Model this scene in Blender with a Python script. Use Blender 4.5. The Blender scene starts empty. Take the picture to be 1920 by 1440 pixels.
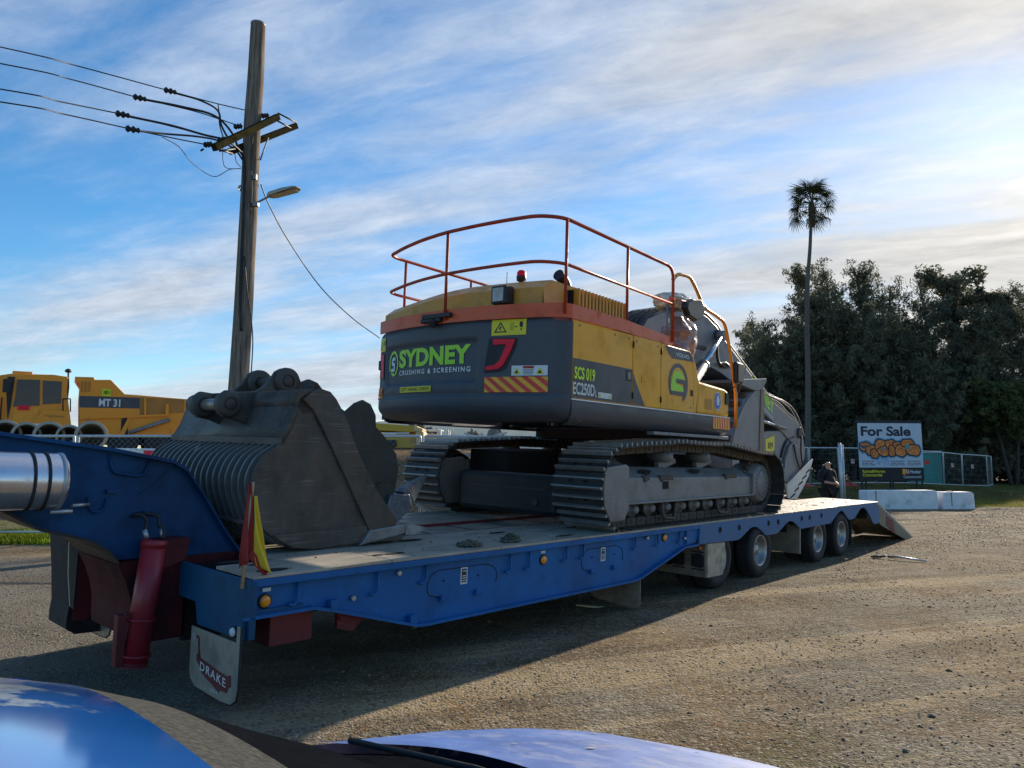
import bpy, bmesh, math, random
import numpy as np
from mathutils import Vector, Matrix, noise as mnoise
R = math.radians
scn = bpy.context.scene
col = scn.collection
random.seed(7); rng = np.random.default_rng(11)

# ------------------------------------------------------------------ camera
CAM_H = 1.6; FPX = 1390.0
cam_d = bpy.data.cameras.new('camera'); cam = bpy.data.objects.new('camera', cam_d); col.objects.link(cam)
cam.location = (0, 0, CAM_H); cam.rotation_euler = (R(90) + 0.106788, 0, 0)
cam_d.sensor_fit = 'HORIZONTAL'; cam_d.sensor_width = 36.0; cam_d.lens = 36.0 * FPX / 1920.0
cam_d.clip_start = 0.05; cam_d.clip_end = 6000
scn.camera = cam

# ------------------------------------------------------------------ light
SUN_AZ, SUN_EL = 36.6, 20.0
sd = bpy.data.lights.new('sun', 'SUN'); sd.energy = 4.7; sd.angle = R(0.6); sd.color = (1.0, 0.87, 0.70)
sun = bpy.data.objects.new('sun', sd); col.objects.link(sun)
SDIR = Vector((math.sin(R(SUN_AZ)) * math.cos(R(SUN_EL)), math.cos(R(SUN_AZ)) * math.cos(R(SUN_EL)), math.sin(R(SUN_EL))))
sun.rotation_euler = SDIR.to_track_quat('Z', 'Y').to_euler(); sun.location = (20, 25, 30)

w = bpy.data.worlds.new('World'); scn.world = w; w.use_nodes = True
nt = w.node_tree; nt.nodes.clear()
def N(t, nt_=None, **k):
    n = (nt_ or nt).nodes.new(t)
    for a, b in k.items(): setattr(n, a, b)
    return n
L = nt.links.new
out = N('ShaderNodeOutputWorld'); bg = N('ShaderNodeBackground'); bg.inputs['Strength'].default_value = 0.092
sky = N('ShaderNodeTexSky', sky_type='NISHITA', sun_disc=False, sun_elevation=R(SUN_EL), sun_rotation=R(SUN_AZ),
        altitude=10, air_density=1.0, dust_density=0.15, ozone_density=2.5)
tc = N('ShaderNodeTexCoord')
def VM(op, a=None, b=None, nt_=None):
    n = N('ShaderNodeVectorMath', nt_, operation=op)
    for i, x in enumerate((a, b)):
        if x is None: continue
        if isinstance(x, (tuple, list, Vector)): n.inputs[i].default_value = x
        else: (nt_ or nt).links.new(x, n.inputs[i])
    return n
def MA(op, a=None, b=None, c=None, nt_=None, clamp=False):
    n = N('ShaderNodeMath', nt_, operation=op, use_clamp=clamp)
    for i, x in enumerate((a, b, c)):
        if x is None: continue
        if isinstance(x, (int, float)): n.inputs[i].default_value = x
        else: (nt_ or nt).links.new(x, n.inputs[i])
    return n.outputs[0]
nrm = VM('NORMALIZE', tc.outputs['Generated'])
sep = N('ShaderNodeSeparateXYZ'); L(nrm.outputs[0], sep.inputs[0])
zc = MA('ADD', MA('MAXIMUM', sep.outputs[2], 0.0), 0.10)
px = MA('DIVIDE', sep.outputs[0], zc); py = MA('DIVIDE', sep.outputs[1], zc)
A_ = R(-68)
al = MA('ADD', MA('MULTIPLY', px, math.sin(A_)), MA('MULTIPLY', py, math.cos(A_)))
ac = MA('ADD', MA('MULTIPLY', px, math.cos(A_)), MA('MULTIPLY', py, -math.sin(A_)))
def cloud(sa, sc, off, scale, det, rough, dist):
    c = N('ShaderNodeCombineXYZ'); L(MA('MULTIPLY', al, sa), c.inputs[0]); L(MA('MULTIPLY', ac, sc), c.inputs[1]); c.inputs[2].default_value = off
    n = N('ShaderNodeTexNoise'); L(c.outputs[0], n.inputs['Vector'])
    n.inputs['Scale'].default_value = scale; n.inputs['Detail'].default_value = det; n.inputs['Roughness'].default_value = rough; n.inputs['Distortion'].default_value = dist
    return n.outputs[0]
c1 = cloud(0.34, 1.15, 3.1, 1.0, 7, 0.53, 0.15)
c2 = cloud(1.2, 2.6, 7.7, 2.2, 10, 0.66, 0.25)
c3 = cloud(0.5, 0.6, 1.2, 0.45, 3, 0.5, 0.1)
dens = MA('ADD', MA('ADD', MA('MULTIPLY', c1, 0.62), MA('MULTIPLY', c2, 0.16)), MA('MULTIPLY', c3, 0.36))
elev = MA('ARCSINE', sep.outputs[2])
sdot = VM('DOT_PRODUCT', nrm.outputs[0], tuple(SDIR)).outputs['Value']
# cover thickens smoothly towards the sun side and the horizon
cover = MA('ADD', MA('MULTIPLY', MA('MAXIMUM', sdot, 0.0), 0.17), MA('MULTIPLY', MA('SUBTRACT', 1.0, MA('MULTIPLY', elev, 3.2), clamp=True), 0.075))
mr = N('ShaderNodeMapRange'); mr.interpolation_type = 'SMOOTHSTEP'
L(MA('ADD', dens, cover), mr.inputs[0]); mr.inputs[1].default_value = 0.575; mr.inputs[2].default_value = 0.82
mr.inputs[3].default_value = 0.05; mr.inputs[4].default_value = 0.96
# brightness of the cloud: thin parts lit, thick streaks greyer, halo where the sun stands behind the veil
shade = N('ShaderNodeMapRange'); L(c2, shade.inputs[0]); shade.inputs[1].default_value = 0.3; shade.inputs[2].default_value = 0.7
shade.inputs[3].default_value = 0.70; shade.inputs[4].default_value = 1.12
glow = MA('POWER', MA('MAXIMUM', sdot, 0.0), 14.0)
glow2 = MA('POWER', MA('MAXIMUM', sdot, 0.0), 120.0)
cb = MA('MULTIPLY', shade.outputs[0], MA('ADD', MA('ADD', 4.5, MA('MULTIPLY', glow, 0.25)), MA('MULTIPLY', glow2, 1.3)))
ccol = N('ShaderNodeMix', data_type='RGBA'); L(glow, ccol.inputs['Factor'])
ccol.inputs['A'].default_value = (0.93, 1.02, 1.16, 1); ccol.inputs['B'].default_value = (1.08, 1.02, 0.92, 1)
cmul = VM('SCALE', ccol.outputs['Result']); L(cb, cmul.inputs['Scale'])
hs = N('ShaderNodeHueSaturation'); hs.inputs['Saturation'].default_value = 1.38; hs.inputs['Value'].default_value = 1.18
L(sky.outputs[0], hs.inputs['Color'])
mx = N('ShaderNodeMix', data_type='RGBA'); L(mr.outputs[0], mx.inputs['Factor']); L(hs.outputs[0], mx.inputs['A']); L(cmul.outputs[0], mx.inputs['B'])
L(mx.outputs['Result'], bg.inputs['Color']); L(bg.outputs[0], out.inputs['Surface'])

scn.view_settings.view_transform = 'Standard'; scn.view_settings.look = 'None'
scn.view_settings.exposure = 0.78; scn.view_settings.gamma = 1.0; scn.view_settings.use_curve_mapping = False
scn.render.engine = 'CYCLES'
scn.cycles.max_bounces = 6

# ------------------------------------------------------------------ frames (right-handed: u along, v across away from camera, w up)
def frame(o, yaw, roll=0.0):
    y = R(yaw); u = Vector((math.sin(y), math.cos(y), 0)); v0 = Vector((-math.cos(y), math.sin(y), 0)); z = Vector((0, 0, 1))
    v = v0 * math.cos(roll) + z * math.sin(roll); ww = z * math.cos(roll) - v0 * math.sin(roll)
    m = Matrix.Identity(4)
    for i in range(3): m[i][0] = u[i]; m[i][1] = v[i]; m[i][2] = ww[i]; m[i][3] = o[i]
    return m
TM = frame((3.4569, 10.6013, 0.0), 42.4, 0.04)      # trailer
KM = frame((1.5457, 8.4871, 0.8551), 42.0, 0.04)    # tracks
UM = frame((1.3412, 10.6493, 0.9191), 38.6, 0.04)   # upper body
TH = 0.106788
def at(px_, py_, Y):
    x = (px_ - 960) / FPX; y = -(py_ - 720) / FPX
    d = Vector((x, math.cos(TH) - math.sin(TH) * y, math.sin(TH) + math.cos(TH) * y))
    return Vector((0, 0, CAM_H)) + d * (Y / d.y)
def onp(m, px_, py_, y=0.0):
    # where the line of sight meets the local y = const plane of frame m
    mi = m.inverted(); o = mi @ Vector((0, 0, CAM_H)); d = (mi.to_3x3() @ (at(px_, py_, 10.0) - Vector((0, 0, CAM_H))))
    p = o + d * ((y - o.y) / d.y); return (p.x, p.z)
def smooth01(x): x = min(1, max(0, x)); return x * x * (3 - 2 * x)
def gz(x, y):
    a = 0.36 * smooth01((y - 29) / 9) * (1 - smooth01((x - 21) / 11)) * smooth01((x - 2) / 8)
    b = 1.9 * smooth01((y - 19.5) / 4.5) * (1 - smooth01((x + 1) / 7)) + 0.12 * smooth01((y - 13) / 3) * (1 - smooth01((x + 1) / 7))
    c = 1.6 * smooth01((y - 60) / 60) * smooth01((x - 30) / 30)
    return a + b + c

# ------------------------------------------------------------------ materials
MATS = {}
def mat(name, c, rough=0.5, metal=0.0, var=0.12, scale=3.0, bump=0.0, bscale=40.0, dirt=None, damt=0.0, dscale=2.5, coat=0.0, spec=0.5, stretch=None, transm=0.0, emit=None, c2=None, scratch=None, chips=None, ior=None):
    if name in MATS: return MATS[name]
    m = bpy.data.materials.new(name); m.use_nodes = True; t = m.node_tree; bs = t.nodes['Principled BSDF']
    LL = t.links.new
    tcn = N('ShaderNodeTexCoord', t); vec = tcn.outputs['Object']
    if stretch:
        mp = N('ShaderNodeMapping', t); mp.inputs['Scale'].default_value = stretch; LL(vec, mp.inputs[0]); vec = mp.outputs[0]
    n1 = N('ShaderNodeTexNoise', t); LL(vec, n1.inputs['Vector']); n1.inputs['Scale'].default_value = scale; n1.inputs['Detail'].default_value = 8; n1.inputs['Roughness'].default_value = 0.62
    mrn = N('ShaderNodeMapRange', t); LL(n1.outputs[0], mrn.inputs[0]); mrn.inputs[1].default_value = 0.3; mrn.inputs[2].default_value = 0.7
    mixn = N('ShaderNodeMix', t, data_type='RGBA'); LL(mrn.outputs[0], mixn.inputs['Factor'])
    lo = tuple(max(0, x * (1 - var)) for x in c) + (1,); hi = tuple(min(1, x * (1 + var)) for x in (c2 or c)) + (1,)
    mixn.inputs['A'].default_value = lo; mixn.inputs['B'].default_value = hi
    cur = mixn.outputs['Result']
    rn = N('ShaderNodeMapRange', t); LL(n1.outputs[0], rn.inputs[0]); rn.inputs[1].default_value = 0.3; rn.inputs[2].default_value = 0.7
    rn.inputs[3].default_value = max(0.03, rough - 0.08); rn.inputs[4].default_value = min(1, rough + 0.10)
    rcur = rn.outputs[0]
    if dirt is not None:
        n2 = N('ShaderNodeTexNoise', t); LL(vec, n2.inputs['Vector']); n2.inputs['Scale'].default_value = dscale; n2.inputs['Detail'].default_value = 10; n2.inputs['Roughness'].default_value = 0.7
        m2 = N('ShaderNodeMapRange', t); LL(n2.outputs[0], m2.inputs[0]); m2.inputs[1].default_value = 0.62 - 0.35 * damt; m2.inputs[2].default_value = 0.80 - 0.25 * damt; m2.inputs[4].default_value = min(1.0, 0.35 + damt)
        mm = N('ShaderNodeMix', t, data_type='RGBA'); LL(m2.outputs[0], mm.inputs['Factor']); LL(cur, mm.inputs['A']); mm.inputs['B'].default_value = tuple(dirt) + (1,)
        cur = mm.outputs['Result']
        m3 = N('ShaderNodeMix', t, data_type='FLOAT'); LL(m2.outputs[0], m3.inputs['Factor']); LL(rcur, m3.inputs['A']); m3.inputs['B'].default_value = 0.85
        rcur = m3.outputs['Result']
    if scratch:
        for ang, off in ((35, 0), (-50, 5), (80, 9)):
            mp2 = N('ShaderNodeMapping', t); mp2.inputs['Rotation'].default_value = (0, R(ang), 0); mp2.inputs['Location'].default_value = (off, off, off); mp2.inputs['Scale'].default_value = (1.2, 8, 34); LL(tcn.outputs['Object'], mp2.inputs[0])
            n5 = N('ShaderNodeTexNoise', t); LL(mp2.outputs[0], n5.inputs['Vector']); n5.inputs['Scale'].default_value = 2.2; n5.inputs['Detail'].default_value = 5
            m5 = N('ShaderNodeMapRange', t); LL(n5.outputs[0], m5.inputs[0]); m5.inputs[1].default_value = .64; m5.inputs[2].default_value = .74; m5.inputs[4].default_value = scratch[1]
            x5 = N('ShaderNodeMix', t, data_type='RGBA'); LL(m5.outputs[0], x5.inputs['Factor']); LL(cur, x5.inputs['A']); x5.inputs['B'].default_value = tuple(scratch[0]) + (1,); cur = x5.outputs['Result']
    if chips:
        n6 = N('ShaderNodeTexNoise', t); LL(tcn.outputs['Object'], n6.inputs['Vector']); n6.inputs['Scale'].default_value = chips[1]; n6.inputs['Detail'].default_value = 12; n6.inputs['Roughness'].default_value = .75
        m6 = N('ShaderNodeMapRange', t); LL(n6.outputs[0], m6.inputs[0]); m6.inputs[1].default_value = chips[2]; m6.inputs[2].default_value = chips[2] + .03
        x6 = N('ShaderNodeMix', t, data_type='RGBA'); LL(m6.outputs[0], x6.inputs['Factor']); LL(cur, x6.inputs['A']); x6.inputs['B'].default_value = tuple(chips[0]) + (1,); cur = x6.outputs['Result']
    LL(cur, bs.inputs['Base Color']); LL(rcur, bs.inputs['Roughness'])
    bs.inputs['Metallic'].default_value = metal; bs.inputs['Coat Weight'].default_value = coat; bs.inputs['Coat Roughness'].default_value = 0.12
    bs.inputs['Specular IOR Level'].default_value = spec; bs.inputs['Transmission Weight'].default_value = transm
    if ior: bs.inputs['IOR'].default_value = ior
    if emit: bs.inputs['Emission Color'].default_value = tuple(emit) + (1,); bs.inputs['Emission Strength'].default_value = 1.0
    if bump:
        n4 = N('ShaderNodeTexNoise', t); LL(vec, n4.inputs['Vector']); n4.inputs['Scale'].default_value = bscale; n4.inputs['Detail'].default_value = 6
        bp = N('ShaderNodeBump', t); LL(n4.outputs[0], bp.inputs['Height']); bp.inputs['Strength'].default_value = bump; bp.inputs['Distance'].default_value = 0.01
        LL(bp.outputs[0], bs.inputs['Normal'])
    MATS[name] = m
    return m
DUST = (0.30, 0.24, 0.17)
M = dict(
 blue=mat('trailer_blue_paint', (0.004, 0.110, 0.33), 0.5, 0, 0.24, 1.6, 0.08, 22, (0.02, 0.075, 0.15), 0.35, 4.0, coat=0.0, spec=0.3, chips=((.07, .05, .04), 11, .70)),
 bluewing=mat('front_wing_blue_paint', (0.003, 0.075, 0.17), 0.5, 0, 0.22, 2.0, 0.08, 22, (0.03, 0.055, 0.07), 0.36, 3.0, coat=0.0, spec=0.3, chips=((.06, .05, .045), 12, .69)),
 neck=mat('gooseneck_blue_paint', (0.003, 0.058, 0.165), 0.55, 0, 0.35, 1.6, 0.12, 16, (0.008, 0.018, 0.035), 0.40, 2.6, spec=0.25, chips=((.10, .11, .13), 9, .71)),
 bluesuit=mat('rear_frame_blue_paint', (0.030, 0.120, 0.28), 0.55, 0, 0.14, 3.0, 0.05, 25, (0.10, 0.13, 0.20), 0.3, 4.0),
 red=mat('oxide_red_paint', (0.15, 0.014, 0.018), 0.55, 0, 0.2, 4.0, 0.1, 30, (0.05, 0.03, 0.03), 0.35, 3.0),
 rail=mat('rail_red_orange_paint', (0.44, 0.050, 0.018), 0.45, 0, 0.18, 5.0, 0.03, 30, (0.12, 0.03, 0.02), 0.4, 5.0, spec=.3),
 reddark=mat('mottled_dark_red', (0.085, 0.010, 0.013), 0.65, 0, 0.35, 4.0, 0.15, 30, (0.015, 0.011, 0.011), 0.45, 3.0, spec=.25),  # darker red with near-black mottling, for drop frame and leg housing
 redcyl=mat('hydraulic_leg_red_paint', (0.30, 0.018, 0.030), 0.42, 0, 0.15, 4.0, 0.06, 30, (0.12, 0.05, 0.05), 0.3, 3.0),
 deck=mat('weathered_deck_plate', (0.36, 0.325, 0.26), 0.46, 0.0, 0.28, 5.0, 0.40, 50, (0.11, 0.095, 0.075), 0.38, 2.6, stretch=(0.5, 1.4, 1), spec=0.6),
 black=mat('black_rubber', (0.018, 0.018, 0.02), 0.75, 0, 0.3, 6.0, 0.2, 60, (0.07, 0.06, 0.05), 0.25),
 blackpaint=mat('black_steel', (0.02, 0.021, 0.024), 0.5, 0.2, 0.3, 6.0, 0.1, 60, (0.06, 0.055, 0.05), 0.25),
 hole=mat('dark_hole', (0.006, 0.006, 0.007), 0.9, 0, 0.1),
 rim=mat('polished_alloy_rim', (0.38, 0.375, 0.365), 0.45, 0.75, 0.3, 8.0, 0.04, 40, DUST, 0.35, 6),
 steel=mat('galvanised_steel', (0.42, 0.44, 0.46), 0.42, 0.75, 0.15, 10, 0.03, 60),
 fencesteel=mat('fence_galvanised_tube', (0.50, 0.55, 0.57), 0.45, 0.45, 0.12, 10),
 tank=mat('brushed_alloy_tank', (0.66, 0.66, 0.70), 0.24, 0.85, 0.06, 2.0, 0.02, 60, DUST, 0.10, 3),
 stainless=mat('stainless_mudflap', (0.46, 0.45, 0.40), 0.38, 0.55, 0.18, 5.0, 0.05, 40, (0.22, 0.20, 0.15), 0.5, 5.0),
 mudboard=mat('dusty_mudguard_board', (0.23, 0.19, 0.14), 0.75, 0.0, 0.25, 6.0, 0.15, 40, (0.10, 0.08, 0.06), 0.35, 5.0),
 amber=mat('amber_lens', (0.85, 0.30, 0.015), 0.25, 0, 0.08, 20, coat=0.6),
 redlens=mat('red_lens', (0.80, 0.008, 0.035), 0.4, 0, 0.06, 20, coat=0.0, spec=.25),
 white=mat('white_paint', (0.74, 0.75, 0.75), 0.5, 0, 0.08, 6),
 yellow=mat('excavator_amber_paint', (0.82, 0.37, 0.008), 0.42, 0, 0.07, 2.0, 0.03, 20, (0.50, 0.28, 0.06), 0.38, 3.0, coat=0.0, spec=.35, chips=((.20, .13, .06), 14, .72)),
 hood=mat('hood_amber_paint', (0.56, 0.26, 0.018), 0.42, 0, 0.12, 3.0, 0.03, 30, (0.26, 0.15, 0.06), 0.35, 4.0),
 grey=mat('excavator_charcoal_paint', (0.060, 0.068, 0.084), 0.45, 0, 0.14, 2.0, 0.04, 24, (0.115, 0.11, 0.10), 0.34, 3.0, coat=0.0, spec=.35, chips=((.16, .15, .14), 16, .71)),
 orange=mat('handrail_orange_paint', (0.66, 0.095, 0.020), 0.42, 0, 0.12, 5.0, 0.03, 30, (0.24, 0.06, 0.04), 0.3, 5.0),
 amberrail=mat('grab_rail_amber_paint', (0.66, 0.25, 0.02), 0.38, 0, 0.12, 5.0),
 boom=mat('boom_grey_paint', (0.18, 0.185, 0.20), 0.45, 0.05, 0.18, 2.5, 0.06, 24, (0.20, 0.17, 0.14), 0.3, 3.5, spec=.35, chips=((.30, .29, .28), 13, .72)),
 track=mat('worn_track_steel', (0.040, 0.038, 0.036), 0.6, 0.35, 0.3, 9.0, 0.15, 50, (0.075, 0.06, 0.045), 0.4, 5.0),
 grouser=mat('worn_grouser_edge', (0.26, 0.255, 0.245), 0.42, 0.5, 0.22, 9.0, 0.1, 50, (0.13, 0.11, 0.09), 0.3, 5.0),
 trackmud=mat('muddy_track_steel', (0.085, 0.072, 0.062), 0.7, 0.2, 0.3, 9.0, 0.3, 50, (0.12, 0.07, 0.045), 0.4, 5.0),
 frame=mat('track_frame_grey', (0.20, 0.205, 0.21), 0.48, 0.2, 0.22, 3.0, 0.12, 30, (0.20, 0.15, 0.11), 0.38, 4.0, scratch=((.35, .34, .32), .35)),
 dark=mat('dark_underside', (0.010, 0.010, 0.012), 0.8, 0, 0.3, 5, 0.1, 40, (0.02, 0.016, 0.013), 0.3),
 rod=mat('chrome_rod', (0.55, 0.60, 0.68), 0.22, 1.0, 0.04),
 bucket=mat('worn_bucket_steel', (0.070, 0.063, 0.057), 0.46, 0.1, 0.50, 4.5, 0.5, 20, (0.135, 0.075, 0.042), 0.42, 2.4, spec=.35, stretch=(1, 1, 0.6), scratch=((.30, .27, .24), .40), chips=((.24, .12, .06), 10, .68)),
 bucket2=mat('old_bucket_steel', (0.078, 0.072, 0.062), 0.6, 0.2, 0.3, 3.5, 0.25, 25, (0.10, 0.08, 0.055), 0.4, 3.0, scratch=((.20, .19, .16), .4)),
 rib=mat('rib_bar_steel', (0.20, 0.19, 0.18), 0.48, 0.3, 0.2, 6, 0.1, 50, (0.12, 0.10, 0.08), 0.3),
 tooth=mat('bare_tooth_steel', (0.24, 0.235, 0.235), 0.45, 0.6, 0.25, 12, 0.25, 60, (0.12, 0.09, 0.07), 0.3, 8),
 flagred=mat('faded_red_cloth', (0.30, 0.030, 0.028), 0.9, 0, 0.2, 8, 0.15, 80),
 flagyel=mat('yellow_cloth', (0.72, 0.52, 0.035), 0.9, 0, 0.1, 8, 0.15, 80),
 wood=mat('bare_wood', (0.42, 0.31, 0.17), 0.8, 0, 0.25, 10, 0.2, 60, stretch=(3, 3, 0.3)),
 glass=mat('dark_tinted_glass', (0.012, 0.014, 0.018), 0.06, 0, 0.1, coat=0.8),
 mirror=mat('mirror_glass', (0.11, 0.065, 0.03), 0.35, 0.0, 0.25, 6),  # brown reflection put into the base colour, no metallic finish
 green=mat('lettering_green', (0.34, 0.70, 0.02), 0.45, 0, 0.05),
 lime=mat('fluoro_lime', (0.62, 0.85, 0.01), 0.45, 0, 0.05),
 stickyel=mat('sticker_yellow', (0.70, 0.60, 0.015), 0.45, 0, 0.06),
 stickwhite=mat('sticker_white', (0.62, 0.68, 0.70), 0.5, 0, 0.06),
 stickred=mat('sticker_red', (0.60, 0.03, 0.02), 0.4, 0, 0.1),
 stickor=mat('sticker_orange', (0.80, 0.38, 0.015), 0.4, 0, 0.1),
 ink=mat('black_ink', (0.012, 0.012, 0.016), 0.6, 0, 0.1),
 inkred=mat('oxide_ink', (0.16, 0.03, 0.035), 0.6, 0, 0.25),
 bluesign=mat('sign_blue', (0.02, 0.09, 0.55), 0.45, 0, 0.05),
 bag=mat('plastic_bag', (0.30, 0.19, 0.18), 0.30, 0, 0.25, 9, 0.5, 20, (0.62, 0.55, 0.50), 0.25, 9, coat=0.3),
)

# ------------------------------------------------------------------ mesh builder
class MB:
    def __init__(s): s.v = []; s.f = []; s.mi = []; s.sm = []; s.k = 0; s.sflag = False
    def add(s, vs, fs):
        b = len(s.v); s.v.extend([tuple(p) for p in vs])
        for f in fs: s.f.append(tuple(i + b for i in f)); s.mi.append(s.k); s.sm.append(s.sflag)
        return s
    def box(s, x0, x1, y0, y1, z0, z1, m=None):
        vs = [Vector((x, y, z)) for x in (x0, x1) for y in (y0, y1) for z in (z0, z1)]
        if m is not None: vs = [m @ p for p in vs]
        return s.add(vs, [(0, 1, 3, 2), (4, 6, 7, 5), (0, 4, 5, 1), (2, 3, 7, 6), (0, 2, 6, 4), (1, 5, 7, 3)])
    def cbox(s, c, sx, sy, sz, rot=None):
        m = Matrix.Translation(c)
        if rot is not None: m = m @ rot
        return s.box(-sx / 2, sx / 2, -sy / 2, sy / 2, -sz / 2, sz / 2, m)
    def prism(s, poly, a0, a1, axis='y'):
        n = len(poly)
        def P(p, a):
            if axis == 'y': return (p[0], a, p[1])
            if axis == 'x': return (a, p[0], p[1])
            return (p[0], p[1], a)
        vs = [P(p, a0) for p in poly] + [P(p, a1) for p in poly]
        fs = [tuple(range(n)), tuple(reversed(range(n, 2 * n)))] + [(i, i + n, (i + 1) % n + n, (i + 1) % n) for i in range(n)]
        return s.add(vs, fs)
    def tube(s, pts, r, n=8, cap=True, smooth=True):
        pts = [Vector(p) for p in pts]; m = len(pts)
        rs = r if isinstance(r, (list, tuple)) else [r] * m
        T = []
        for i in range(m):
            a = pts[max(0, i - 1)]; b = pts[min(m - 1, i + 1)]; T.append((b - a).normalized())
        ref = Vector((0, 0, 1)) if abs(T[0].z) < 0.9 else Vector((1, 0, 0))
        nn = (ref - T[0] * ref.dot(T[0])).normalized(); vs = []
        for i in range(m):
            nn = (nn - T[i] * nn.dot(T[i])).normalized(); bb = T[i].cross(nn)
            for k in range(n):
                a = 2 * math.pi * k / n; vs.append(pts[i] + (nn * math.cos(a) + bb * math.sin(a)) * rs[i])
        fs = [(i * n + k, i * n + (k + 1) % n, (i + 1) * n + (k + 1) % n, (i + 1) * n + k) for i in range(m - 1) for k in range(n)]
        o = s.sflag; s.sflag = smooth; s.add(vs, fs)
        s.sflag = False
        if cap:
            b = len(s.v) - m * n
            s.f.append(tuple(b + k for k in reversed(range(n)))); s.mi.append(s.k); s.sm.append(False)
            s.f.append(tuple(b + (m - 1) * n + k for k in range(n))); s.mi.append(s.k); s.sm.append(False)
        s.sflag = o
        return s
    def cyl(s, p0, p1, r, n=16, r1=None): return s.tube([p0, p1], [r, r if r1 is None else r1], n)
    def lathe(s, prof, c, ax, n=24, smooth=True, mats=None):
        # prof: list of (distance along axis, radius)
        ax = Vector(ax).normalized(); ref = Vector((0, 0, 1)) if abs(ax.z) < 0.9 else Vector((1, 0, 0))
        a = (ref - ax * ref.dot(ax)).normalized(); b = ax.cross(a); c = Vector(c); vs = []
        for d, r in prof:
            for k in range(n):
                t = 2 * math.pi * k / n; vs.append(c + ax * d + (a * math.cos(t) + b * math.sin(t)) * r)
        o = s.sflag; s.sflag = smooth
        fs = [(i * n + k, i * n + (k + 1) % n, (i + 1) * n + (k + 1) % n, (i + 1) * n + k) for i in range(len(prof) - 1) for k in range(n)]
        s.add(vs, fs); s.sflag = o
        return s
    def grid(s, fn, nu, nv, smooth=True):
        vs = [fn(i / nu, j / nv) for i in range(nu + 1) for j in range(nv + 1)]
        o = s.sflag; s.sflag = smooth
        s.add(vs, [(i * (nv + 1) + j, (i + 1) * (nv + 1) + j, (i + 1) * (nv + 1) + j + 1, i * (nv + 1) + j + 1) for i in range(nu) for j in range(nv)])
        s.sflag = o
        return s
    def xf(s, m): s.v = [tuple(m @ Vector(p)) for p in s.v]; return s
    def mesh(s, name, mats):
        me = bpy.data.meshes.new(name); me.from_pydata(s.v, [], s.f)
        for m in (mats if isinstance(mats, (list, tuple)) else [mats]): me.materials.append(m)
        me.polygons.foreach_set('material_index', s.mi); me.polygons.foreach_set('use_smooth', s.sm); me.update()
        return me
    def build(s, name, mats, parent=None, bevel=0.0, fix=False, label=None, kind=None):
        me = s.mesh(name, mats)
        if fix:
            bm = bmesh.new(); bm.from_mesh(me); bmesh.ops.recalc_face_normals(bm, faces=bm.faces); bm.to_mesh(me); bm.free()
        o = bpy.data.objects.new(name, me); col.objects.link(o)
        if parent: o.parent = parent
        if bevel:
            b = o.modifiers.new('bevel', 'BEVEL'); b.width = bevel; b.segments = 2; b.limit_method = 'ANGLE'; b.angle_limit = R(40); b.harden_normals = False
        if label: o['label'] = label
        if kind: o['kind'] = kind
        return o
def tag(o, label=None, cat=None, group=None, kind=None):
    if label: o['label'] = label
    if cat: o['category'] = cat
    if group: o['group'] = group
    if kind: o['kind'] = kind
    return o
def thing(name, label, cat, m=None, group=None):
    o = bpy.data.objects.new(name, None); col.objects.link(o); o.empty_display_size = 0.3
    if m is not None: o.matrix_world = m
    return tag(o, label, cat, group)
def inst(src, parent, m=None):
    c = src.copy(); col.objects.link(c); c.parent = parent
    if m is not None: c.matrix_local = m
    return c
def copy_tree(root, m=None):
    r = root.copy(); col.objects.link(r)
    if m is not None: r.matrix_world = m
    for ch in list(root.children):
        c = ch.copy(); col.objects.link(c); c.parent = r
        for g in ch.children: d = g.copy(); col.objects.link(d); d.parent = c
    return r
def smooth_path(pts, n=6):
    # Catmull-Rom
    P = [Vector(p) for p in pts]; P = [2 * P[0] - P[1]] + P + [2 * P[-1] - P[-2]]; o = []
    for i in range(1, len(P) - 2):
        for k in range(n):
            t = k / n; a, b, c, d = P[i - 1], P[i], P[i + 1], P[i + 2]
            o.append(0.5 * ((2 * b) + (c - a) * t + (2 * a - 5 * b + 4 * c - d) * t * t + (3 * b - a - 3 * c + d) * t ** 3))
    o.append(P[-2]); return o
def rounded(pts, r, n=5, closed=False):
    # corner rounding of a polyline in any dimension
    P = [Vector(p) for p in pts]; m = len(P); o = []
    for i in range(m):
        if not closed and i in (0, m - 1): o.append(P[i]); continue
        a, b, c = P[i - 1], P[i], P[(i + 1) % m]
        d1 = (a - b); d2 = (c - b); rr = min(r, d1.length * 0.45, d2.length * 0.45)
        p = b + d1.normalized() * rr; q = b + d2.normalized() * rr
        for k in range(n + 1):
            t = k / n; o.append(p * (1 - t) ** 2 + b * 2 * t * (1 - t) + q * t * t)
    return o

_tc = {}
def text2d(s, bold=0.0, shear=0.0, space=1.0):
    key = (s, bold, shear, space)
    if key in _tc: return _tc[key]
    cu = bpy.data.curves.new('t', 'FONT'); cu.body = s; cu.size = 1.0; cu.offset = bold; cu.shear = shear; cu.space_character = space; cu.resolution_u = 4
    ob = bpy.data.objects.new('t', cu); col.objects.link(ob)
    dg = bpy.context.evaluated_depsgraph_get(); me = bpy.data.meshes.new_from_object(ob.evaluated_get(dg))
    vs = [(v.co.x, v.co.y) for v in me.vertices]; fs = [tuple(p.vertices) for p in me.polygons]
    bpy.data.objects.remove(ob); bpy.data.curves.remove(cu); bpy.data.meshes.remove(me)
    if vs:
        x0 = min(v[0] for v in vs); x1 = max(v[0] for v in vs); y0 = min(v[1] for v in vs); y1 = max(v[1] for v in vs)
        vs = [((v[0] - x0) / (x1 - x0), (v[1] - y0) / (y1 - y0)) for v in vs]
    _tc[key] = (vs, fs); return _tc[key]
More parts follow.
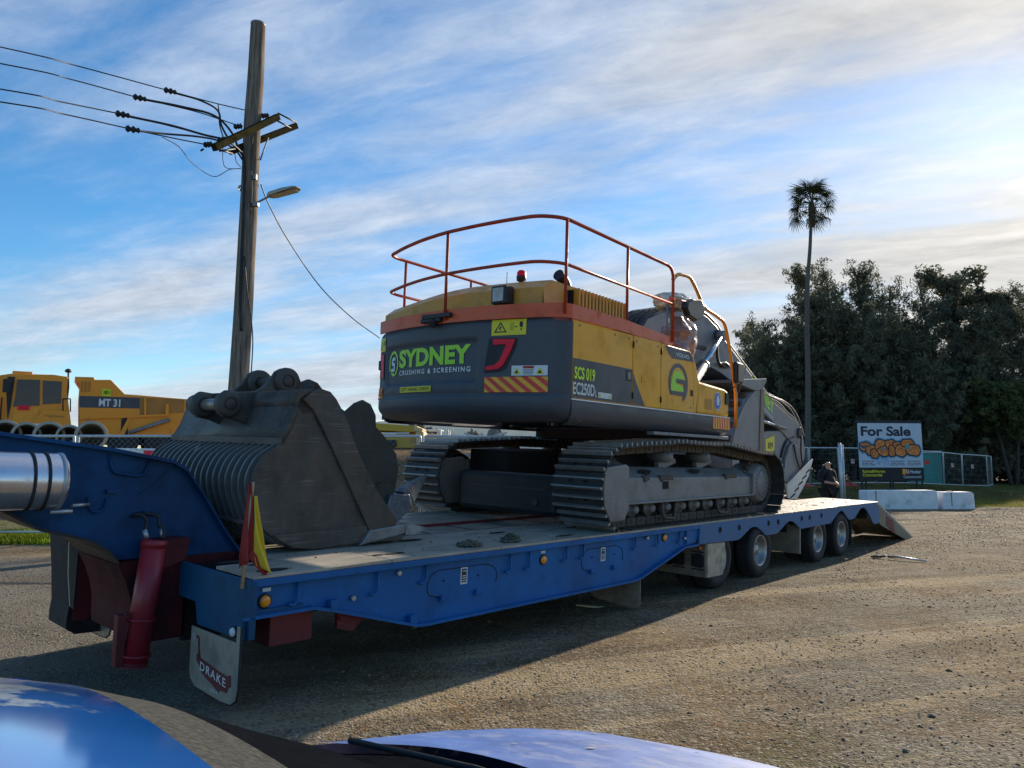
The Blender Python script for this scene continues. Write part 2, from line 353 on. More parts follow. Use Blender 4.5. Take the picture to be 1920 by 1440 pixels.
def put_text(mb, s, fn, x0, x1, y0, y1, bold=0.0, shear=0.0, space=1.0):
    # fn maps flat (x, y) to a 3-D point on the surface
    vs, fs = text2d(s, bold, shear, space)
    mb.add([fn(x0 + a * (x1 - x0), y0 + b * (y1 - y0)) for a, b in vs], fs)
def put_poly(mb, pts, fn): mb.add([fn(*p) for p in pts], [tuple(range(len(pts)))])
def put_rect(mb, x0, x1, y0, y1, fn, nx=1):
    ny = 1 if nx == 1 else 5
    for i in range(nx):
        a = x0 + (x1 - x0) * i / nx; b = x0 + (x1 - x0) * (i + 1) / nx
        for j in range(ny):
            c = y0 + (y1 - y0) * j / ny; d = y0 + (y1 - y0) * (j + 1) / ny
            mb.add([fn(a, c), fn(b, c), fn(b, d), fn(a, d)], [(0, 1, 2, 3)])
def put_ring(mb, cx, cy, rx, ry, tx, ty, a0, a1, fn, n=28):
    vs = []
    for i in range(n + 1):
        a = a0 + (a1 - a0) * i / n; vs.append(fn(cx + rx * math.cos(a), cy + ry * math.sin(a))); vs.append(fn(cx + (rx - tx) * math.cos(a), cy + (ry - ty) * math.sin(a)))
    mb.add(vs, [(2 * i, 2 * i + 2, 2 * i + 3, 2 * i + 1) for i in range(n)])
# ------------------------------------------------------------------ ground
def ground_mat():
    m = bpy.data.materials.new('gravel_yard'); m.use_nodes = True; t = m.node_tree; bs = t.nodes['Principled BSDF']; LL = t.links.new
    g = N('ShaderNodeNewGeometry', t); pos = g.outputs['Position']
    def noise(scale, det=6, rough=0.6, vec=None, dist=0.0):
        n = N('ShaderNodeTexNoise', t); LL(vec or pos, n.inputs['Vector']); n.inputs['Scale'].default_value = scale; n.inputs['Detail'].default_value = det; n.inputs['Roughness'].default_value = rough; n.inputs['Distortion'].default_value = dist; return n.outputs[0]
    def ramp(x, a, b, lo=0.0, hi=1.0):
        n = N('ShaderNodeMapRange', t); LL(x, n.inputs[0]); n.inputs[1].default_value = a; n.inputs[2].default_value = b; n.inputs[3].default_value = lo; n.inputs[4].default_value = hi; return n.outputs[0]
    def mix(f, a, b, bt='MIX'):
        n = N('ShaderNodeMix', t, data_type='RGBA', blend_type=bt); LL(f, n.inputs['Factor']) if not isinstance(f, float) else setattr(n.inputs['Factor'], 'default_value', f)
        for i, x in (('A', a), ('B', b)):
            if isinstance(x, tuple): n.inputs[i].default_value = x + (1,)
            else: LL(x, n.inputs[i])
        return n.outputs['Result']
    s = N('ShaderNodeSeparateXYZ', t); LL(pos, s.inputs[0])
    big = noise(0.55, 5, 0.65); mid = noise(3.2, 8, 0.7); fine = noise(28, 5, 0.7); vf = noise(95, 3, 0.6)
    earth = mix(ramp(mid, .35, .65), (0.185, 0.120, 0.060), (0.33, 0.245, 0.145))
    stone = mix(ramp(fine, .35, .65), (0.16, 0.135, 0.10), (0.34, 0.30, 0.225))
    base = mix(ramp(big, .42, .58), earth, stone)
    # compacted darker patches and reddish soil
    base = mix(ramp(noise(1.3, 6, 0.7, dist=.6), .56, .70, 0, .65), base, (0.24, 0.135, 0.062))
    # wheel tracks: bands crossing the yard
    rot = N('ShaderNodeVectorRotate', t); rot.inputs['Angle'].default_value = R(-20); LL(pos, rot.inputs['Vector'])
    st = N('ShaderNodeMapping', t); st.inputs['Scale'].default_value = (0.07, 1.0, 1.0); LL(rot.outputs[0], st.inputs[0])
    band = noise(1.5, 4, 0.6, st.outputs[0], 0.4)
    base = mix(ramp(band, .54, .59, 0, .75), base, (0.47, 0.365, 0.225))
    base = mix(ramp(band, .47, .38, 0, .7), base, (0.145, 0.105, 0.06))
    base = mix(ramp(noise(.75, 7, .72, dist=.8), .56, .66, 0, .55), base, (0.155, 0.150, 0.065))
    base = mix(ramp(noise(2.6, 8, .75, dist=1.0), .60, .68, 0, .6), base, (0.30, 0.15, 0.065))
    # individual stones seen as voronoi chips
    vo = N('ShaderNodeTexVoronoi', t); LL(pos, vo.inputs['Vector']); vo.inputs['Scale'].default_value = 52; vo.inputs['Randomness'].default_value = 1.0
    sepc = N('ShaderNodeSeparateColor', t); LL(vo.outputs['Color'], sepc.inputs[0])
    base = mix(ramp(sepc.outputs[0], .72, .95, 0, .75), base, (0.50, 0.45, 0.36))
    base = mix(ramp(sepc.outputs[1], .80, .97, 0, .8), base, (0.075, 0.06, 0.045))
    # grey bitumen gravel on the left of the yard
    leftm = ramp(MA('ADD', s.outputs[0], MA('MULTIPLY', big, 2.0, nt_=t), nt_=t), 0.2, -1.8)
    nearm = ramp(s.outputs[1], 13.4, 12.6)
    lm = MA('MULTIPLY', leftm, nearm, nt_=t)
    gcol = mix(ramp(fine, .35, .65), (0.16, 0.145, 0.12), (0.31, 0.285, 0.235))
    base = mix(MA('MULTIPLY', lm, 0.85, nt_=t), base, gcol)
    # puddled darker strip in the distance right and grass soil
    gm = ramp(MA('ADD', s.outputs[1], MA('MULTIPLY', big, 4.0, nt_=t), nt_=t), 30.5, 33.5)
    grassc = mix(ramp(noise(0.9, 6, 0.7), .38, .62), (0.075, 0.08, 0.025), (0.20, 0.145, 0.075))
    base = mix(gm, base, grassc)
    gl = MA('MULTIPLY', ramp(MA('ADD', s.outputs[1], MA('MULTIPLY', mid, 2.0, nt_=t), nt_=t), 15.2, 16.6), ramp(s.outputs[0], -2.0, -4.0), nt_=t)
    base = mix(gl, base, mix(ramp(mid, .4, .6), (0.10, 0.13, 0.02), (0.30, 0.24, 0.14)))
    ter = MA('MULTIPLY', ramp(s.outputs[1], 19.0, 20.0), ramp(s.outputs[0], 5.0, 3.0), nt_=t)
    base = mix(ter, base, mix(ramp(mid, .4, .6), (0.20, 0.12, 0.06), (0.33, 0.22, 0.12)))
    LL(base, bs.inputs['Base Color']); bs.inputs['Roughness'].default_value = 0.95; bs.inputs['Specular IOR Level'].default_value = 0.08
    hsv = N('ShaderNodeHueSaturation', t); hsv.inputs['Value'].default_value = 0.74; hsv.inputs['Saturation'].default_value = 1.08; LL(base, hsv.inputs['Color']); LL(hsv.outputs[0], bs.inputs['Base Color'])
    h = MA('ADD', MA('ADD', MA('MULTIPLY', noise(8.0, 6, .7), 2.6, nt_=t), MA('MULTIPLY', fine, 1.4, nt_=t), nt_=t), MA('ADD', MA('MULTIPLY', vf, 0.45, nt_=t), MA('MULTIPLY', vo.outputs['Distance'], -0.9, nt_=t), nt_=t), nt_=t)
    bp = N('ShaderNodeBump', t); LL(h, bp.inputs['Height']); bp.inputs['Strength'].default_value = 0.9; LL(ramp(noise(.9, 5, .7, dist=.5), .40, .60, .45, 1.0), bp.inputs['Strength']); bp.inputs['Distance'].default_value = 0.030; LL(bp.outputs[0], bs.inputs['Normal'])
    return m
xs = list(np.concatenate([np.linspace(-3000, -160, 8), np.linspace(-140, -32, 14), np.arange(-30, 44, 1.0), np.linspace(46, 150, 20), np.linspace(200, 3000, 8)]))
ys = list(np.concatenate([np.linspace(-400, -20, 8), np.arange(-15, 64, 1.0), np.linspace(66, 160, 20), np.linspace(220, 4500, 10)]))
mb = MB()
vs = [(x, y, gz(x, y) + (0.012 * mnoise.noise(Vector((x * .7, y * .7, 0))) if abs(x) < 40 and -15 < y < 60 else 0)) for x in xs for y in ys]
ny = len(ys); mb.sflag = True
mb.add(vs, [(i * ny + j, (i + 1) * ny + j, (i + 1) * ny + j + 1, i * ny + j + 1) for i in range(len(xs) - 1) for j in range(ny - 1)])
GM = ground_mat()
tag(mb.build('ground', GM), kind='structure')

# loose stones on the yard
def stones(n, x0, x1, y0, y1, s0, s1, name, mats):
    X = rng.uniform(x0, x1, n * 3); Y = y0 + (y1 - y0) * rng.uniform(0, 1, n * 3) ** 1.5
    ok = np.abs(X) < (Y * 0.75 + 1.0); X = X[ok][:n]; Y = Y[ok][:n]; n = len(X)
    S = s0 + (s1 - s0) * rng.uniform(0, 1, n) ** 3; S *= (0.75 + 0.06 * Y)
    base = np.array([(1, 0, 0), (0, 1, 0), (-1, 0, 0), (0, -1, 0), (0, 0, .75), (0, 0, -.75)], float)
    a = rng.uniform(0, 6.28, n); ca, sa = np.cos(a), np.sin(a)
    jit = rng.uniform(.6, 1.3, (n, 6, 3)); P = base[None] * jit
    x = P[..., 0] * ca[:, None] - P[..., 1] * sa[:, None]; y = P[..., 0] * sa[:, None] + P[..., 1] * ca[:, None]
    V = np.stack([x * S[:, None] + X[:, None], y * S[:, None] + Y[:, None], P[..., 2] * S[:, None] * .55 + S[:, None] * .10], -1).reshape(-1, 3)
    F0 = np.array([(0, 1, 4), (1, 2, 4), (2, 3, 4), (3, 0, 4), (1, 0, 5), (2, 1, 5), (3, 2, 5), (0, 3, 5)])
    F = (F0[None] + (np.arange(n) * 6)[:, None, None]).reshape(-1, 3)
    me = bpy.data.meshes.new(name); me.vertices.add(len(V)); me.vertices.foreach_set('co', V.ravel())
    me.loops.add(F.size); me.loops.foreach_set('vertex_index', F.ravel()); me.polygons.add(len(F)); me.polygons.foreach_set('loop_start', np.arange(0, F.size, 3))
    for m in mats: me.materials.append(m)
    me.polygons.foreach_set('material_index', np.repeat(rng.integers(0, len(mats), n), 8)); me.update(calc_edges=True)
    o = bpy.data.objects.new(name, me); col.objects.link(o); return o
SM = [mat('stone_tan', (0.36, 0.29, 0.19), .9, 0, .3, 20, spec=.1), mat('stone_grey', (0.20, 0.18, 0.145), .9, 0, .3, 20, spec=.1), mat('stone_dark', (0.13, 0.105, 0.07), .9, 0, .3, 20, spec=.0), mat('stone_red', (0.22, 0.13, 0.07), .9, 0, .3, 20, spec=.1), mat('stone_tan', (0.36, 0.29, 0.19)), mat('stone_brown', (0.17, 0.12, 0.075), .9, 0, .3, 20, spec=.1), mat('stone_pale', (0.36, 0.32, 0.25), .9, 0, .2, 20, spec=.1)]
tag(stones(110000, -14, 24, 2.4, 27, .0030, .0125, 'gravel', SM), kind='stuff')
tag(stones(700, -8, 20, 3.0, 22, .010, .028, 'loose_stones', SM), kind='stuff')

# ------------------------------------------------------------------ low loader trailer
T = thing('low_loader_trailer', 'long blue low loader trailer with pale deck and lowered rear ramps under the excavator', 'trailer', TM)
def arcpts(pts, k=5): return [tuple(p)[:2] for p in [(q.x, q.y) for q in smooth_path([(a, b, 0) for a, b in pts], k)]]
DW = 2.80
# near side beam
bottom = [(-7.70, .612), (-7.18, .612), (-7.03, .575), (-6.24, .345), (-6.12, .338), (-3.12, .338), (-3.0, .355), (-2.06, .606), (-1.72, .612)]
for side in (0, 1):
    f = (lambda v: v) if side == 0 else (lambda v: DW - v)
    mb = MB(); mb.prism([(-7.66, .84)] + [(a, b) for a, b in bottom] + [(-1.72, .84)], f(.055), f(.075)); 
    mb.prism([(-1.98, .63), (-1.76, .63), (-1.70, .70), (-1.70, .78), (-1.76, .84), (-1.98, .84)], f(.05), f(.03))
    mb.build('side_beam', M['blue'], T, fix=True)
    mb = MB()
    b2 = [Vector((a, 0, b)) for a, b in bottom]
    for a, b in zip(b2[:-1], b2[1:]):
        mb.add([(a.x, f(0.0), a.z), (b.x, f(0.0), b.z), (b.x, f(.10), b.z), (a.x, f(.10), a.z), (a.x, f(0.0), a.z - .022), (b.x, f(0.0), b.z - .022), (b.x, f(.10), b.z - .022), (a.x, f(.10), a.z - .022)], [(0, 1, 2, 3), (7, 6, 5, 4), (0, 4, 5, 1), (2, 6, 7, 3), (0, 3, 7, 4), (1, 5, 6, 2)])
    mb.build('bottom_flange', M['blue'], T, fix=True)
    mb = MB(); mb.box(-7.66, -1.70, f(0), f(.075), .795, .846); mb.build('top_flange', M['blue'], T, fix=True, bevel=.006)
# rear frame plate with wheel arches
low = [(-1.72, .606), (-.70, .58), (-.60, .59), (-.42, .66), (-.28, .712), (-.18, .724), (-.06, .712), (.08, .655), (.20, .59), (.26, .578), (.57, .574), (.66, .59), (.84, .66), (.99, .72), (1.10, .733), (1.22, .715), (1.36, .655), (1.47, .60), (1.54, .588), (2.76, .596), (2.86, .62), (3.02, .69), (3.18, .76), (3.30, .781), (3.42, .765), (3.56, .69), (3.68, .62), (3.74, .606), (3.94, .606), (4.02, .625), (4.18, .70), (4.34, .775), (4.47, .79), (4.60, .77), (4.76, .69), (4.92, .58), (5.04, .48), (5.12, .45), (5.34, .445), (5.42, .47), (5.42, .72), (5.36, .80), (5.26, .846), (-1.70, .846)]
for side in (0, 1):
    f = (lambda v: v) if side == 0 else (lambda v: DW - v)
    mb = MB(); mb.prism(low, f(0.0), f(.03)); mb.build('rear_frame', M['bluesuit'], T, fix=True, bevel=.004)
for u_, w_ in ((-1.18, .749), (-.63, .745), (.31, .747), (.646, .746), (1.537, .749), (1.865, .748), (2.373, .754)):
    mb = MB(); mb.lathe([(0, 0.001), (0.001, .036), (-.004, .040), (.004, .040)], (u_, -.001, w_), (0, 1, 0), 16); mb.build('lightening_hole', M['hole'], T)
# deck panels
pan = [0, 0, 0]
def deck_run(v0, v1, w_, cuts, mname='deck'):
    for a, b in zip(cuts[:-1], cuts[1:]):
        mb = MB(); mb.box(a + .004, b - .004, v0, v1, w_ - .02, w_ + rng.uniform(-.001, .001)); mb.build('deck_panel', M[mname], T, bevel=.003)
cn = [-7.66, -6.52, -5.30, -4.02, -2.86, -1.70, -.42, .84, 2.10, 3.20, 4.30, 5.38]
deck_run(.0, .52, .868, cn); deck_run(.526, 1.05, .868, [-7.20] + cn[1:])
deck_run(1.78, 2.27, .868, [-7.20] + cn[1:]); deck_run(2.276, DW, .868, cn)
mb = MB(); mb.box(-7.2, 4.45, 1.12, 1.72, .78, .835); mb.build('spine_plate', M['deck'], T)
mb = MB(); mb.box(-7.2, 5.3, 1.055, 1.115, .55, .862); mb.box(-7.2, 5.3, 1.72, 1.775, .55, .862); mb.build('spine_rail', M['red'], T, bevel=.004)
for k, (u_, v_, a, b) in enumerate([(-7.50, .60, .11, .05), (-7.42, .40, .06, .03), (-6.30, .24, .10, .035), (-6.46, .25, .06, .03), (-4.19, .17, .14, .03), (-5.70, .78, .15, .04), (-4.6, .72, .12, .035), (-3.5, .60, .12, .03), (2.9, .3, .12, .03), (3.8, .5, .12, .03), (4.4, .28, .1, .03), (-7.44, .14, .12, .05)]):
    mb = MB(); put_ring(mb, u_, v_, a, b, a * .99, b * .99, 0, 6.2832, lambda x, y: (x, y, .8735), 16); mb.build('lashing_slot', M['hole'], T)
# front outrigger wing, near and far
for side in (0, 1):
    f = (lambda v: v) if side == 0 else (lambda v: DW - v)
    mb = MB(); mb.prism([(f(a), b) for a, b in [(0.0, .846), (1.01, .846), (1.0, .60), (.71, .60), (.665, .452), (.03, .462), (.03, .60), (0, .60)]], -7.70, -7.665, 'x')
    mb.box(-7.665, -7.25, f(.03), f(1.0), .60, .64); mb.box(-7.67, -7.62, f(0), f(.07), .462, .84)
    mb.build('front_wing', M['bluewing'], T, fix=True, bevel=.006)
    # stainless flap with rounded foot
    pl = [(.665, .45), (.665, .16), (.64, .10), (.57, .062), (.20, .050), (.06, .062), (.0, .10), (-.02, .17), (-.02, .56), (.028, .56), (.03, .455)]
    mb = MB(); mb.prism([(f(a), b) for a, b in pl], -7.735, -7.725, 'x'); mb.build('mud_flap', M['stainless'], T, fix=True, bevel=.002)
    mb = MB(); mb.tube([(-7.728, f(a), b) for a, b in pl[:9]], .008, 6); mb.build('flap_edge', M['black'], T)
F1 = lambda x, y: (-7.7375, x, y)      # printed face of the flap
mb = MB(); put_poly(mb, [(.56, .285), (.47, .262), (.22, .235), (.12, .228), (.07, .245), (.06, .175), (.09, .16), (.11, .125), (.20, .120), (.22, .10), (.30, .128), (.47, .17), (.50, .205), (.56, .24)], F1)
put_poly(mb, [(.535, .27), (.52, .33), (.525, .385), (.545, .405), (.575, .40), (.585, .385), (.565, .38), (.548, .385), (.545, .34), (.50, .268)], F1); mb.build('flap_emblem', M['inkred'], T)
mb = MB(); F2 = lambda x, y: (-7.739, x, y - (.45 - x) * .10 + .01)
put_text(mb, 'DRAKE', F2, .495, .13, .175, .23, bold=.015, space=1.25); put_text(mb, '001', F1, .33, .24, .085, .108); put_text(mb, '®', F1, .635, .595, .36, .41); mb.build('flap_lettering', M['white'], T)
# marker lamps
def lamp(name, c, ax, r, m, ring=M['black']):
    mb = MB(); mb.lathe([(0, .0005), (0, r * 1.25), (.012, r * 1.2), (.014, r), (.018, .0005)], c, ax, 20); o = mb.build('lamp_housing', ring, T)
    mb = MB(); mb.lathe([(.013, r), (.026, r * .85), (.03, r * .4), (.031, .0005)], c, ax, 20); mb.build(name, m, o)
lamp('lens', (-7.702, .115, .505), (-1, 0, 0), .030, M['white'])
lamp('amber_lens', (-7.54, .055, .690), (0, -1, 0), .040, M['amber'])
lamp('amber_lens', (-4.665, .055, .690), (0, -1, 0), .040, M['amber'])
lamp('amber_lens', (-2.47, .055, .740), (0, -1, 0), .038, M['amber'])
mb = MB(); 
for u_ in (-7.53, -4.67): mb.box(u_ - .03, u_ + .03, .045, .054, .752, .775)
mb.build('reflector_plate', M['stickwhite'], T)
# rope hooks under the deck edge
for u_, dp in ((-7.30, .14), (-6.62, .16), (-6.14, .13), (-5.14, .15), (-4.875, .15), (-4.32, .13), (-4.05, .13), (-3.10, .12), (-2.63, .12), (-2.14, .12)):
    mb = MB(); p = [(u_, .035, .80), (u_, .028, .80 - dp), (u_ - .045, .026, .80 - dp - .025), (u_ - .07, .03, .80 - dp - .005)]
    mb.tube(rounded(p, .03, 4), .011, 6); mb.build('rope_hook', M['blue'], T)
# access hatches, stickers and brackets
for (ul, ur) in ((-6.11, -5.29), (-4.06, -3.31)):
    mb = MB(); uc = (ul + ur) / 2
    p = [(ul + .16, .053, .50), (ul + .02, .053, .54), (ul, .053, .60), (ul + .02, .053, .68), (ul + .10, .053, .727), (ur - .12, .053, .727), (ur - .02, .053, .68), (ur, .053, .60), (ur - .02, .053, .56)]
    mb.tube(rounded(p, .06, 4), .004, 4); mb.build('hatch_outline', M['blackpaint'], T)
    for du in (.18, .58):
        mb = MB(); mb.box(ul + du - .05, ul + du + .05, .03, .053, .478, .49); mb.box(ul + du - .045, ul + du - .01, .02, .053, .485, .525); mb.build('hatch_hinge', M['blue'], T, bevel=.002)
        mb = MB(); mb.cyl((ul + du, .055, .64), (ul + du, .045, .64), .008, 8); mb.build('hatch_bolt', M['blackpaint'], T)
    mb = MB(); F3 = lambda x, y: (x, .0525, y); put_rect(mb, uc - .04, uc + .04, .585, .725, F3); mb.k = 1; F3 = lambda x, y: (x, .051, y)
    put_rect(mb, uc - .028, uc + .028, .60, .712, F3); mb.k = 0; F4 = lambda x, y: (x, .0498, y)
    for z_ in (.612, .632, .650, .690): put_rect(mb, uc - .02, uc + .02, z_, z_ + .008, F4)
    mb.build('rating_plate', [M['stickwhite'], M['blackpaint']], T)
for u_, w_ in ((-7.02, .60), (-6.28, .385)):
    mb = MB(); mb.box(u_ - .03, u_ + .035, .0, .052, w_ - .035, w_ + .035); mb.build('pocket_bracket', M['blue'], T, bevel=.004)
for u_, w_ in ((-6.84, .62), (-6.42, .755), (-2.86, .765), (-2.02, .70)):
    mb = MB(); mb.cyl((u_, .054, w_), (u_, .02, w_), .018, 10); mb.build('bolt', M['steel'], T)
# cross members and belly
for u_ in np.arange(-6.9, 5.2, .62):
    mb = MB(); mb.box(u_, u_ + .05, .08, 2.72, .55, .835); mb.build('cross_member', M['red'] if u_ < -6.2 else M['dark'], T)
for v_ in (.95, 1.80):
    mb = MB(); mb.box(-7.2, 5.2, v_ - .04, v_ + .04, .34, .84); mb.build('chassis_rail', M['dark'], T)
mb = MB(); mb.box(-7.45, -7.12, .12, .70, .36, .60); mb.prism([(-6.92, .56), (-6.55, .56), (-6.78, .36), (-6.92, .40)], .10, .14); mb.build('support_bracket', M['red'], T, fix=True, bevel=.004)
mb = MB(); mb.tube([(-6.98, .05, .56), (-6.86, .12, .42)], .006, 5); mb.build('brace_rod', M['red'], T)
# wheels (tyre > rim), four axles, near and far, twin tyres
def wheel_mb():
    t = MB(); Rr, W = .372, .20
    t.lathe([(0.02, .215), (-.005, .23), (-.018, .29), (-.008, .345), (.015, .366), (.05, Rr), (.15, Rr), (.185, .366), (.208, .345), (.218, .29), (.205, .23), (.18, .215)], (0, 0, 0), (0, 1, 0), 40)
    for k in range(40):
        a = 2 * math.pi * k / 40; m = Matrix.Rotation(a, 4, 'Y') @ Matrix.Translation((0, .10, Rr + .001)); t.box(-.016, .016, -.085, .085, -.004, .006, m)
    r = MB(); r.lathe([(.0, .222), (-.004, .212), (.012, .198), (.05, .188), (.10, .170), (.112, .150), (.104, .095), (.075, .085), (.05, .07), (.04, .0005)], (0, 0, 0), (0, 1, 0), 36)
    for k in range(10):
        a = 2 * math.pi * k / 10; c = (math.cos(a) * .125, .10, math.sin(a) * .125); r.cyl((c[0], .112, c[2]), (c[0], .078, c[2]), .011, 8)
    h = MB()
    for k in range(10):
        a = 2 * math.pi * (k + .5) / 10; h.lathe([(0, .0005), (.0, .013)], (math.cos(a) * .150, .105, math.sin(a) * .150), (0, -1, 0), 8)
    return t.mesh('tyre', M['black']), r.mesh('rim', M['rim']), h.mesh('hand_hole', M['hole'])
tyre_me, rim_me, hh_me = wheel_mb()
for u_ in (-1.14, .13, 2.34, 3.44):
    for v_, fl in ((.04, 1), (.31, 1), (DW - .04, -1), (DW - .31, -1)):
        drop = (.0 if v_ < 1 else -.11)
        m = Matrix.Translation((u_, v_, .372 + drop)) @ (Matrix.Identity(4) if fl > 0 else Matrix.Rotation(math.pi, 4, 'Z'))
        o = bpy.data.objects.new('tyre', tyre_me); col.objects.link(o); o.parent = T; o.matrix_local = m
        q = bpy.data.objects.new('rim', rim_me); col.objects.link(q); q.parent = o
    mb = MB(); mb.cyl((u_, .25, .37), (u_, DW - .25, .34), .06, 10); mb.build('axle', M['dark'], T)
# guards round the bogies
mb = MB(); mb.box(-1.50, -1.47, .03, .92, .17, .60); mb.build('mudguard_board', M['mudboard'], T, bevel=.003)
mb = MB(); mb.prism([(-1.47, .17), (-1.47, .59), (-1.00, .575), (-.99, .40), (-1.03, .22), (-1.06, .165)], .020, .032); mb.build('side_guard', M['stainless'], T, fix=True)
mb = MB(); mb.lathe([(0, .0005), (0, .13)], (-1.503, .56, .40), (-1, 0, 0), 20); mb.build('lightening_hole', M['hole'], T)
lamp('amber_lens', (-1.503, .10, .535), (-1, 0, 0), .02, M['amber'], M['redlens'])
mb = MB(); mb.box(1.52, 1.545, .03, .92, .20, .64); mb.build('mudguard_board', M['mudboard'], T, bevel=.003)
mb = MB(); mb.box(1.545, 1.56, .025, .045, .20, .63); mb.build('board_edge', M['steel'], T)
mb = MB(); mb.box(3.98, 4.0, .05, .75, .14, .60); mb.build('mud_flap', M['black'], T)
mb = MB(); mb.prism([(.02, .34), (.02, .04), (.05, .0), (.62, .03), (.70, .08), (.70, .34)], -3.02, -3.005, 'x'); mb.build('mud_flap', M['mudboard'], T, fix=True)
mb = MB(); mb.tube([(-2.92, .1, .33), (-2.9, .3, .30), (-2.86, .45, .32), (-2.8, .6, .30)], .02, 6); mb.tube([(-2.75, .25, .40), (-2.6, .35, .36), (-2.5, .5, .42)], .016, 6); mb.build('air_hose', M['redcyl'], T)
# gooseneck: near and far web plates and top flange
gtop = [(-12.2, 2.25), (-10.4, 2.00), (-8.86, 1.735), (-8.2, 1.645), (-7.76, 1.56), (-7.66, 1.50), (-7.54, 1.34), (-7.32, 1.01), (-7.20, .86)]
gbot = [(-8.05, .875), (-8.10, .875), (-8.17, .96), (-8.28, 1.035), (-8.43, 1.085), (-8.60, 1.135), (-8.83, 1.275), (-9.6, 1.50), (-12.2, 1.78)]
for v_ in (1.13, 1.88):
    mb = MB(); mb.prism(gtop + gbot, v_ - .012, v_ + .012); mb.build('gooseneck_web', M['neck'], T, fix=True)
mb = MB()
for a, b in zip(gtop[:-1], gtop[1:]):
    mb.add([(a[0], 1.05, a[1]), (b[0], 1.05, b[1]), (b[0], 1.96, b[1]), (a[0], 1.96, a[1]), (a[0], 1.05, a[1] + .025), (b[0], 1.05, b[1] + .025), (b[0], 1.96, b[1] + .025), (a[0], 1.96, a[1] + .025)], [(3, 2, 1, 0), (4, 5, 6, 7), (0, 1, 5, 4), (2, 3, 7, 6), (0, 4, 7, 3), (1, 2, 6, 5)])
mb.build('gooseneck_top', M['neck'], T, fix=True)
mb = MB()
for a, b in zip(gbot[1:-1], gbot[2:]):
    mb.add([(a[0], 1.05, a[1]), (b[0], 1.05, b[1]), (b[0], 1.96, b[1]), (a[0], 1.96, a[1]), (a[0], 1.05, a[1] - .02), (b[0], 1.05, b[1] - .02), (b[0], 1.96, b[1] - .02), (a[0], 1.96, a[1] - .02)], [(3, 2, 1, 0), (4, 5, 6, 7), (0, 1, 5, 4), (2, 3, 7, 6), (0, 4, 7, 3), (1, 2, 6, 5)])
mb.build('gooseneck_arch', M['blackpaint'], T, fix=True)
mb = MB(); mb.prism([(-7.20, .865), (-8.06, .865), (-8.09, .84), (-8.03, .72), (-7.99, .60), (-7.97, .50), (-7.96, .30), (-7.30, .28)], 1.10, 1.92); mb.build('drop_frame', M['reddark'], T, fix=True)
mb = MB(); mb.box(-7.62, -7.25, 1.04, 1.10, .25, .80); mb.build('drop_frame_side', M['dark'], T)
# details on the gooseneck web
mb = MB(); mb.tube(rounded([(-8.195, 1.11, 1.62), (-8.17, 1.10, 1.49), (-7.955, 1.10, 1.462), (-7.915, 1.11, 1.58)], .05, 4), .010, 8); mb.build('step_loop', M['neck'], T)
mb = MB(); mb.tube([(-8.254 + .06 * math.cos(a), 1.10, 1.295 + .075 * math.sin(a)) for a in np.linspace(-3.6, .3, 20)], .009, 8); mb.box(-8.20, -8.12, 1.085, 1.118, 1.35, 1.375); mb.build('lifting_ring', M['neck'], T)
mb = MB(); mb.prism([(-7.72, 1.54), (-7.76, 1.50), (-7.93, 1.36), (-7.99, 1.33), (-7.90, 1.39), (-7.76, 1.52)], 1.112, 1.118); mb.build('weld_gusset', M['neck'], T, fix=True)
mb = MB(); mb.tube(smooth_path([(-8.02, 1.10, 1.18), (-7.98, 1.06, 1.195), (-7.94, 1.03, 1.15), (-7.965, 1.0, 1.08), (-7.955, .98, 1.03)], 5), .014, 8); mb.build('hydraulic_hose', M['blackpaint'], T)
mb = MB(); mb.tube(smooth_path([(-7.96, 1.10, 1.20), (-7.86, 1.05, 1.18), (-7.86, 1.02, 1.12), (-7.845, 1.0, 1.10), (-7.835, .98, 1.07), (-7.84, .97, 1.02)], 5), .014, 8); mb.build('hydraulic_hose', M['blackpaint'], T)
mb = MB(); mb.tube([(-7.965, 1.0, 1.09), (-7.952, .98, 1.03)], .019, 8); mb.build('hose_fitting', M['steel'], T)
mb = MB(); mb.tube([(-7.845, 1.0, 1.09), (-7.837, .985, 1.02)], .019, 8); mb.build('hose_fitting', M['steel'], T)
# support leg cylinder
a, b = Vector((-7.90, .97, 1.02)), Vector((-7.985, .97, .15))
mb = MB(); mb.cyl(a, b, .082, 28); mb.lathe([(0, .0005), (0, .088), (.05, .088), (.05, .082)], a, (b - a), 28); mb.build('support_leg', M['redcyl'], T)
for k in (.62, .90): 
    mb = MB(); c = a.lerp(b, k); mb.lathe([(0, .083), (0, .10), (.016, .10), (.016, .083)], c, (b - a), 28); mb.build('leg_band', M['redcyl'], T)
mb = MB(); c = a.lerp(b, .96); mb.lathe([(0, .083), (0, .09), (.01, .09), (.01, .083), (.022, .083), (.022, .088), (.032, .088)], c, (b - a), 28); mb.build('leg_foot', M['red'], T)
mb = MB(); mb.box(-7.87, -7.66, .98, 1.10, .30, 1.02); mb.prism([(-7.87, 1.02), (-7.66, 1.02), (-7.69, .86), (-7.87, .80)], .93, .98); mb.build('leg_housing', M['reddark'], T, fix=True, bevel=.006)
mb = MB(); mb.box(-8.12, -8.06, .95, 1.02, .17, .52); mb.box(-8.07, -7.99, .96, 1.0, .46, .53); mb.build('leg_guide', M['red'], T, bevel=.004)
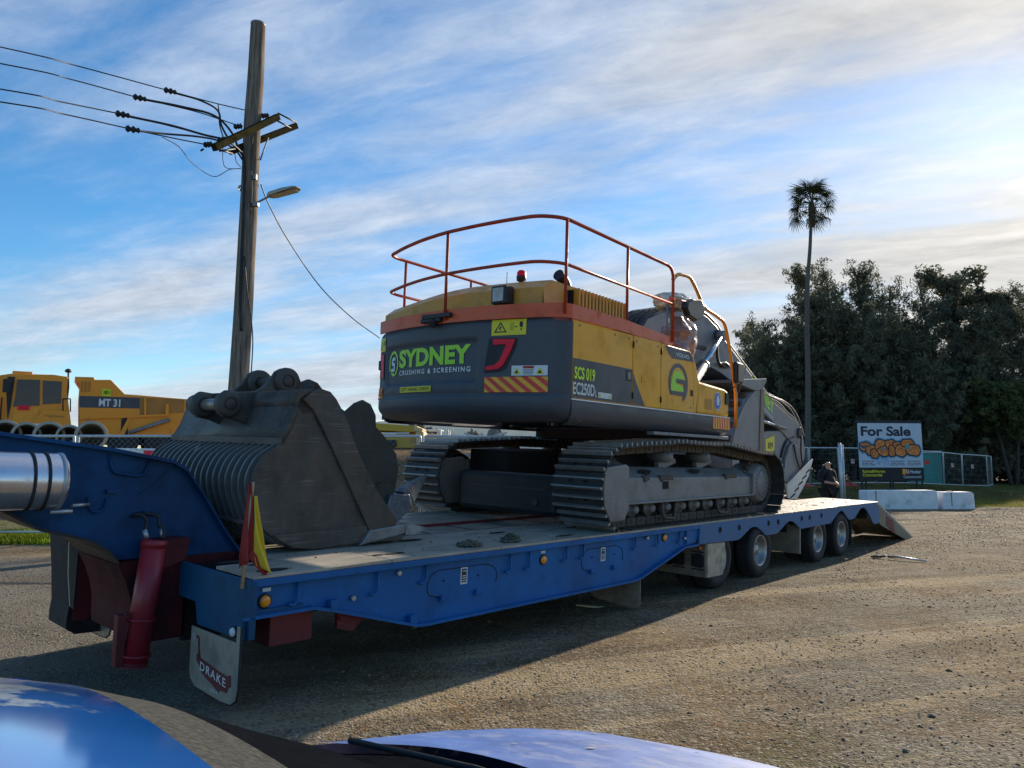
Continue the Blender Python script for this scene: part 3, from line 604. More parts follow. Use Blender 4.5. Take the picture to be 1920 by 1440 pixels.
# alloy air tank on the gooseneck
mb = MB(); mb.lathe([(0, .16), (.02, .175), (.05, .182), (3.4, .182)], (-8.545, .90, 1.448), (-1, 0, .03), 40); mb.build('alloy_tank', M['tank'], T)
mb = MB(); mb.lathe([(0, .0005), (-.012, .07), (.0, .14), (.02, .17), (.022, .185), (.045, .187), (.048, .180)], (-8.54, .90, 1.448), (-1, 0, .03), 40); mb.build('tank_end_cap', M['steel'], T)
for d in (.115, .195):
    mb = MB(); mb.lathe([(d, .183), (d, .189), (d + .016, .189), (d + .016, .183)], (-8.54, .90, 1.448), (-1, 0, .03), 40); mb.build('tank_strap', M['black'], T)
mb = MB(); mb.cyl((-8.62, .82, 1.262), (-8.50, .80, 1.262), .014, 8); mb.build('tank_valve', M['steel'], T)
mb = MB(); mb.cyl((-8.46, .95, 1.285), (-8.34, 1.0, 1.285), .012, 8); mb.build('drain_cock', M['steel'], T)
# far-side guard and wing seen through the neck
gd = [(-8.045, .93), (-7.96, .93), (-7.82, .84), (-7.70, .70), (-7.60, .56), (-7.53, .35), (-7.55, .16), (-7.62, .09), (-7.93, .10), (-8.0, .15), (-8.0, .23), (-7.99, .33), (-8.01, .6)]
mb = MB(); mb.prism(gd, 2.35, 2.80); mb.build('far_guard', M['black'], T, fix=True)
mb = MB(); mb.prism([(-7.95, .80), (-7.84, .74), (-7.74, .58), (-7.70, .50), (-7.80, .28), (-7.86, .20), (-7.96, .22)], 2.33, 2.35); mb.build('far_guard_panel', M['red'], T, fix=True)
mb = MB(); mb.prism([(-8.035, .90), (-7.96, .82), (-7.965, .31), (-7.99, .34), (-8.02, .6)], 2.32, 2.345); mb.build('far_flap', M['stainless'], T, fix=True)
# rear ramps
for v0 in (.02, 1.72):
    mb = MB(); mb.prism([(5.36, .80), (5.46, .80), (7.82, -.01), (7.30, -.01), (5.60, .40), (5.36, .50)], v0, v0 + .03); mb.prism([(5.36, .80), (5.46, .80), (7.82, -.01), (7.30, -.01), (5.60, .40), (5.36, .50)], v0 + 1.0, v0 + 1.03)
    mb.build('ramp_side', M['mudboard'], T, fix=True)
    mb = MB(); mb.prism([(5.46, .835), (7.86, .01), (7.80, -.015), (5.44, .80)], v0, v0 + 1.03); mb.build('ramp_deck', mat('ramp_cream', (.50, .46, .38), .6, 0, .15, 5, .1, 40, (.2, .15, .1), .3, 4), T, fix=True)
    for k in range(9):
        u_ = 5.62 + k * .24; w_ = .835 - (u_ - 5.46) * .344; mb = MB(); mb.box(u_, u_ + .03, v0 + .05, v0 + .98, w_, w_ + .018); mb.build('ramp_cleat', M['steel'], T)
    mb = MB(); mb.cyl((5.45, v0, .70), (5.45, v0 + 1.03, .70), .035, 12); mb.build('ramp_hinge', M['red'], T)
    mb = MB(); mb.prism([(5.95, .56), (6.35, .45), (6.55, .16), (6.3, .22), (5.95, .38)], v0 - .008, v0); mb.build('ramp_rust_patch', M['red'], T, fix=True)
mb = MB(); mb.prism([(4.10, .50), (4.35, .52), (4.9, .30), (4.95, .24), (4.5, .26), (4.2, .36)], .30, .95); mb.build('ramp_ram_bracket', M['mudboard'], T, fix=True)

# chains on the deck
def chain_heap(label, pts, n, r, h):
    th = thing('load_chain', label, 'chain', TM @ Matrix.Translation((pts[0], pts[1], .869)))
    mb = MB()
    for k in range(n):
        t = k / n; a = t * 17.0; rr = r * (0.25 + .75 * abs(math.sin(k * 1.7))); c = Vector((rr * math.cos(a) * 1.4, rr * math.sin(a), .012 + h * (1 - rr / r) * random.random()))
        m = Matrix.Translation(c) @ Matrix.Rotation(a + 1.2, 4, 'Z') @ Matrix.Rotation(random.uniform(-.6, .6) + (k % 2) * 1.4, 4, 'X')
        mb.tube([m @ Vector((.026 * math.cos(q) * 1.25, .017 * math.sin(q), 0)) for q in np.linspace(0, 2 * math.pi, 11)], .006, 5, cap=False)
    mb.build('chain_links', mat('chain_steel', (.14, .13, .095), .55, .5, .3, 20), th, kind='stuff')
    mb = MB(); mb.tube([(-r * 1.5, -.01, .012), (-r * .5, .0, .03), (r * .3, .01, .02), (r * 1.4, -.02, .012)], [.012, .02, .016, .01], 8); mb.build('chain_dog', mat('chain_steel2', (.16, .14, .10), .6, .4, .3, 20), th)
chain_heap('low tangled load chain on the trailer deck, nearer the steel buckets', (-5.50, .20), 46, .085, .045)
chain_heap('taller heap of load chain on the trailer deck, nearer the excavator track', (-4.97, .19), 60, .075, .085)

# flag on its stick at the front corner
Fg = thing('warning_flag', 'drooping red and yellow flag on a wooden stick at the trailer front corner', 'flag', TM @ Matrix.Translation((-7.72, .02, .80)))
mb = MB(); mb.tube([(0, 0, 0), (.004, -.003, .35), (.03, -.008, .68)], .012, 8); mb.build('stick', M['wood'], Fg)
def cloth(u0, u1, wb, wt, v0, ph):
    def fn(a, b):
        hw = (.25 + .75 * (1 - b) ** 0.8); x = u0 + (u1 - u0) * a * hw + .03 * b; z = wb + (wt - wb) * b + (.05 * a if b < .5 else 0) * (1 - b)
        return (x, v0 + .018 * math.sin(a * 9 + ph + b * 4) * hw, z)
    return fn
mb = MB(); mb.grid(cloth(-.035, .055, .13, .68, -.014, 0), 14, 20); o = mb.build('red_cloth', M['flagred'], Fg); s_ = o.modifiers.new('s', 'SOLIDIFY'); s_.thickness = .003
mb = MB(); mb.grid(lambda a, b: (.035 + (.085 - .065 * b) * a + .12 * (1 - b) ** 2 * (.35 + a * .3), -.03 + .02 * math.sin(a * 7 + b * 6) * (1.2 - b), .07 + .07 * (1 - a) * (1 - b) + .52 * b), 14, 24); o = mb.build('yellow_cloth', M['flagyel'], Fg); s_ = o.modifiers.new('s', 'SOLIDIFY'); s_.thickness = .003
mb = MB(); mb.grid(lambda a, b: (.02 + .13 * b + .02 * a, -.012, .20 - .15 * b + .05 * a), 4, 8); o = mb.build('red_fold', M['flagred'], Fg); s_ = o.modifiers.new('s', 'SOLIDIFY'); s_.thickness = .003

# soil crumbs fallen on the deck
_r = random.Random(8); mb = MB()
for k in range(520):
    u_ = _r.uniform(-7.5, 5.2); v_ = _r.choice((_r.uniform(.04, 1.0), _r.uniform(.3, 1.0), _r.uniform(1.8, 2.7))); r_ = _r.uniform(.004, .016) * (1.6 if abs(u_ + 1.2) < 3 and _r.random() < .4 else 1)
    P_ = [(u_ + r_ * _r.uniform(.6, 1.3) * math.cos(q), v_ + r_ * _r.uniform(.6, 1.3) * math.sin(q), .868) for q in (0, 1.6, 3.1, 4.7)] + [(u_, v_, .869 + r_ * .8)]
    mb.add(P_, [(0, 1, 4), (1, 2, 4), (2, 3, 4), (3, 0, 4)])
mb.build('soil_crumbs', mat('dry_soil', (.15, .11, .075), .95, 0, .4, 20, spec=.1), T, kind='stuff')
# ------------------------------------------------------------------ excavator
X = thing('excavator', 'charcoal and amber tracked excavator with orange handrail parked on the trailer, boom folded away', 'excavator', UM)
XK = UM.inverted() @ KM
# ---- undercarriage (built in the track frame)
def track_path(n):
    Rr = .47
    pts = []
    for a in np.linspace(-90, -270, 26): pts.append((-.46 + Rr * math.cos(R(a)), Rr + Rr * math.sin(R(a))))
    tops = [(-.46, .94), (-.1, .965), (.35, .985), (.75, 1.01), (1.2, 1.0), (1.65, .995), (2.0, 1.0), (2.5, .955), (3.0, .905), (3.42, .89)]
    q = smooth_path([(a, 0, b) for a, b in tops], 6); pts += [(p.x, p.z) for p in q[1:-1]]
    for a in np.linspace(90, -90, 24): pts.append((3.42 + .44 * math.cos(R(a)), .445 + .445 * math.sin(R(a))))
    pts.append((-.46, 0.0))
    P = np.array(pts); d = np.hypot(*(np.roll(P, -1, 0) - P).T); s = np.concatenate([[0], np.cumsum(d)]); tot = s[-1]; P2 = np.vstack([P, P[:1]])
    o = []
    for k in range(n):
        t = tot * k / n; t2 = (t + tot * .4 / n) % tot
        p = np.array([np.interp(t, s, P2[:, i]) for i in (0, 1)]); q = np.array([np.interp(t2, s, P2[:, i]) for i in (0, 1)])
        o.append((p, (q - p) / np.hypot(*(q - p))))
    return o, tot
NS = 52
tp, tot = track_path(NS); pitch = tot / NS
sh = MB(); sh.box(-pitch * .47, pitch * .47, 0, .66, -.030, -.012)
sh.k = 1
for dx, hh in ((-.34, .042), (.16, .034)): sh.prism([(pitch * dx - .016, -.012), (pitch * dx + .018, -.012), (pitch * dx + .010, -.012 + hh), (pitch * dx - .008, -.012 + hh)], 0, .66)
sh.k = 2
for vv in (.20, .40): sh.box(-.012, .016, vv, vv + .06, -.0119, -.010)
shoe_me = sh.mesh('track_shoe', [M['track'], M['grouser'], M['hole']])
lk = MB()
for k, (p, t) in enumerate(tp):
    nn = np.array([-t[1], t[0]])  # path runs so the outside is to the left or right
    for v_ in (.20, .42): lk.add([], [])
for ti, v0 in enumerate((0.0, 2.53)):
    chain = MB()
    for k, (p, t) in enumerate(tp):
        # outward normal
        nrm_ = np.array([t[1], -t[0]]) * 1.0
        c = np.array([1.48, .47]); 
        ang = math.atan2(t[1], t[0])
        m = Matrix(((t[0], 0, nrm_[0], p[0]), (0, 1, 0, v0), (t[1], 0, nrm_[1], p[1]), (0, 0, 0, 1)))
        # choose sign so local +z points away from the track loop
        away = np.dot(nrm_, p - np.array([min(max(p[0], -.3), 3.3), .47])) > 0
        if not away: m = m @ Matrix.Rotation(math.pi, 4, 'X') @ Matrix.Translation((0, -.66, 0))
        o = bpy.data.objects.new('track_shoe', shoe_me); col.objects.link(o); o.parent = X; o.matrix_local = XK @ m
        for v_ in (.20, .40): chain.box(-pitch * .45, pitch * .45, v_, v_ + .06, -.12, -.03, m)
        chain.cyl(m @ Vector((0, .19, -.08)), m @ Vector((0, .47, -.08)), .022, 6)
    chain.xf(XK); chain.build('track_chain', M['trackmud'], X, kind='stuff')
    outer = v0 if ti == 0 else v0 + .66; sg = 1 if ti == 0 else -1
    V = lambda d: outer + sg * d
    # frame: boxed beam with sloping top, lower lip, end guard
    mb = MB(); mb.add([(-.33, V(.10), .30), (2.90, V(.10), .30), (2.90, V(.10), .55), (-.33, V(.10), .575), (2.80, V(.28), .66), (-.33, V(.28), .70), (2.80, V(.56), .66), (-.33, V(.56), .70), (-.33, V(.56), .30), (2.90, V(.56), .30)],
        [(0, 1, 2, 3), (3, 2, 4, 5), (5, 4, 6, 7), (7, 6, 9, 8), (8, 9, 1, 0), (0, 3, 5, 7, 8), (1, 9, 6, 4, 2)])
    mb.box(-.33, 2.93, V(.06), V(.12), .285, .312); mb.box(2.88, 2.93, V(.06), V(.5), .30, .60); mb.xf(XK); mb.build('track_frame', M['frame'], X, fix=True, bevel=.012)
    mb = MB(); mb.prism([(-.83, .19), (-.72, .11), (-.42, .12), (-.34, .24), (-.34, .70), (-.40, .735), (-.84, .70)], V(.045), V(.56)); mb.xf(XK); mb.build('end_guard', M['frame'], X, fix=True, bevel=.02)
    for a, b in ((.02, .16), (1.22, .16)):
        mb = MB(); mb.add([(a, V(.16), .645), (a + .16, V(.12), .615), (a + .34, V(.20), .655), (a + .10, V(.22), .672)], [(0, 1, 2, 3)]); mb.xf(XK); mb.build('frame_slot', M['hole'], X)
    mb = MB(); mb.box(.45, .58, V(.093), V(.11), .44, .53); mb.xf(XK); mb.build('inspection_hole', M['hole'], X)
    for a, b in ((.02, .12), (.38, .30), (2.06, .34)):
        mb = MB(); mb.box(a, a + b, V(.085), V(.14), .545, .60); mb.cyl((a + .04, V(.08), .56), (a + .04, V(.14), .56), .035, 10); mb.xf(XK); mb.build('frame_step', M['trackmud'], X, bevel=.006)
    # drive hub and idler
    for cu, cw, rr in ((3.40, .45, .27), (-.46, .47, .30)):
        mb = MB(); mb.lathe([(0, .0005), (0, rr * .80), (.02, rr * .86), (.02, rr), (.10, rr * 1.02), (.14, rr * 1.25), (.20, rr * 1.25), (.40, rr)], (cu, V(.16), cw), (0, sg, 0), 30)
        for k in range(18):
            a = 2 * math.pi * k / 18; mb.cyl((cu + rr * .70 * math.cos(a), V(.16), cw + rr * .70 * math.sin(a)), (cu + rr * .70 * math.cos(a), V(.145), cw + rr * .70 * math.sin(a)), .014, 6)
        mb.xf(XK); mb.build('drive_hub' if cu > 0 else 'idler', M['frame'] if cu > 0 else M['trackmud'], X)
    mb = MB()
    for k in range(21):
        a = 2 * math.pi * k / 21; m = Matrix.Translation((3.41, V(.30), .447)) @ Matrix.Rotation(a, 4, 'Y'); mb.box(-.03, .03, -.03, .03, .30, .385, m)
    mb.lathe([(-.03, .28), (-.03, .32), (.03, .32), (.03, .28)], (3.41, V(.30), .447), (0, 1, 0), 24); mb.xf(XK); mb.build('sprocket', M['trackmud'], X, kind='stuff')
    for k in range(9):
        u_ = -.05 + k * .36
        mb = MB(); mb.lathe([(-.01, .0005), (-.01, .040), (.02, .052), (.05, .055), (.06, .095), (.09, .095), (.10, .078), (.30, .078), (.31, .095), (.36, .095)], (u_, V(.14), .215), (0, sg, 0), 16); mb.xf(XK); mb.build('bottom_roller', M['frame'], X)
    for u_ in (.62, 2.02):
        mb = MB(); mb.tube(rounded([(u_ - .16, V(.13), .29), (u_ - .15, V(.09), .10), (u_ + .10, V(.09), .08), (u_ + .18, V(.13), .29)], .05, 4), .02, 6); mb.xf(XK); mb.build('chain_guide', M['trackmud'], X)
    for u_ in (.78, 1.75):
        mb = MB(); mb.lathe([(0, .0005), (0, .055), (.03, .06), (.04, .075), (.30, .075), (.30, .0005)], (u_, V(.18), .82), (0, sg, 0), 16); mb.prism([(u_ - .02, .66), (u_ + .06, .66), (u_ + .40, .74), (u_ + .38, .79), (u_ + .05, .83), (u_ - .03, .83)], V(.40), V(.34)); mb.xf(XK); mb.build('carrier_roller', M['frame'], X, fix=True)
# centre frame and slew ring
mb = MB(); mb.box(.75, 2.2, .6, 2.6, .38, .84); mb.prism([(-.3, .35), (.8, .30), (.8, .86), (-.3, .84)], .60, 1.1); mb.prism([(2.1, .40), (2.9, .45), (2.9, .62), (2.1, .78)], .55, 1.1); mb.prism([(-.3, .35), (.8, .30), (.8, .86), (-.3, .84)], 1.9, 2.6); mb.prism([(2.1, .40), (2.9, .45), (2.9, .62), (2.1, .78)], 2.1, 2.6)
mb.box(-.2, .2, .55, .9, .42, .6); mb.xf(XK); mb.build('centre_frame', M['dark'], X, fix=True, bevel=.02)
mb = MB(); mb.lathe([(.82, .62), (.82, .70), (.93, .70), (.93, .60), (1.02, .60)], (0, 0, -.12), (0, 0, 1), 48); mb.build('slew_ring', M['dark'], X)
# a dark belly blade seen between the tracks
mb = MB(); mb.box(-.70, -.58, .80, 2.40, .10, .58); mb.xf(XK); mb.build('belly_guard', M['blackpaint'], X, bevel=.06)
mb = MB(); mb.box(-.71, -.695, .95, 2.2, .40, .415); mb.cyl((-.715, 1.1, .25), (-.69, 1.1, .25), .04, 12); mb.xf(XK); mb.build('guard_bolt_strip', M['trackmud'], X, kind='stuff')
# ---- revolving frame
mb = MB(); mb.box(-.8, .9, -1.30, .6, 1.00, 1.16); mb.box(.0, .9, .5, 1.30, 1.02, 1.16); mb.box(.6, 1.1, -.45, .45, 1.0, 2.0); mb.build('revolving_frame', M['dark'], X, bevel=.02)
mb = MB(); mb.box(-1.27, .94, -1.40, -1.30, 1.075, 1.115); mb.build('platform_edge', M['frame'], X, bevel=.006)
# side sill, near
def sill(s):
    mb = MB(); pr = [(1.375, 0), (1.33, .006), (1.22, .0), (1.15, -.04), (1.12, -.12)]
    mb.grid(lambda a, b: (-3.02 + 3.99 * a, s * (1.40 + pr[int(round(b * 4))][1]), pr[int(round(b * 4))][0]), 12, 4); return mb.build('side_sill', M['grey'], X)
sill(-1); sill(1)
mb = MB(); mb.box(-3.02, .965, -1.412, -1.39, 1.372, 1.386); mb.build('sill_trim', M['white'], X)
# ---- counterweight with curved back
def cwu(v):
    a = abs(v); u = -3.42 + .27 * (a / 1.4) ** 2
    r = .17
    if a > 1.4 - r: d = min(a - (1.4 - r), r); u += r - math.sqrt(max(0, r * r - d * d))
    return u
def cw_off(v, w_):
    o = 0.0
    # top edge rolls over, bottom tucks under, lip line at w=1.41
    if w_ > 2.15: t = (w_ - 2.15) / .06; o += .03 * t * t
    if w_ < 1.43: o += .012 - .020 * smooth01((1.43 - w_) / .03)
    if w_ < 1.30: t = (1.30 - w_) / .145; o += .20 * t * t
    # recessed logo panel
    a = smooth01((v + .47) / .05) * smooth01((1.12 - v) / .05) * smooth01((w_ - 1.535) / .035) * smooth01((2.02 - w_) / .05)
    return o + .028 * a
wl = [1.155, 1.17, 1.195, 1.22, 1.26, 1.30, 1.36, 1.395, 1.41, 1.42, 1.435, 1.50, 1.535, 1.55, 1.57, 1.60] + list(np.linspace(1.66, 1.96, 8)) + [1.99, 2.01, 2.04, 2.09, 2.13, 2.16, 2.185, 2.205, 2.21]
al_ = [-1.40 + .17 * (1 - math.cos(t)) for t in np.linspace(0, math.pi / 2, 8)]
vl = al_[:-1] + list(np.arange(-1.23, 1.2301, .02)) + [-x for x in reversed(al_[:-1])]
mb = MB(); mb.sflag = True
vs = []
for v_ in vl:
    for w_ in wl:
        vs.append((cwu(v_) + cw_off(v_, w_), v_ * (1 - (.02 * smooth01((w_ - 2.15) / .06))), w_))
nw = len(wl); mb.add(vs, [(i * nw + j, i * nw + j + 1, (i + 1) * nw + j + 1, (i + 1) * nw + j) for i in range(len(vl) - 1) for j in range(nw - 1)])
mb.sflag = False
# lid, floor and short flanks
top = [(cwu(v_) + cw_off(v_, 2.21), v_ * .98, 2.21) for v_ in vl[::4] + [vl[-1]]]; mb.add(top + [(-2.6, 1.37, 2.21), (-2.6, -1.37, 2.21)], [tuple(range(len(top) + 2))])
bot = [(cwu(v_) + cw_off(v_, 1.155), v_, 1.155) for v_ in vl[::4] + [vl[-1]]]; mb.add(bot + [(-2.6, 1.3, 1.155), (-2.6, -1.3, 1.155)], [tuple(reversed(range(len(bot) + 2)))])
for s in (-1, 1): mb.add([(-3.03, s * 1.40, 1.16), (-3.0, s * 1.35, 1.16), (-3.0, s * 1.35, 2.21), (-3.03, s * 1.372, 2.21)], [(0, 1, 2, 3)])
CW = mb.build('counterweight', M['grey'], X)
def FR(off):
    def f(x, y): return (cwu(x) + cw_off(x, y) - off, x, y)
    return f
D1, D2, D3 = FR(.008), FR(.0115), FR(.015)
# lettering (text runs towards -v as seen from behind)
mb = MB(); put_text(mb, 'SYDNEY', D1, .825, -.355, 1.745, 1.955, bold=.045, space=1.02); mb.build('lettering', M['green'], X)
mb = MB(); put_text(mb, 'CRUSHING & SCREENING', D1, .815, -.355, 1.66, 1.715, bold=.02, space=1.35); mb.build('lettering', M['white'], X)
def s_logo(mbg, mbw, cx, cy, rx, ry, fn, fn2, sx):
    # ring with a tail and a squared S inside; sx=-1 when x runs to the left
    put_ring(mbg, cx, cy, rx, ry, rx * .22, ry * .20, R(-60), R(215), (lambda x, y: fn(cx + (x - cx) * sx, y)), 30)
    S = [(.42, .50), (-.18, .50), (-.42, .30), (-.42, -.05), (-.22, -.12), (.10, -.12), (.10, -.34), (-.50, -.34), (-.50, -.58), (.25, -.58), (.38, -.45), (.38, .02), (.22, .12), (-.12, .12), (-.12, .26), (.42, .26)]
    vs = [fn2(cx + a * rx * .95 * sx, cy + b * ry) for a, b in S]
    for q in ((0, 1, 14, 15), (1, 2, 3, 14), (3, 4, 13, 14), (4, 5, 12, 13), (5, 10, 11, 12), (6, 9, 10, 5), (7, 8, 9, 6)): mbw.add([vs[i] for i in q], [(0, 1, 2, 3)])
g_, w__ = MB(), MB(); s_logo(g_, w__, .955, 1.803, .105, .155, D1, D2, -1)
put_poly(g_, [(1.02, 1.70), (.955, 1.655), (.90, 1.672), (.93, 1.69), (.98, 1.70)], D1)
g_.build('logo_ring', M['green'], X); w__.build('logo_letter', M['stickwhite'], X)
mb = MB(); put_rect(mb, .745, .18, 1.457, 1.52, D1, 6); mb.build('drive_plate', M['stickyel'], X); mb = MB(); put_text(mb, 'LEFT HAND DRIVE', D2, .725, .20, 1.468, 1.510, bold=.0); 
for a_, b_ in ((.735, .19),): 
    pass
mb.build('drive_lettering', M['ink'], X)
# yellow warning sticker: triangle and pictogram
def warn(x0, x1, y0, y1):
    mb = MB(); put_rect(mb, x0, x1, y0, y1, D1, 4); mb.build('warning_sticker', M['stickyel'], X)
    W_ = x1 - x0; H_ = y1 - y0; P = lambda a, b: (x0 + a * W_, y0 + b * H_)
    mb = MB(); 
    o_ = [P(.08, .18), P(.46, .18), P(.27, .85)]; i_ = [P(.135, .25), P(.405, .25), P(.27, .73)]
    for k in range(3): put_poly(mb, [o_[k], o_[(k + 1) % 3], i_[(k + 1) % 3], i_[k]], D2)
    put_poly(mb, [P(.25, .32), P(.29, .32), P(.26, .45), P(.31, .45), P(.27, .62), P(.26, .50), P(.22, .48)], D2)
    put_poly(mb, [P(.86, .46), P(.91, .50), P(.91, .80), P(.86, .84), P(.82, .78), P(.82, .52)], D2); put_poly(mb, [P(.85, .28), P(.88, .28), P(.88, .40), P(.85, .40)], D2)
    put_rect(mb, *(P(.68, .5)[0], P(.76, .5)[0]), P(0, .48)[1], P(0, .53)[1], D2)
    for a in (.56, .60, .64): put_rect(mb, P(a, 0)[0], P(a + .008, 0)[0], P(0, .3)[1], P(0, .78)[1], D2)
    mb.build('warning_pictogram', M['ink'], X)
warn(-.625, -1.01, 2.02, 2.185); warn(1.30, 1.14, 1.97, 2.13)
# tail lamps in slanted recesses
mb = MB(); put_poly(mb, [(-.60, 2.00), (-.92, 1.99), (-.905, 1.90), (-.80, 1.68), (-.74, 1.645), (-.545, 1.635), (-.555, 1.70)], D1); mb.build('lamp_recess', M['ink'], X)
mb = MB()
J = [(-.655, 1.985), (-.90, 1.975), (-.86, 1.86), (-.775, 1.71), (-.72, 1.672), (-.575, 1.665), (-.58, 1.70), (-.68, 1.715), (-.735, 1.76), (-.80, 1.90), (-.805, 1.925), (-.66, 1.925)]
v1 = [D2(*p) for p in J]; v2 = [FR(.022)(*p) for p in J]; n_ = len(J); mb.add(v1 + v2, [tuple(range(n_, 2 * n_))] + [(i, (i + 1) % n_, (i + 1) % n_ + n_, i + n_) for i in range(n_)]); mb.build('tail_lamp', M['redlens'], X)
mb = MB(); put_poly(mb, [(1.28, 1.96), (1.15, 1.95), (1.14, 1.62), (1.21, 1.63), (1.27, 1.66)], D1); mb.build('lamp_recess', M['ink'], X)
mb = MB(); put_poly(mb, [(1.25, 1.94), (1.165, 1.93), (1.155, 1.64), (1.21, 1.66), (1.235, 1.80)], D2); mb.build('tail_lamp', M['redlens'], X)
# white safety decals
mb = MB(); put_rect(mb, -.865, -1.24, 1.603, 1.705, D1, 5); mb.build('safety_decal', M['stickwhite'], X)
mb = MB()
for cx in (-.925, -1.165): put_poly(mb, [(cx + .042, 1.618), (cx - .042, 1.618), (cx, 1.688)], D2)
mb.build('hazard_triangle', M['stickyel'], X)
mb = MB(); put_rect(mb, -.99, -1.105, 1.675, 1.70, D2, 2); mb.build('danger_bar', M['stickred'], X)
mb = MB(); 
for cx in (-.925, -1.165): put_poly(mb, [(cx + .018, 1.626), (cx - .018, 1.626), (cx - .01, 1.645), (cx, 1.66), (cx + .01, 1.645)], D3)
for y_ in (1.615, 1.63, 1.645, 1.66): put_rect(mb, -.99, -1.10, y_, y_ + .005, D2, 2)
put_text(mb, 'DANGER', D3, -1.0, -1.095, 1.681, 1.694, bold=.02); mb.build('decal_print', M['ink'], X)
# chevron boards
def chevron(x0, x1, y0, y1, n, s=1):
    mb = MB(); put_rect(mb, x0, x1, y0, y1, D1, 6); mb.build('chevron_board', M['stickor'], X)
    mb = MB(); W_ = (x1 - x0) / n; H_ = y1 - y0
    for k in range(-2, n + 1):
        a = x0 + k * W_; quad = [(a, y1), (a + W_ * .5, y1), (a + W_ * .5 + s * W_ * 1.45, y0), (a + s * W_ * 1.45, y0)]
        lo, hi = min(x0, x1), max(x0, x1)
        # clip by shifting along the slanted edges
        def clip(poly, lim, keep):
            o = []
            for i in range(len(poly)):
                p, q = poly[i], poly[(i + 1) % len(poly)]; ip, iq = keep(p[0], lim), keep(q[0], lim)
                if ip: o.append(p)
                if ip != iq: t = (lim - p[0]) / (q[0] - p[0]); o.append((lim, p[1] + t * (q[1] - p[1])))
            return o
        quad = clip(quad, lo, lambda a, b: a >= b - 1e-9)
        if len(quad) > 2: quad = clip(quad, hi, lambda a, b: a <= b + 1e-9)
        if len(quad) > 2: put_poly(mb, quad, D2)
    mb.build('chevron_stripe', M['stickred'], X)
chevron(-.56, -1.245, 1.435, 1.592, 5); chevron(1.385, 1.17, 1.40, 1.53, 4, -1)
# ---- side doors, near side, with paint break
def side_panel(u0, u1, w0, w1, s=-1, m='yellow', nm='door_panel'):
    mb = MB(); mb.box(u0 + .005, u1 - .005, s * 1.40, s * 1.36, w0, w1); return mb.build(nm, M[m], X, bevel=.012)
for s in (-1, 1):
    side_panel(-3.02, -1.80, 1.39, 2.19, s); side_panel(-1.80, -1.12, 1.39, 2.19, s)
    if s < 0:
        mb = MB(); mb.prism([(-1.115, 1.39), (-.20, 1.39), (-.20, 1.80), (-.26, 2.12), (-.33, 2.18), (-1.115, 2.185)], -1.40, -1.36); mb.build('door_panel', M['yellow'], X, fix=True, bevel=.012)
        mb = MB(); mb.prism([(-.195, 1.39), (-.13, 1.39), (-.03, 1.80), (-.12, 1.98), (-.23, 2.14), (-.255, 2.12), (-.195, 1.80)], -1.395, -1.0); mb.build('corner_post', M['yellow'], X, fix=True, bevel=.01)
Sd = lambda x, y: (x, -1.4035, y); Sd2 = lambda x, y: (x, -1.4065, y); Sd3 = lambda x, y: (x, -1.4095, y)
mb = MB(); put_poly(mb, [(-3.008, 1.40), (-1.812, 1.40), (-1.812, 1.795), (-3.008, 1.795)], Sd); mb.build('charcoal_band', M['grey'], X)
mb = MB(); put_poly(mb, [(-1.79, 1.40), (-1.515, 1.40), (-1.75, 1.69), (-1.79, 1.76)], Sd); mb.build('charcoal_tip', M['grey'], X)
mb = MB(); put_poly(mb, [(-1.03, 2.17), (-.90, 2.06), (-.80, 2.03), (-.22, 2.05), (-.27, 2.11), (-.34, 2.165)], Sd); mb.build('charcoal_top', M['grey'], X)
mb = MB(); put_text(mb, 'SCS 019', Sd2, -2.985, -2.60, 1.585, 1.715, bold=.03); mb.build('fleet_number', M['lime'], X)
mb = MB(); put_text(mb, 'EC250D', Sd2, -3.005, -2.60, 1.43, 1.555, bold=.02); put_text(mb, 'L', Sd2, -2.585, -2.555, 1.43, 1.50, bold=.02); put_text(mb, 'VOLVO', Sd2, -.74, -.36, 2.068, 2.118, bold=.02); mb.build('model_lettering', M['stickwhite'], X)
mb = MB(); put_rect(mb, -2.53, -2.26, 1.425, 1.485, Sd2); mb.build('safety_decal', M['stickwhite'], X)
mb = MB(); 
for cx in (-2.495, -2.295): put_poly(mb, [(cx - .022, 1.432), (cx + .022, 1.432), (cx, 1.475)], Sd3)
mb.build('hazard_triangle', M['stickyel'], X)
mb = MB(); mb.box(-1.96, -1.835, -1.406, -1.40, 1.655, 1.775); mb.build('door_handle', M['ink'], X); mb = MB(); mb.box(-1.93, -1.86, -1.412, -1.405, 1.675, 1.755); mb.cyl((-1.895, -1.415, 1.70), (-1.895, -1.405, 1.70), .012, 10); mb.build('handle_paddle', M['frame'], X)
g_, w__ = MB(), MB(); s_logo(g_, w__, -.655, 1.73, .27, .255, Sd, Sd2, 1); g_.build('side_logo_ring', M['grey'], X)
w2 = MB(); put_poly(w2, [(-.86, 1.70), (-.80, 1.86), (-.66, 1.90), (-.50, 1.84), (-.50, 1.78), (-.70, 1.78), (-.70, 1.73), (-.52, 1.70), (-.50, 1.64), (-.86, 1.63)], Sd); w2.build('side_logo_fill', M['green'], X)
S2 = MB()
for q in ([(-.86, 1.63), (-.86, 1.58), (-.50, 1.58), (-.47, 1.63)], [(-.50, 1.58), (-.44, 1.60), (-.44, 1.78), (-.50, 1.78)], [(-.72, 1.79), (-.72, 1.735), (-.50, 1.735), (-.50, 1.79)]): put_poly(S2, q, Sd2)
S2.build('side_logo_letter', M['grey'], X)
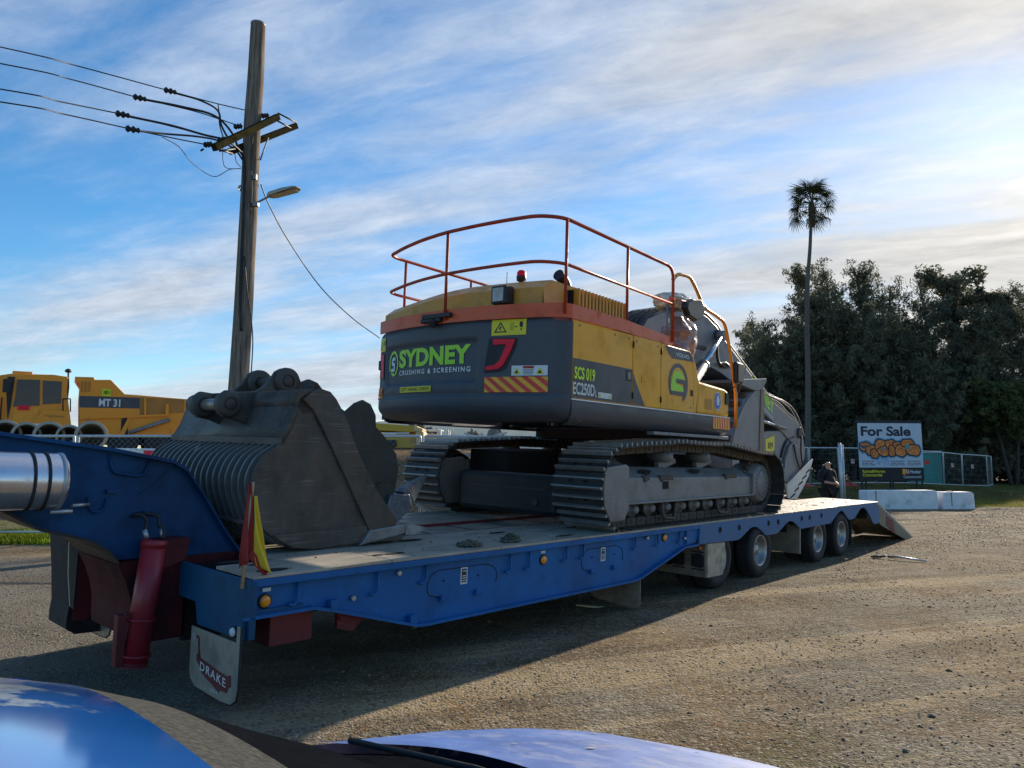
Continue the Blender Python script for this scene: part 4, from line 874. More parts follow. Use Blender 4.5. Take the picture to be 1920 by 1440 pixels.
# front-right box
mb = MB(); mb.prism([(-.10, 1.39), (.95, 1.39), (.95, 1.70), (.90, 1.75), (.80, 1.778), (-.06, 1.815)], -1.40, -.50); mb.build('tool_box', M['yellow'], X, fix=True, bevel=.03)
mb = MB(); mb.box(.14, .36, -1.4035, -1.401, 1.46, 1.60); mb.build('lid_outline', mat('seam_amber', (.45, .21, .02), .5), X)
mb = MB(); put_ring(mb, .545, 1.59, .11, .125, .11, .125, 0, 6.2832, Sd, 28); mb.build('mandatory_sign', M['stickwhite'], X)
mb = MB(); put_ring(mb, .545, 1.59, .098, .113, .098, .113, 0, 6.2832, Sd2, 28); mb.build('mandatory_disc', M['bluesign'], X)
mb = MB(); put_poly(mb, [(.51, 1.53), (.58, 1.53), (.60, 1.60), (.58, 1.655), (.545, 1.675), (.51, 1.655), (.49, 1.60)], Sd3); mb.build('mandatory_figure', M['stickwhite'], X)
mb = MB(); mb.box(.80, .90, -1.42, -1.38, 1.56, 1.72); mb.tube(smooth_path([(.90, -1.42, 1.70), (.93, -1.46, 1.80), (1.02, -1.48, 1.83), (1.1, -1.45, 1.82)], 5), .010, 6); mb.build('work_lamp', M['blackpaint'], X, bevel=.01)
mb = MB()
for k in range(7):
    a = .42 + k * .083; put_poly(mb, [(a, 1.36), (a + .045, 1.36), (a + .068, 1.215), (a + .023, 1.215)], lambda x, y: (x, -1.409, y))
mb.build('chevron_stripe', M['stickred'], X); mb = MB(); mb.box(.40, .965, -1.4085, -1.40, 1.21, 1.365); mb.build('chevron_board', M['stickor'], X)
# ---- hood, belt rail, grille
mb = MB()
def hood_fn(a, b):
    v_ = 1.32 - 2.44 * b; u_ = -3.30 + .22 * (v_ / 1.35) ** 2 + (1.50 - .02 * v_) * a
    z = 2.54 + .10 * math.sin(b * math.pi) ** .5 if a > .01 else 2.42
    return (u_ + (.0 if a > .01 else -.02), v_, 2.535 + .085 * smooth01(b * 1.6) - .10 * smooth01((b - .93) / .07) * 0 - (.10 if a == 0 else 0))
mb.grid(hood_fn, 12, 20)
ed = [hood_fn(0, b / 20) for b in range(21)]; n0 = len(ed)
mb.add(ed + [(p[0] - .01, p[1], 2.24) for p in ed], [(i, i + 1, i + 1 + n0, i + n0) for i in range(20)])
eR = [hood_fn(a / 12, 1) for a in range(13)]; mb.add(eR + [(p[0], p[1] - .02, 2.24) for p in eR], [(i, i + 1, i + 14, i + 13) for i in range(12)])
eF = [hood_fn(1, b / 20) for b in range(21)]; mb.add(eF + [(p[0], p[1], 2.1) for p in eF], [(i, i + 21, i + 22, i + 1) for i in range(20)])
eL = [hood_fn(a / 12, 0) for a in range(13)]; mb.add(eL + [(p[0], p[1], 2.24) for p in eL], [(i, i + 13, i + 14, i + 1) for i in range(12)])
mb.build('engine_hood', M['hood'], X, fix=True)
mb = MB()
for a in (0.40, .66): v_ = 1.32 - 2.44 * a; u_ = -3.31 + .22 * (v_ / 1.35) ** 2; mb.box(u_ - .006, u_ + .03, v_ - .005, v_ + .005, 2.32, 2.50)
mb.build('hood_seam', M['ink'], X)
# louvred side intake
mb = MB(); mb.box(-2.74, -1.69, -1.18, -1.02, 2.22, 2.56); mb.build('intake_housing', M['hole'], X)
for k in range(15):
    u_ = -2.70 + k * .069; mb = MB(); mb.prism([(u_, 2.235), (u_ + .036, 2.235), (u_ + .036, 2.54), (u_ + .018, 2.585), (u_, 2.565)], -1.245, -1.13); mb.build('louvre', M['hood'], X, fix=True)
mb = MB(); mb.box(-2.78, -1.64, -1.12, -.60, 2.575, 2.60); mb.box(-1.68, -1.64, -1.18, -.6, 2.2, 2.585); mb.build('intake_lid', M['hood'], X, bevel=.01)
mb = MB(); mb.tube(smooth_path([(-2.62, -1.02, 2.45), (-2.64, -1.04, 2.60), (-2.70, -1.04, 2.69), (-2.80, -1.04, 2.73)], 5), .062, 16, cap=True); mb.build('exhaust_pipe', M['blackpaint'], X)
mb = MB(); mb.lathe([(0, .0005), (0, .06), (.02, .062), (.03, .03), (.07, .028), (.075, .05), (.12, .055), (.14, .04)], (-2.95, -.66, 2.60), (0, 0, 1), 18); mb.build('beacon_base', M['blackpaint'], X)
mb = MB(); mb.lathe([(.12, .05), (.17, .048), (.19, .03), (.192, .0005)], (-2.95, -.66, 2.60), (0, 0, 1), 18); mb.build('beacon_lens', M['redlens'], X)
mb = MB(); mb.tube([(-3.0, -.50, 2.60), (-3.0, -.50, 2.78)], .004, 5); mb.build('aerial', M['ink'], X)
mb = MB(); mb.cbox((-3.33, -.72, 2.44), .14, .20, .19); mb.build('rear_work_lamp', M['blackpaint'], X, bevel=.015); mb = MB(); mb.box(-3.408, -3.398, -.79, -.65, 2.37, 2.51); mb.build('work_lamp_glass', M['rim'], X)
mb = MB(); mb.box(-1.62, -1.54, -1.17, -1.07, 2.40, 2.50); mb.build('latch_block', M['blackpaint'], X, bevel=.01)
mb = MB(); mb.box(-1.50, -1.40, -1.18, -1.08, 2.20, 2.28); mb.build('latch_block', M['blackpaint'], X, bevel=.01)
# orange belt plate around the deck edge
rear = [(cwu(v_) - .02 + .0, v_) for v_ in np.linspace(1.28, -1.22, 22)]
belt = rear + [(-3.16, -1.36), (-3.05, -1.40), (-2.0, -1.40), (-.76, -1.36)]
belt = [(a if abs(b) < 1.3 else a, b) for a, b in belt]
mb = MB()
def beltw(i): return (2.19 + .0, 2.335) if i < 24 else (2.195, 2.335 if i < 25 else 2.30)
n_ = len(belt)
vs = [(a, b, beltw(i)[0]) for i, (a, b) in enumerate(belt)] + [(a, b, beltw(i)[1]) for i, (a, b) in enumerate(belt)]
mb.add(vs, [(i, i + 1, i + 1 + n_, i + n_) for i in range(n_ - 1)]); o = mb.build('belt_plate', M['orange'], X); s_ = o.modifiers.new('s', 'SOLIDIFY'); s_.thickness = .02; s_.offset = 0
mb = MB(); mb.cbox((-3.45, -.04 + .12, 2.27), .10, .42, .05); mb.cbox((-3.47, .16, 2.225), .06, .30, .04); mb.cyl((-3.46, .12, 2.21), (-3.52, .12, 2.18), .05, 12); mb.build('rear_camera', M['blackpaint'], X, bevel=.008)
# ---- handrail
def railrow(w_, front_u, far_u, endw=None):
    p = [(front_u, -1.38, w_), (-3.22, -1.40, w_)]
    back = [(-3.42, -1.22, w_), (-3.47, -.85, w_), (-3.49, -.45, w_), (-3.48, .0, w_), (-3.40, .45, w_), (-3.28, .86, w_), (-3.13, 1.24, w_), (-2.98, 1.30, w_)]
    return p + back + [(far_u, 1.36, w_)]
top_ = rounded([(-.79, -1.38, 2.24), (-.79, -1.38, 3.18)] + railrow(3.18, -.95, -.70)[1:] + [(-.68, 1.38, 3.18), (-.68, 1.38, 2.3)], .16, 5)
mb = MB(); mb.tube(top_, .020, 10); mb.build('handrail', M['rail'], X)
mid_ = railrow(2.72, -.79, -.70); mid_ = rounded(mid_, .16, 5); mb = MB(); mb.tube(mid_, .018, 10); mb.build('mid_rail', M['rail'], X)
for c, wt in (((-3.17, -1.40), 3.18), ((-1.94, -1.39), 3.18), ((-3.47, -.04), 3.18), ((-2.82, 1.31), 3.18), ((-1.55, 1.34), 3.18), ((-.90, 1.355), 2.72)):
    mb = MB(); mb.cyl((c[0], c[1], 2.22), (c[0], c[1], wt), .017, 10); mb.build('rail_post', M['rail'], X)
# ---- grab rail on the front right and mirrors
mb = MB(); mb.tube(rounded([(-.76, -1.36, 3.04), (-.62, -1.36, 3.14), (-.28, -1.36, 3.17), (-.13, -1.36, 3.08), (.17, -1.36, 2.83), (.55, -1.36, 2.79), (.86, -1.36, 2.74), (.98, -1.36, 2.55), (1.09, -1.38, 2.15), (1.14, -1.42, 1.75), (1.16, -1.42, 1.25)], .12, 5), .024, 10); mb.build('grab_rail', M['amberrail'], X)
mb = MB(); mb.tube([(-.80, -1.38, 2.78), (-.45, -1.42, 2.80)], .012, 6); mb.tube([(-.86, -1.38, 2.78), (-.76, -1.38, 2.78)], .03, 8); mb.build('mirror_bracket', M['orange'], X)
mb = MB(); mb.prism([(-.54, 2.72), (-.44, 2.62), (-.22, 2.585), (-.02, 2.66), (.05, 2.80), (-.08, 2.90), (-.34, 2.86), (-.52, 2.80)], -1.44, -1.36); mb.build('round_mirror', M['blackpaint'], X, fix=True, bevel=.02)
mb = MB(); mb.prism([(-.50, 2.71), (-.42, 2.635), (-.22, 2.605), (-.04, 2.67), (.02, 2.79), (-.10, 2.865), (-.33, 2.83), (-.48, 2.785)], -1.447, -1.44); mb.build('mirror_glass', M['mirror'], X, fix=True)
mb = MB(); mb.cbox((1.10, -1.47, 2.03), .26, .07, .32); mb.build('side_mirror', M['blackpaint'], X, bevel=.05)
mb = MB(); mb.cbox((1.10, -1.512, 2.03), .20, .012, .26); mb.build('mirror_glass', M['mirror'], X, bevel=.03)
mb = MB(); mb.tube(smooth_path([(1.22, -1.45, 1.90), (1.24, -1.43, 1.80), (1.16, -1.42, 1.72)], 4), .012, 6); mb.build('mirror_stem', M['blackpaint'], X)
# crumpled plastic bag over the lamp on the front box
mb = MB()
def bag(a, b):
    t = a * 2 * math.pi; z = b; r = .30 * (math.sin(math.pi * min(1, .12 + .80 * b)) ** .55) * (1 - .2 * b)
    n = mnoise.noise(Vector((math.cos(t) * 1.8, math.sin(t) * 1.8, z * 4))) * .10 + mnoise.noise(Vector((math.cos(t) * 5, math.sin(t) * 5, z * 9))) * .04
    return (.10 + (r + n) * math.cos(t) * 1.05, -1.02 + (r + n) * math.sin(t) * .8, 2.17 + .55 * z)
mb.grid(bag, 34, 22); mb.build('wrapped_lamp', M['bag'], X)
mb = MB()
def bag2(a, b):
    t = a * 2 * math.pi; r = .24 * math.sin(math.pi * min(1, .15 + .8 * b)) ** .6; n = mnoise.noise(Vector((math.cos(t) * 3, math.sin(t) * 3, b * 5 + 9))) * .09
    return (-.16 + (r + n) * math.cos(t) * 1.3, -1.05 + (r + n) * math.sin(t), 2.78 + .22 * b)
mb.grid(bag2, 30, 14); mb.build('wrapped_top', mat('clear_plastic', (.62, .60, .52), .25, 0, .3, 9, .5, 20, coat=.3), X)
mb = MB(); mb.tube([(-.42, -1.12, 2.20), (-.42, -1.12, 2.85)], .02, 8); mb.tube([(-.05, -1.0, 2.1), (-.1, -1.0, 2.9)], .02, 8); mb.build('lamp_post', M['frame'], X)
# ---- cab on the far side
mb = MB(); mb.prism([(-.75, 1.15), (.95, 1.15), (1.05, 1.9), (.75, 2.80), (-.65, 2.80), (-.75, 2.5)], .50, 1.38); mb.build('cab', M['glass'], X, fix=True, bevel=.04)
mb = MB(); mb.box(-.74, .74, .49, 1.39, 2.80, 2.86); mb.build('cab_roof', M['grey'], X, bevel=.03)
# ---- boom
bp_ = [(.15, 1.90), (.35, 2.60), (.57, 2.83), (.95, 2.97), (1.40, 3.09), (1.95, 3.21), (2.35, 3.235), (2.72, 3.18), (3.10, 3.07), (3.40, 2.90), (4.72, 2.37), (5.74, 1.98), (6.6, 1.78), (7.30, 1.62), (7.62, 1.42), (7.66, 1.22), (7.45, 1.12), (7.05, 1.14), (6.21, 1.44), (5.09, 1.77), (4.3, 2.05), (3.69, 2.19), (3.3, 2.28), (2.95, 2.33), (2.6, 2.36), (2.28, 2.33), (1.8, 2.18), (1.2, 1.75), (.6, 1.30), (.2, 1.35)]
mb = MB(); mb.prism(bp_, -.29, .29); BO = mb.build('boom', M['boom'], X, fix=True, bevel=.012)
mb = MB(); mb.box(2.1, 2.6, -.315, -.29, 2.6, 2.66); mb.cyl((3.06, -.36, 2.93), (3.06, .36, 2.93), .085, 18); mb.cyl((.45, -.45, 1.65), (.45, .45, 1.65), .12, 18); mb.cyl((7.50, -.34, 1.36), (7.50, .34, 1.36), .12, 18); mb.build('boom_pin', M['blackpaint'], X)
for s in (-1, 1):
    a, b = Vector((3.02, s * .40, 2.90)), Vector((.95, s * .46, 1.30)); c = a.lerp(b, .36)
    mb = MB(); mb.cyl(a, c, .045, 14); mb.build('cylinder_rod', M['rod'], X)
    mb = MB(); mb.cyl(c, b, .085, 18); mb.lathe([(0, .05), (0, .10), (.06, .10), (.06, .085)], c, b - c, 18); mb.tube([(3.02, s * .33, 2.90), (3.02, s * .47, 2.90)], .09, 16); mb.build('lift_cylinder', M['boom'], X)
tl = [Vector((a, 0, b)) for a, b in bp_[1:15]]
for k, v_ in enumerate((-.24, -.16, -.08, .0, .10, .20)):
    mb = MB(); mb.tube(smooth_path([(p.x, v_, p.z + .045 + .012 * (k % 2)) for p in tl], 3), .022, 6); mb.build('boom_hose', M['blackpaint'], X)
for s in (-1,):
    mb = MB(); mb.tube(smooth_path([(p.x, s * .305, p.z + .02) for p in tl[3:]], 3), .016, 6); mb.build('boom_pipe', M['steel'], X)
for k in range(5):
    mb = MB(); mb.tube(smooth_path([(.05 + .1 * k, -.28 + .1 * k, 2.35), (.30, -.27 + .1 * k, 2.62 + .01 * k), (.75, -.27 + .1 * k, 2.98), (1.4, -.25 + .1 * k, 3.14)], 6), .024, 6); mb.build('foot_hose', M['blackpaint'], X)
mb = MB(); mb.tube(smooth_path([(3.02, -.33, 2.80), (2.95, -.36, 2.55), (3.02, -.37, 2.42), (3.25, -.38, 2.45), (3.45, -.36, 2.42)], 5), .026, 6); mb.box(3.2, 3.5, -.36, -.29, 2.38, 2.45); mb.build('valve_hose', M['blackpaint'], X)
# arm cylinder hoses over the boom nose
for k in range(4):
    v_ = -.2 + .12 * k
    mb = MB(); mb.tube(smooth_path([(5.55, v_, 2.10), (6.1, v_, 2.05), (6.7, v_, 1.98 + .02 * k), (7.3, v_, 1.82), (7.75, v_, 1.50), (7.95, v_, 1.15), (7.98, v_, .95)], 5), .024, 6); mb.build('arm_hose', M['blackpaint'], X)
mb = MB(); mb.tube(smooth_path([(5.5, -.31, 2.10), (6.0, -.31, 2.04), (6.8, -.31, 1.95), (7.4, -.31, 1.72), (7.85, -.31, 1.30)], 5), .010, 6); mb.build('arm_pipe', M['steel'], X)
# boom lettering
Sb = lambda x, y: (x, -.2935, y)
mb = MB(); 
vsx = lambda x, y: Sb(x, y - (x - 4.05) * .36 + .0)
put_text(mb, 'SYDNEY', vsx, 4.72, 5.95, 2.34, 2.63, bold=.045); mb.build('boom_lettering', M['green'], X)
mb = MB(); put_text(mb, 'CRUSHING & SCREENING', vsx, 4.75, 5.90, 2.23, 2.29, bold=.02); mb.build('boom_small_lettering', M['stickwhite'], X)
mb = MB(); put_ring(mb, 4.25, 2.42, .20, .17, .05, .045, R(-60), R(215), Sb, 24); mb.build('boom_logo', mat('faded_green', (.24, .34, .20), .6), X)
# ---- arm folded underneath, linkage
ap = [(7.55, 1.62), (7.86, 1.40), (8.06, 1.02), (8.02, .80), (7.74, .62), (6.9, .30), (5.7, .22), (4.3, .25), (4.2, .95), (4.6, 1.18), (5.7, 1.34), (6.6, 1.38), (7.1, 1.5)]
mb = MB(); mb.prism(ap, -.26, .26); mb.build('arm', M['boom'], X, fix=True, bevel=.012)
mb = MB(); mb.prism([(5.55, 1.17), (6.05, 1.26), (6.05, .98), (5.95, .92), (5.62, .84), (5.55, .90)], -.268, -.261); mb.build('arm_sticker', M['stickyel'], X, fix=True)
mb = MB(); put_text(mb, '019', lambda x, y: (x, -.271, y), 5.68, 5.95, .98, 1.12, bold=.03); mb.build('arm_number', M['ink'], X)
mb = MB(); mb.tube(smooth_path([(6.28, -.285, .30), (6.34, -.285, .70), (6.55, -.285, 1.02), (6.85, -.285, 1.20), (7.2, -.285, 1.27)], 5), .022, 6); mb.build('link_hose', M['blackpaint'], X)
mb = MB(); mb.prism([(6.42, .34), (6.55, .78), (6.8, 1.06), (7.1, 1.16), (7.35, 1.0), (7.6, .70), (7.4, .45), (6.9, .32)], -.33, -.27); mb.build('link_plate', M['boom'], X, fix=True, bevel=.01)
mb = MB(); mb.tube(smooth_path([(7.0, -.35, 1.10), (7.15, -.36, .80), (7.4, -.36, .55)], 5), .018, 6); mb.tube(smooth_path([(7.5, -.35, 1.3), (7.45, -.36, .95), (7.6, -.36, .62), (7.8, -.36, .5)], 5), .018, 6); mb.build('link_hose', M['ink'], X)
for v_ in (-.34, .0): 
    mb = MB(); mb.tube([(4.75, v_, 1.55), (6.6, v_, 1.42)], .03, 8); mb.build('bucket_ram_rod', M['rod'], X)
# slotted grader blade hanging at the end of the arm
bl = [(6.35, .26), (8.10, .80), (8.02, .70), (7.75, .40), (7.3, .12), (6.72, -.20), (6.55, -.22), (6.42, .0)]
mb = MB(); mb.prism(bl, -.42, -.39); mb.build('slotted_blade', mat('bare_pale_steel', (.60, .60, .58), .45, .2, .12, 6), X, fix=True)
for k in range(5):
    u_ = 6.56 + k * .25; w_ = .0 + k * .125; mb = MB(); mb.prism([(u_, w_ - .03), (u_ + .30, w_ + .045), (u_ + .30, w_ + .085), (u_ + .03, w_ + .01)], -.425, -.42); mb.build('blade_slot', M['hole'], X, fix=True)
# ---- working bucket curled against the arm
prof = [(2.78, 2.12), (3.60, 1.98), (3.30, 1.83), (3.05, 1.65), (2.87, 1.48), (2.74, 1.30), (2.63, 1.10), (2.60, .85), (2.61, .60), (2.66, .38), (2.76, .18), (2.95, .02), (3.25, -.02), (3.72, -.02)]
for v_ in (-.78, .74):
    mb = MB(); mb.prism(prof[1:] + [(3.80, .5), (3.84, 1.2), (3.86, 2.02)], v_, v_ + .035); mb.build('bucket_side', M['boom'], X, fix=True)
    mb = MB(); mb.prism([(3.70, -.02), (3.86, -.02), (3.98, .9), (4.02, 2.06), (3.86, 2.06), (3.80, 1.2)], v_ - .02, v_ + .055); mb.build('side_cutter', mat('brown_worn_steel', (.17, .125, .10), .5, .3, .2, 5, .1, 40), X, fix=True, bevel=.008)
mb = MB(); mb.sflag = True; sp = smooth_path([(a, 0, b) for a, b in prof[1:]], 3); n_ = len(sp)
mb.add([(p.x, -.76, p.z) for p in sp] + [(p.x, .76, p.z) for p in sp], [(i, i + 1, i + 1 + n_, i + n_) for i in range(n_ - 1)]); o = mb.build('bucket_shell', M['boom'], X); s_ = o.modifiers.new('s', 'SOLIDIFY'); s_.thickness = .025; s_.offset = 0
mb = MB(); mb.prism([(2.70, 2.10), (4.10, 2.24), (4.12, 2.20), (3.92, 2.03), (3.55, 1.98), (2.70, 2.05)], -.80, .78); mb.build('bucket_lip', M['boom'], X, fix=True, bevel=.006)
for k, (a, b) in enumerate([(3.32, 1.86), (3.08, 1.70), (2.88, 1.52), (2.74, 1.33), (2.64, 1.10)]):
    mb = MB(); mb.cbox((a - .03, 0, b + .02), .10, 1.5, .05, Matrix.Rotation(-.2 - .18 * k, 4, 'Y')); mb.build('wear_strip', M['trackmud'], X, bevel=.006)
for v_ in (-.30, .26):
    mb = MB(); mb.prism([(3.9, .35), (4.55, .30), (4.7, .5), (4.6, .75), (3.95, 1.2)], v_, v_ + .04); mb.build('bucket_ear', M['boom'], X, fix=True)

# far-side mirror mast and bracket peeping out past the counterweight
mb = MB(); mb.tube([(-2.85, 1.47, 1.55), (-2.86, 1.50, 1.95), (-2.87, 1.50, 2.16)], .018, 8); mb.lathe([(0, .0005), (0, .05), (.05, .055), (.10, .03), (.11, .0005)], (-2.87, 1.50, 2.13), (0, 0, 1), 12); mb.build('mast_lamp', M['blackpaint'], X)
mb = MB(); mb.tube([(-2.85, 1.47, 1.86), (-2.87, 1.56, 1.90), (-2.86, 1.62, 1.82)], .014, 6); mb.cbox((-2.86, 1.63, 1.86), .03, .10, .12); mb.build('small_mirror', M['blackpaint'], X)
# hinges, latches and bolt heads on the doors
for u_ in (-1.805, -1.125):
    for w_ in (1.50, 2.08):
        mb = MB(); mb.cyl((u_, -1.408, w_ - .035), (u_, -1.408, w_ + .035), .010, 8); mb.build('door_hinge', M['blackpaint'], X)
for u_, w_ in ((-2.9, 2.14), (-2.2, 2.14), (-1.9, 2.14), (-1.72, 2.13), (-1.2, 2.13), (-.30, 1.45), (.88, 1.45), (.88, 1.66)):
    mb = MB(); mb.cyl((u_, -1.40, w_), (u_, -1.409, w_), .010, 8); mb.build('panel_bolt', M['frame'], X)
mb = MB(); mb.box(-1.60, -1.50, -1.408, -1.398, 1.68, 1.75); mb.build('door_latch', M['yellow'], X, bevel=.006)
mb = MB(); mb.box(-.30, -.24, -1.41, -1.398, 1.60, 1.68); mb.build('door_latch', M['ink'], X, bevel=.004)
# ------------------------------------------------------------------ skeleton bucket standing on the deck (frame: trailer axes)
def bucket_frame(u0, v0, w0=.872): return TM @ Matrix.Translation((u0, v0, w0))
B1 = thing('skeleton_bucket', 'big dark steel skeleton bucket with curved rib bars at the front of the deck', 'bucket', bucket_frame(-6.6, .76))
def rel(pts): return [(a + 6.6, b - .872) for a, b in pts]
cheek = rel([(-6.91, 2.09), (-6.83, 2.145), (-6.747, 2.17), (-6.66, 2.155), (-6.60, 2.11), (-6.553, 2.05), (-6.47, 1.915), (-6.43, 1.815), (-6.31, 1.598), (-6.138, 1.339), (-5.893, 1.053), (-5.86, .985), (-6.18, .885), (-6.72, .874), (-6.92, .900), (-7.056, .967), (-7.175, 1.065), (-7.261, 1.243), (-7.297, 1.393), (-7.278, 1.518), (-7.21, 1.632), (-7.052, 1.738), (-6.98, 1.871), (-6.93, 2.0)])
BW = 2.02
for v_ in (0.0, BW - .03):
    mb = MB(); mb.prism(cheek, v_, v_ + .03); mb.build('cheek_plate', M['bucket'], B1, fix=True, bevel=.006)
# doubler along the front edge, lower wear strip
s_ = -1
mb = MB(); mb.prism(rel([(-6.90, 2.085), (-6.82, 2.15), (-6.747, 2.185), (-6.65, 2.165), (-6.59, 2.11), (-6.54, 2.04), (-6.46, 1.915), (-6.42, 1.815), (-6.30, 1.598), (-6.128, 1.339), (-5.885, 1.06), (-6.12, .935), (-6.17, .96), (-6.38, 1.32), (-6.62, 1.72), (-6.80, 2.0)]), -.028, 0.0); mb.build('side_cutter', M['bucket'], B1, fix=True, bevel=.008)
mb = MB(); mb.prism(rel([(-7.10, 1.02), (-6.6, 1.03), (-6.22, 1.045), (-6.15, .905), (-6.72, .880), (-6.92, .906), (-7.03, .965)]), -.016, 0.0); mb.build('wear_strip', M['bucket'], B1, fix=True, bevel=.004)
mb = MB(); mb.box(.32, .78, -.03, BW, .015, .075); mb.build('bottom_lip', M['bucket'], B1, bevel=.01)
# torque sheet over the top back
sheet = rel([(-7.052, 1.738), (-6.98, 1.871), (-6.935, 2.0), (-6.91, 2.085), (-6.83, 2.145)])
mb = MB(); n_ = len(sheet); mb.sflag = True
mb.add([(a, .0, b) for a, b in sheet] + [(a, BW, b) for a, b in sheet], [(i, i + 1, i + 1 + n_, i + n_) for i in range(n_ - 1)]); o = mb.build('top_sheet', M['bucket'], B1); q = o.modifiers.new('s', 'SOLIDIFY'); q.thickness = .025; q.offset = 0
mb = MB(); mb.box(-.47, -.43, .0, BW, .84, .90); mb.build('rib_header', M['bucket'], B1, bevel=.006)
mb = MB(); mb.tube([(-.25, .0, 1.20), (-.25, BW, 1.20)], .10, 16); mb.build('torque_tube', M['bucket'], B1)
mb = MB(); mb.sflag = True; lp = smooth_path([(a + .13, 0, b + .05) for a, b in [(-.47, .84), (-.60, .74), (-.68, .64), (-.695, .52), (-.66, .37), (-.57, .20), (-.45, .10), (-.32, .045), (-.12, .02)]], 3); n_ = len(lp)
mb.add([(p.x, .04, p.z) for p in lp] + [(p.x, BW - .04, p.z) for p in lp], [(i, i + 1, i + 1 + n_, i + n_) for i in range(n_ - 1)]); o = mb.build('inner_shade_sheet', M['hole'], B1)  # added black sheet, paints the shade seen between the rib bars
# rib bars (each a curved flat bar)
curve = smooth_path([(a, 0, b) for a, b in rel([(-7.045, 1.735), (-7.21, 1.632), (-7.285, 1.51), (-7.30, 1.393), (-7.265, 1.243), (-7.18, 1.065), (-7.06, .967), (-6.92, .905), (-6.72, .88), (-6.30, .88), (-5.95, .95)])], 3)
rb = MB(); n_ = len(curve)
inn = []
for i, p in enumerate(curve):
    t = (curve[min(n_ - 1, i + 1)] - curve[max(0, i - 1)]).normalized(); inn.append(Vector((p.x - t.z * .075 * 1, 0, p.z + t.x * .075)))
vs = []
for a, b in zip(curve, inn):
    for y_, q in ((0, a), (.024, a), (.024, b), (0, b)): vs.append((q.x, y_, q.z))
rb.add(vs, [(4 * i + k, 4 * i + (k + 1) % 4, 4 * i + 4 + (k + 1) % 4, 4 * i + 4 + k) for i in range(n_ - 1) for k in range(4)])
rib_me = rb.mesh('rib_bar', [M['rib']])
bm = bmesh.new(); bm.from_mesh(rib_me); bmesh.ops.recalc_face_normals(bm, faces=bm.faces); bm.to_mesh(rib_me); bm.free()
for k in range(18):
    o = bpy.data.objects.new('rib_bar', rib_me); col.objects.link(o); o.parent = B1; o.matrix_local = Matrix.Translation((0, .085 + k * (BW - .15) / 17.5, 0))
for v_ in (.62, 1.36):
    mb = MB(); mb.tube([(p.x + .04, v_, p.z) for p in curve[2:-2]], .0, 4) if False else None
for (a, b) in ((-7.24, 1.46), (-7.24, 1.10)):
    mb = MB(); mb.tube([(a + 6.6 + .03, .03, b - .872), (a + 6.6 + .03, BW - .03, b - .872)], .022, 8); mb.build('cross_rod', M['bucket'], B1)
mb = MB(); mb.tube([(-.60, 1.28, .70), (-.52, 1.24, .83)], .018, 6); mb.tube([(-.69, .98, .46), (-.665, .96, .60)], .02, 6); mb.build('weld_repair', M['rib'], B1)
# pin ears and bosses
def ear(v_, nm='pin_ear'):
    e = [(-.66, 1.16), (-.645, 1.24), (-.58, 1.29), (-.47, 1.28), (-.30, 1.30), (-.20, 1.38), (-.13, 1.49), (-.03, 1.535), (.08, 1.50), (.14, 1.40), (.14, 1.25), (.05, 1.05), (-.10, .90), (-.22, .86), (-.32, .98), (-.48, 1.04), (-.60, 1.06)]
    mb = MB(); mb.prism(e, v_, v_ + .05); return mb.build(nm, M['bucket'], B1, fix=True, bevel=.012)
for v_ in (.72, 1.20): 
    ear(v_)
    for (a, b) in ((-.55, 1.17), (-.02, 1.405)):
        q_ = 1.0 if a < -.3 else 1.15
        mb = MB(); mb.lathe([(-.03, .06), (-.03, .10 * q_), (-.015, .108 * q_), (.065, .108 * q_), (.08, .10 * q_), (.08, .06)], (a, v_, b), (0, 1, 0), 28); mb.lathe([(-.02, .0005), (-.02, .06)], (a, v_, b), (0, 1, 0), 20); mb.build('pin_boss', M['bucket2'], B1)
        mb = MB(); mb.lathe([(-.035, .0005), (-.035, .045), (-.02, .048)], (a, v_, b), (0, 1, 0), 20); mb.build('pin_end', M['trackmud'], B1)
mb = MB(); mb.cyl((-.55, .76, 1.17), (-.55, 1.22, 1.17), .052, 18); mb.build('hinge_pin', mat('greased_pin', (.30, .28, .22), .4, .6, .3, 12, .1, 40), B1)
mb = MB(); mb.cyl((-.02, .76, 1.405), (-.02, 1.22, 1.405), .052, 18); mb.build('hinge_pin', M['bucket2'], B1)
# tooth and adapter
def tooth(v_):
    mb = MB(); mb.prism([(.30, .005), (.78, .07), (.80, .16), (.40, .13)], v_, v_ + .11); mb.build('tooth_adapter', M['tooth'], B1, fix=True, bevel=.012)
    mb = MB(); mb.add([(.79, v_ + .0, .055), (.79, v_ + .11, .055), (.79, v_ + .11, .165), (.79, v_ + .0, .165), (.87, v_ - .005, .05), (.87, v_ + .115, .05), (.87, v_ + .10, .155), (.87, v_ + .01, .155), (1.10, v_ + .035, .10), (1.10, v_ + .075, .10)],
        [(0, 1, 2, 3), (0, 4, 5, 1), (2, 6, 7, 3), (1, 5, 6, 2), (3, 7, 4, 0), (4, 8, 9, 5), (7, 6, 9, 8), (5, 9, 6), (4, 7, 8)]); mb.build('tooth_point', M['tooth'], B1, fix=True, bevel=.006)
for v_ in (-.05, .46, .96, 1.46, 1.94): tooth(v_)

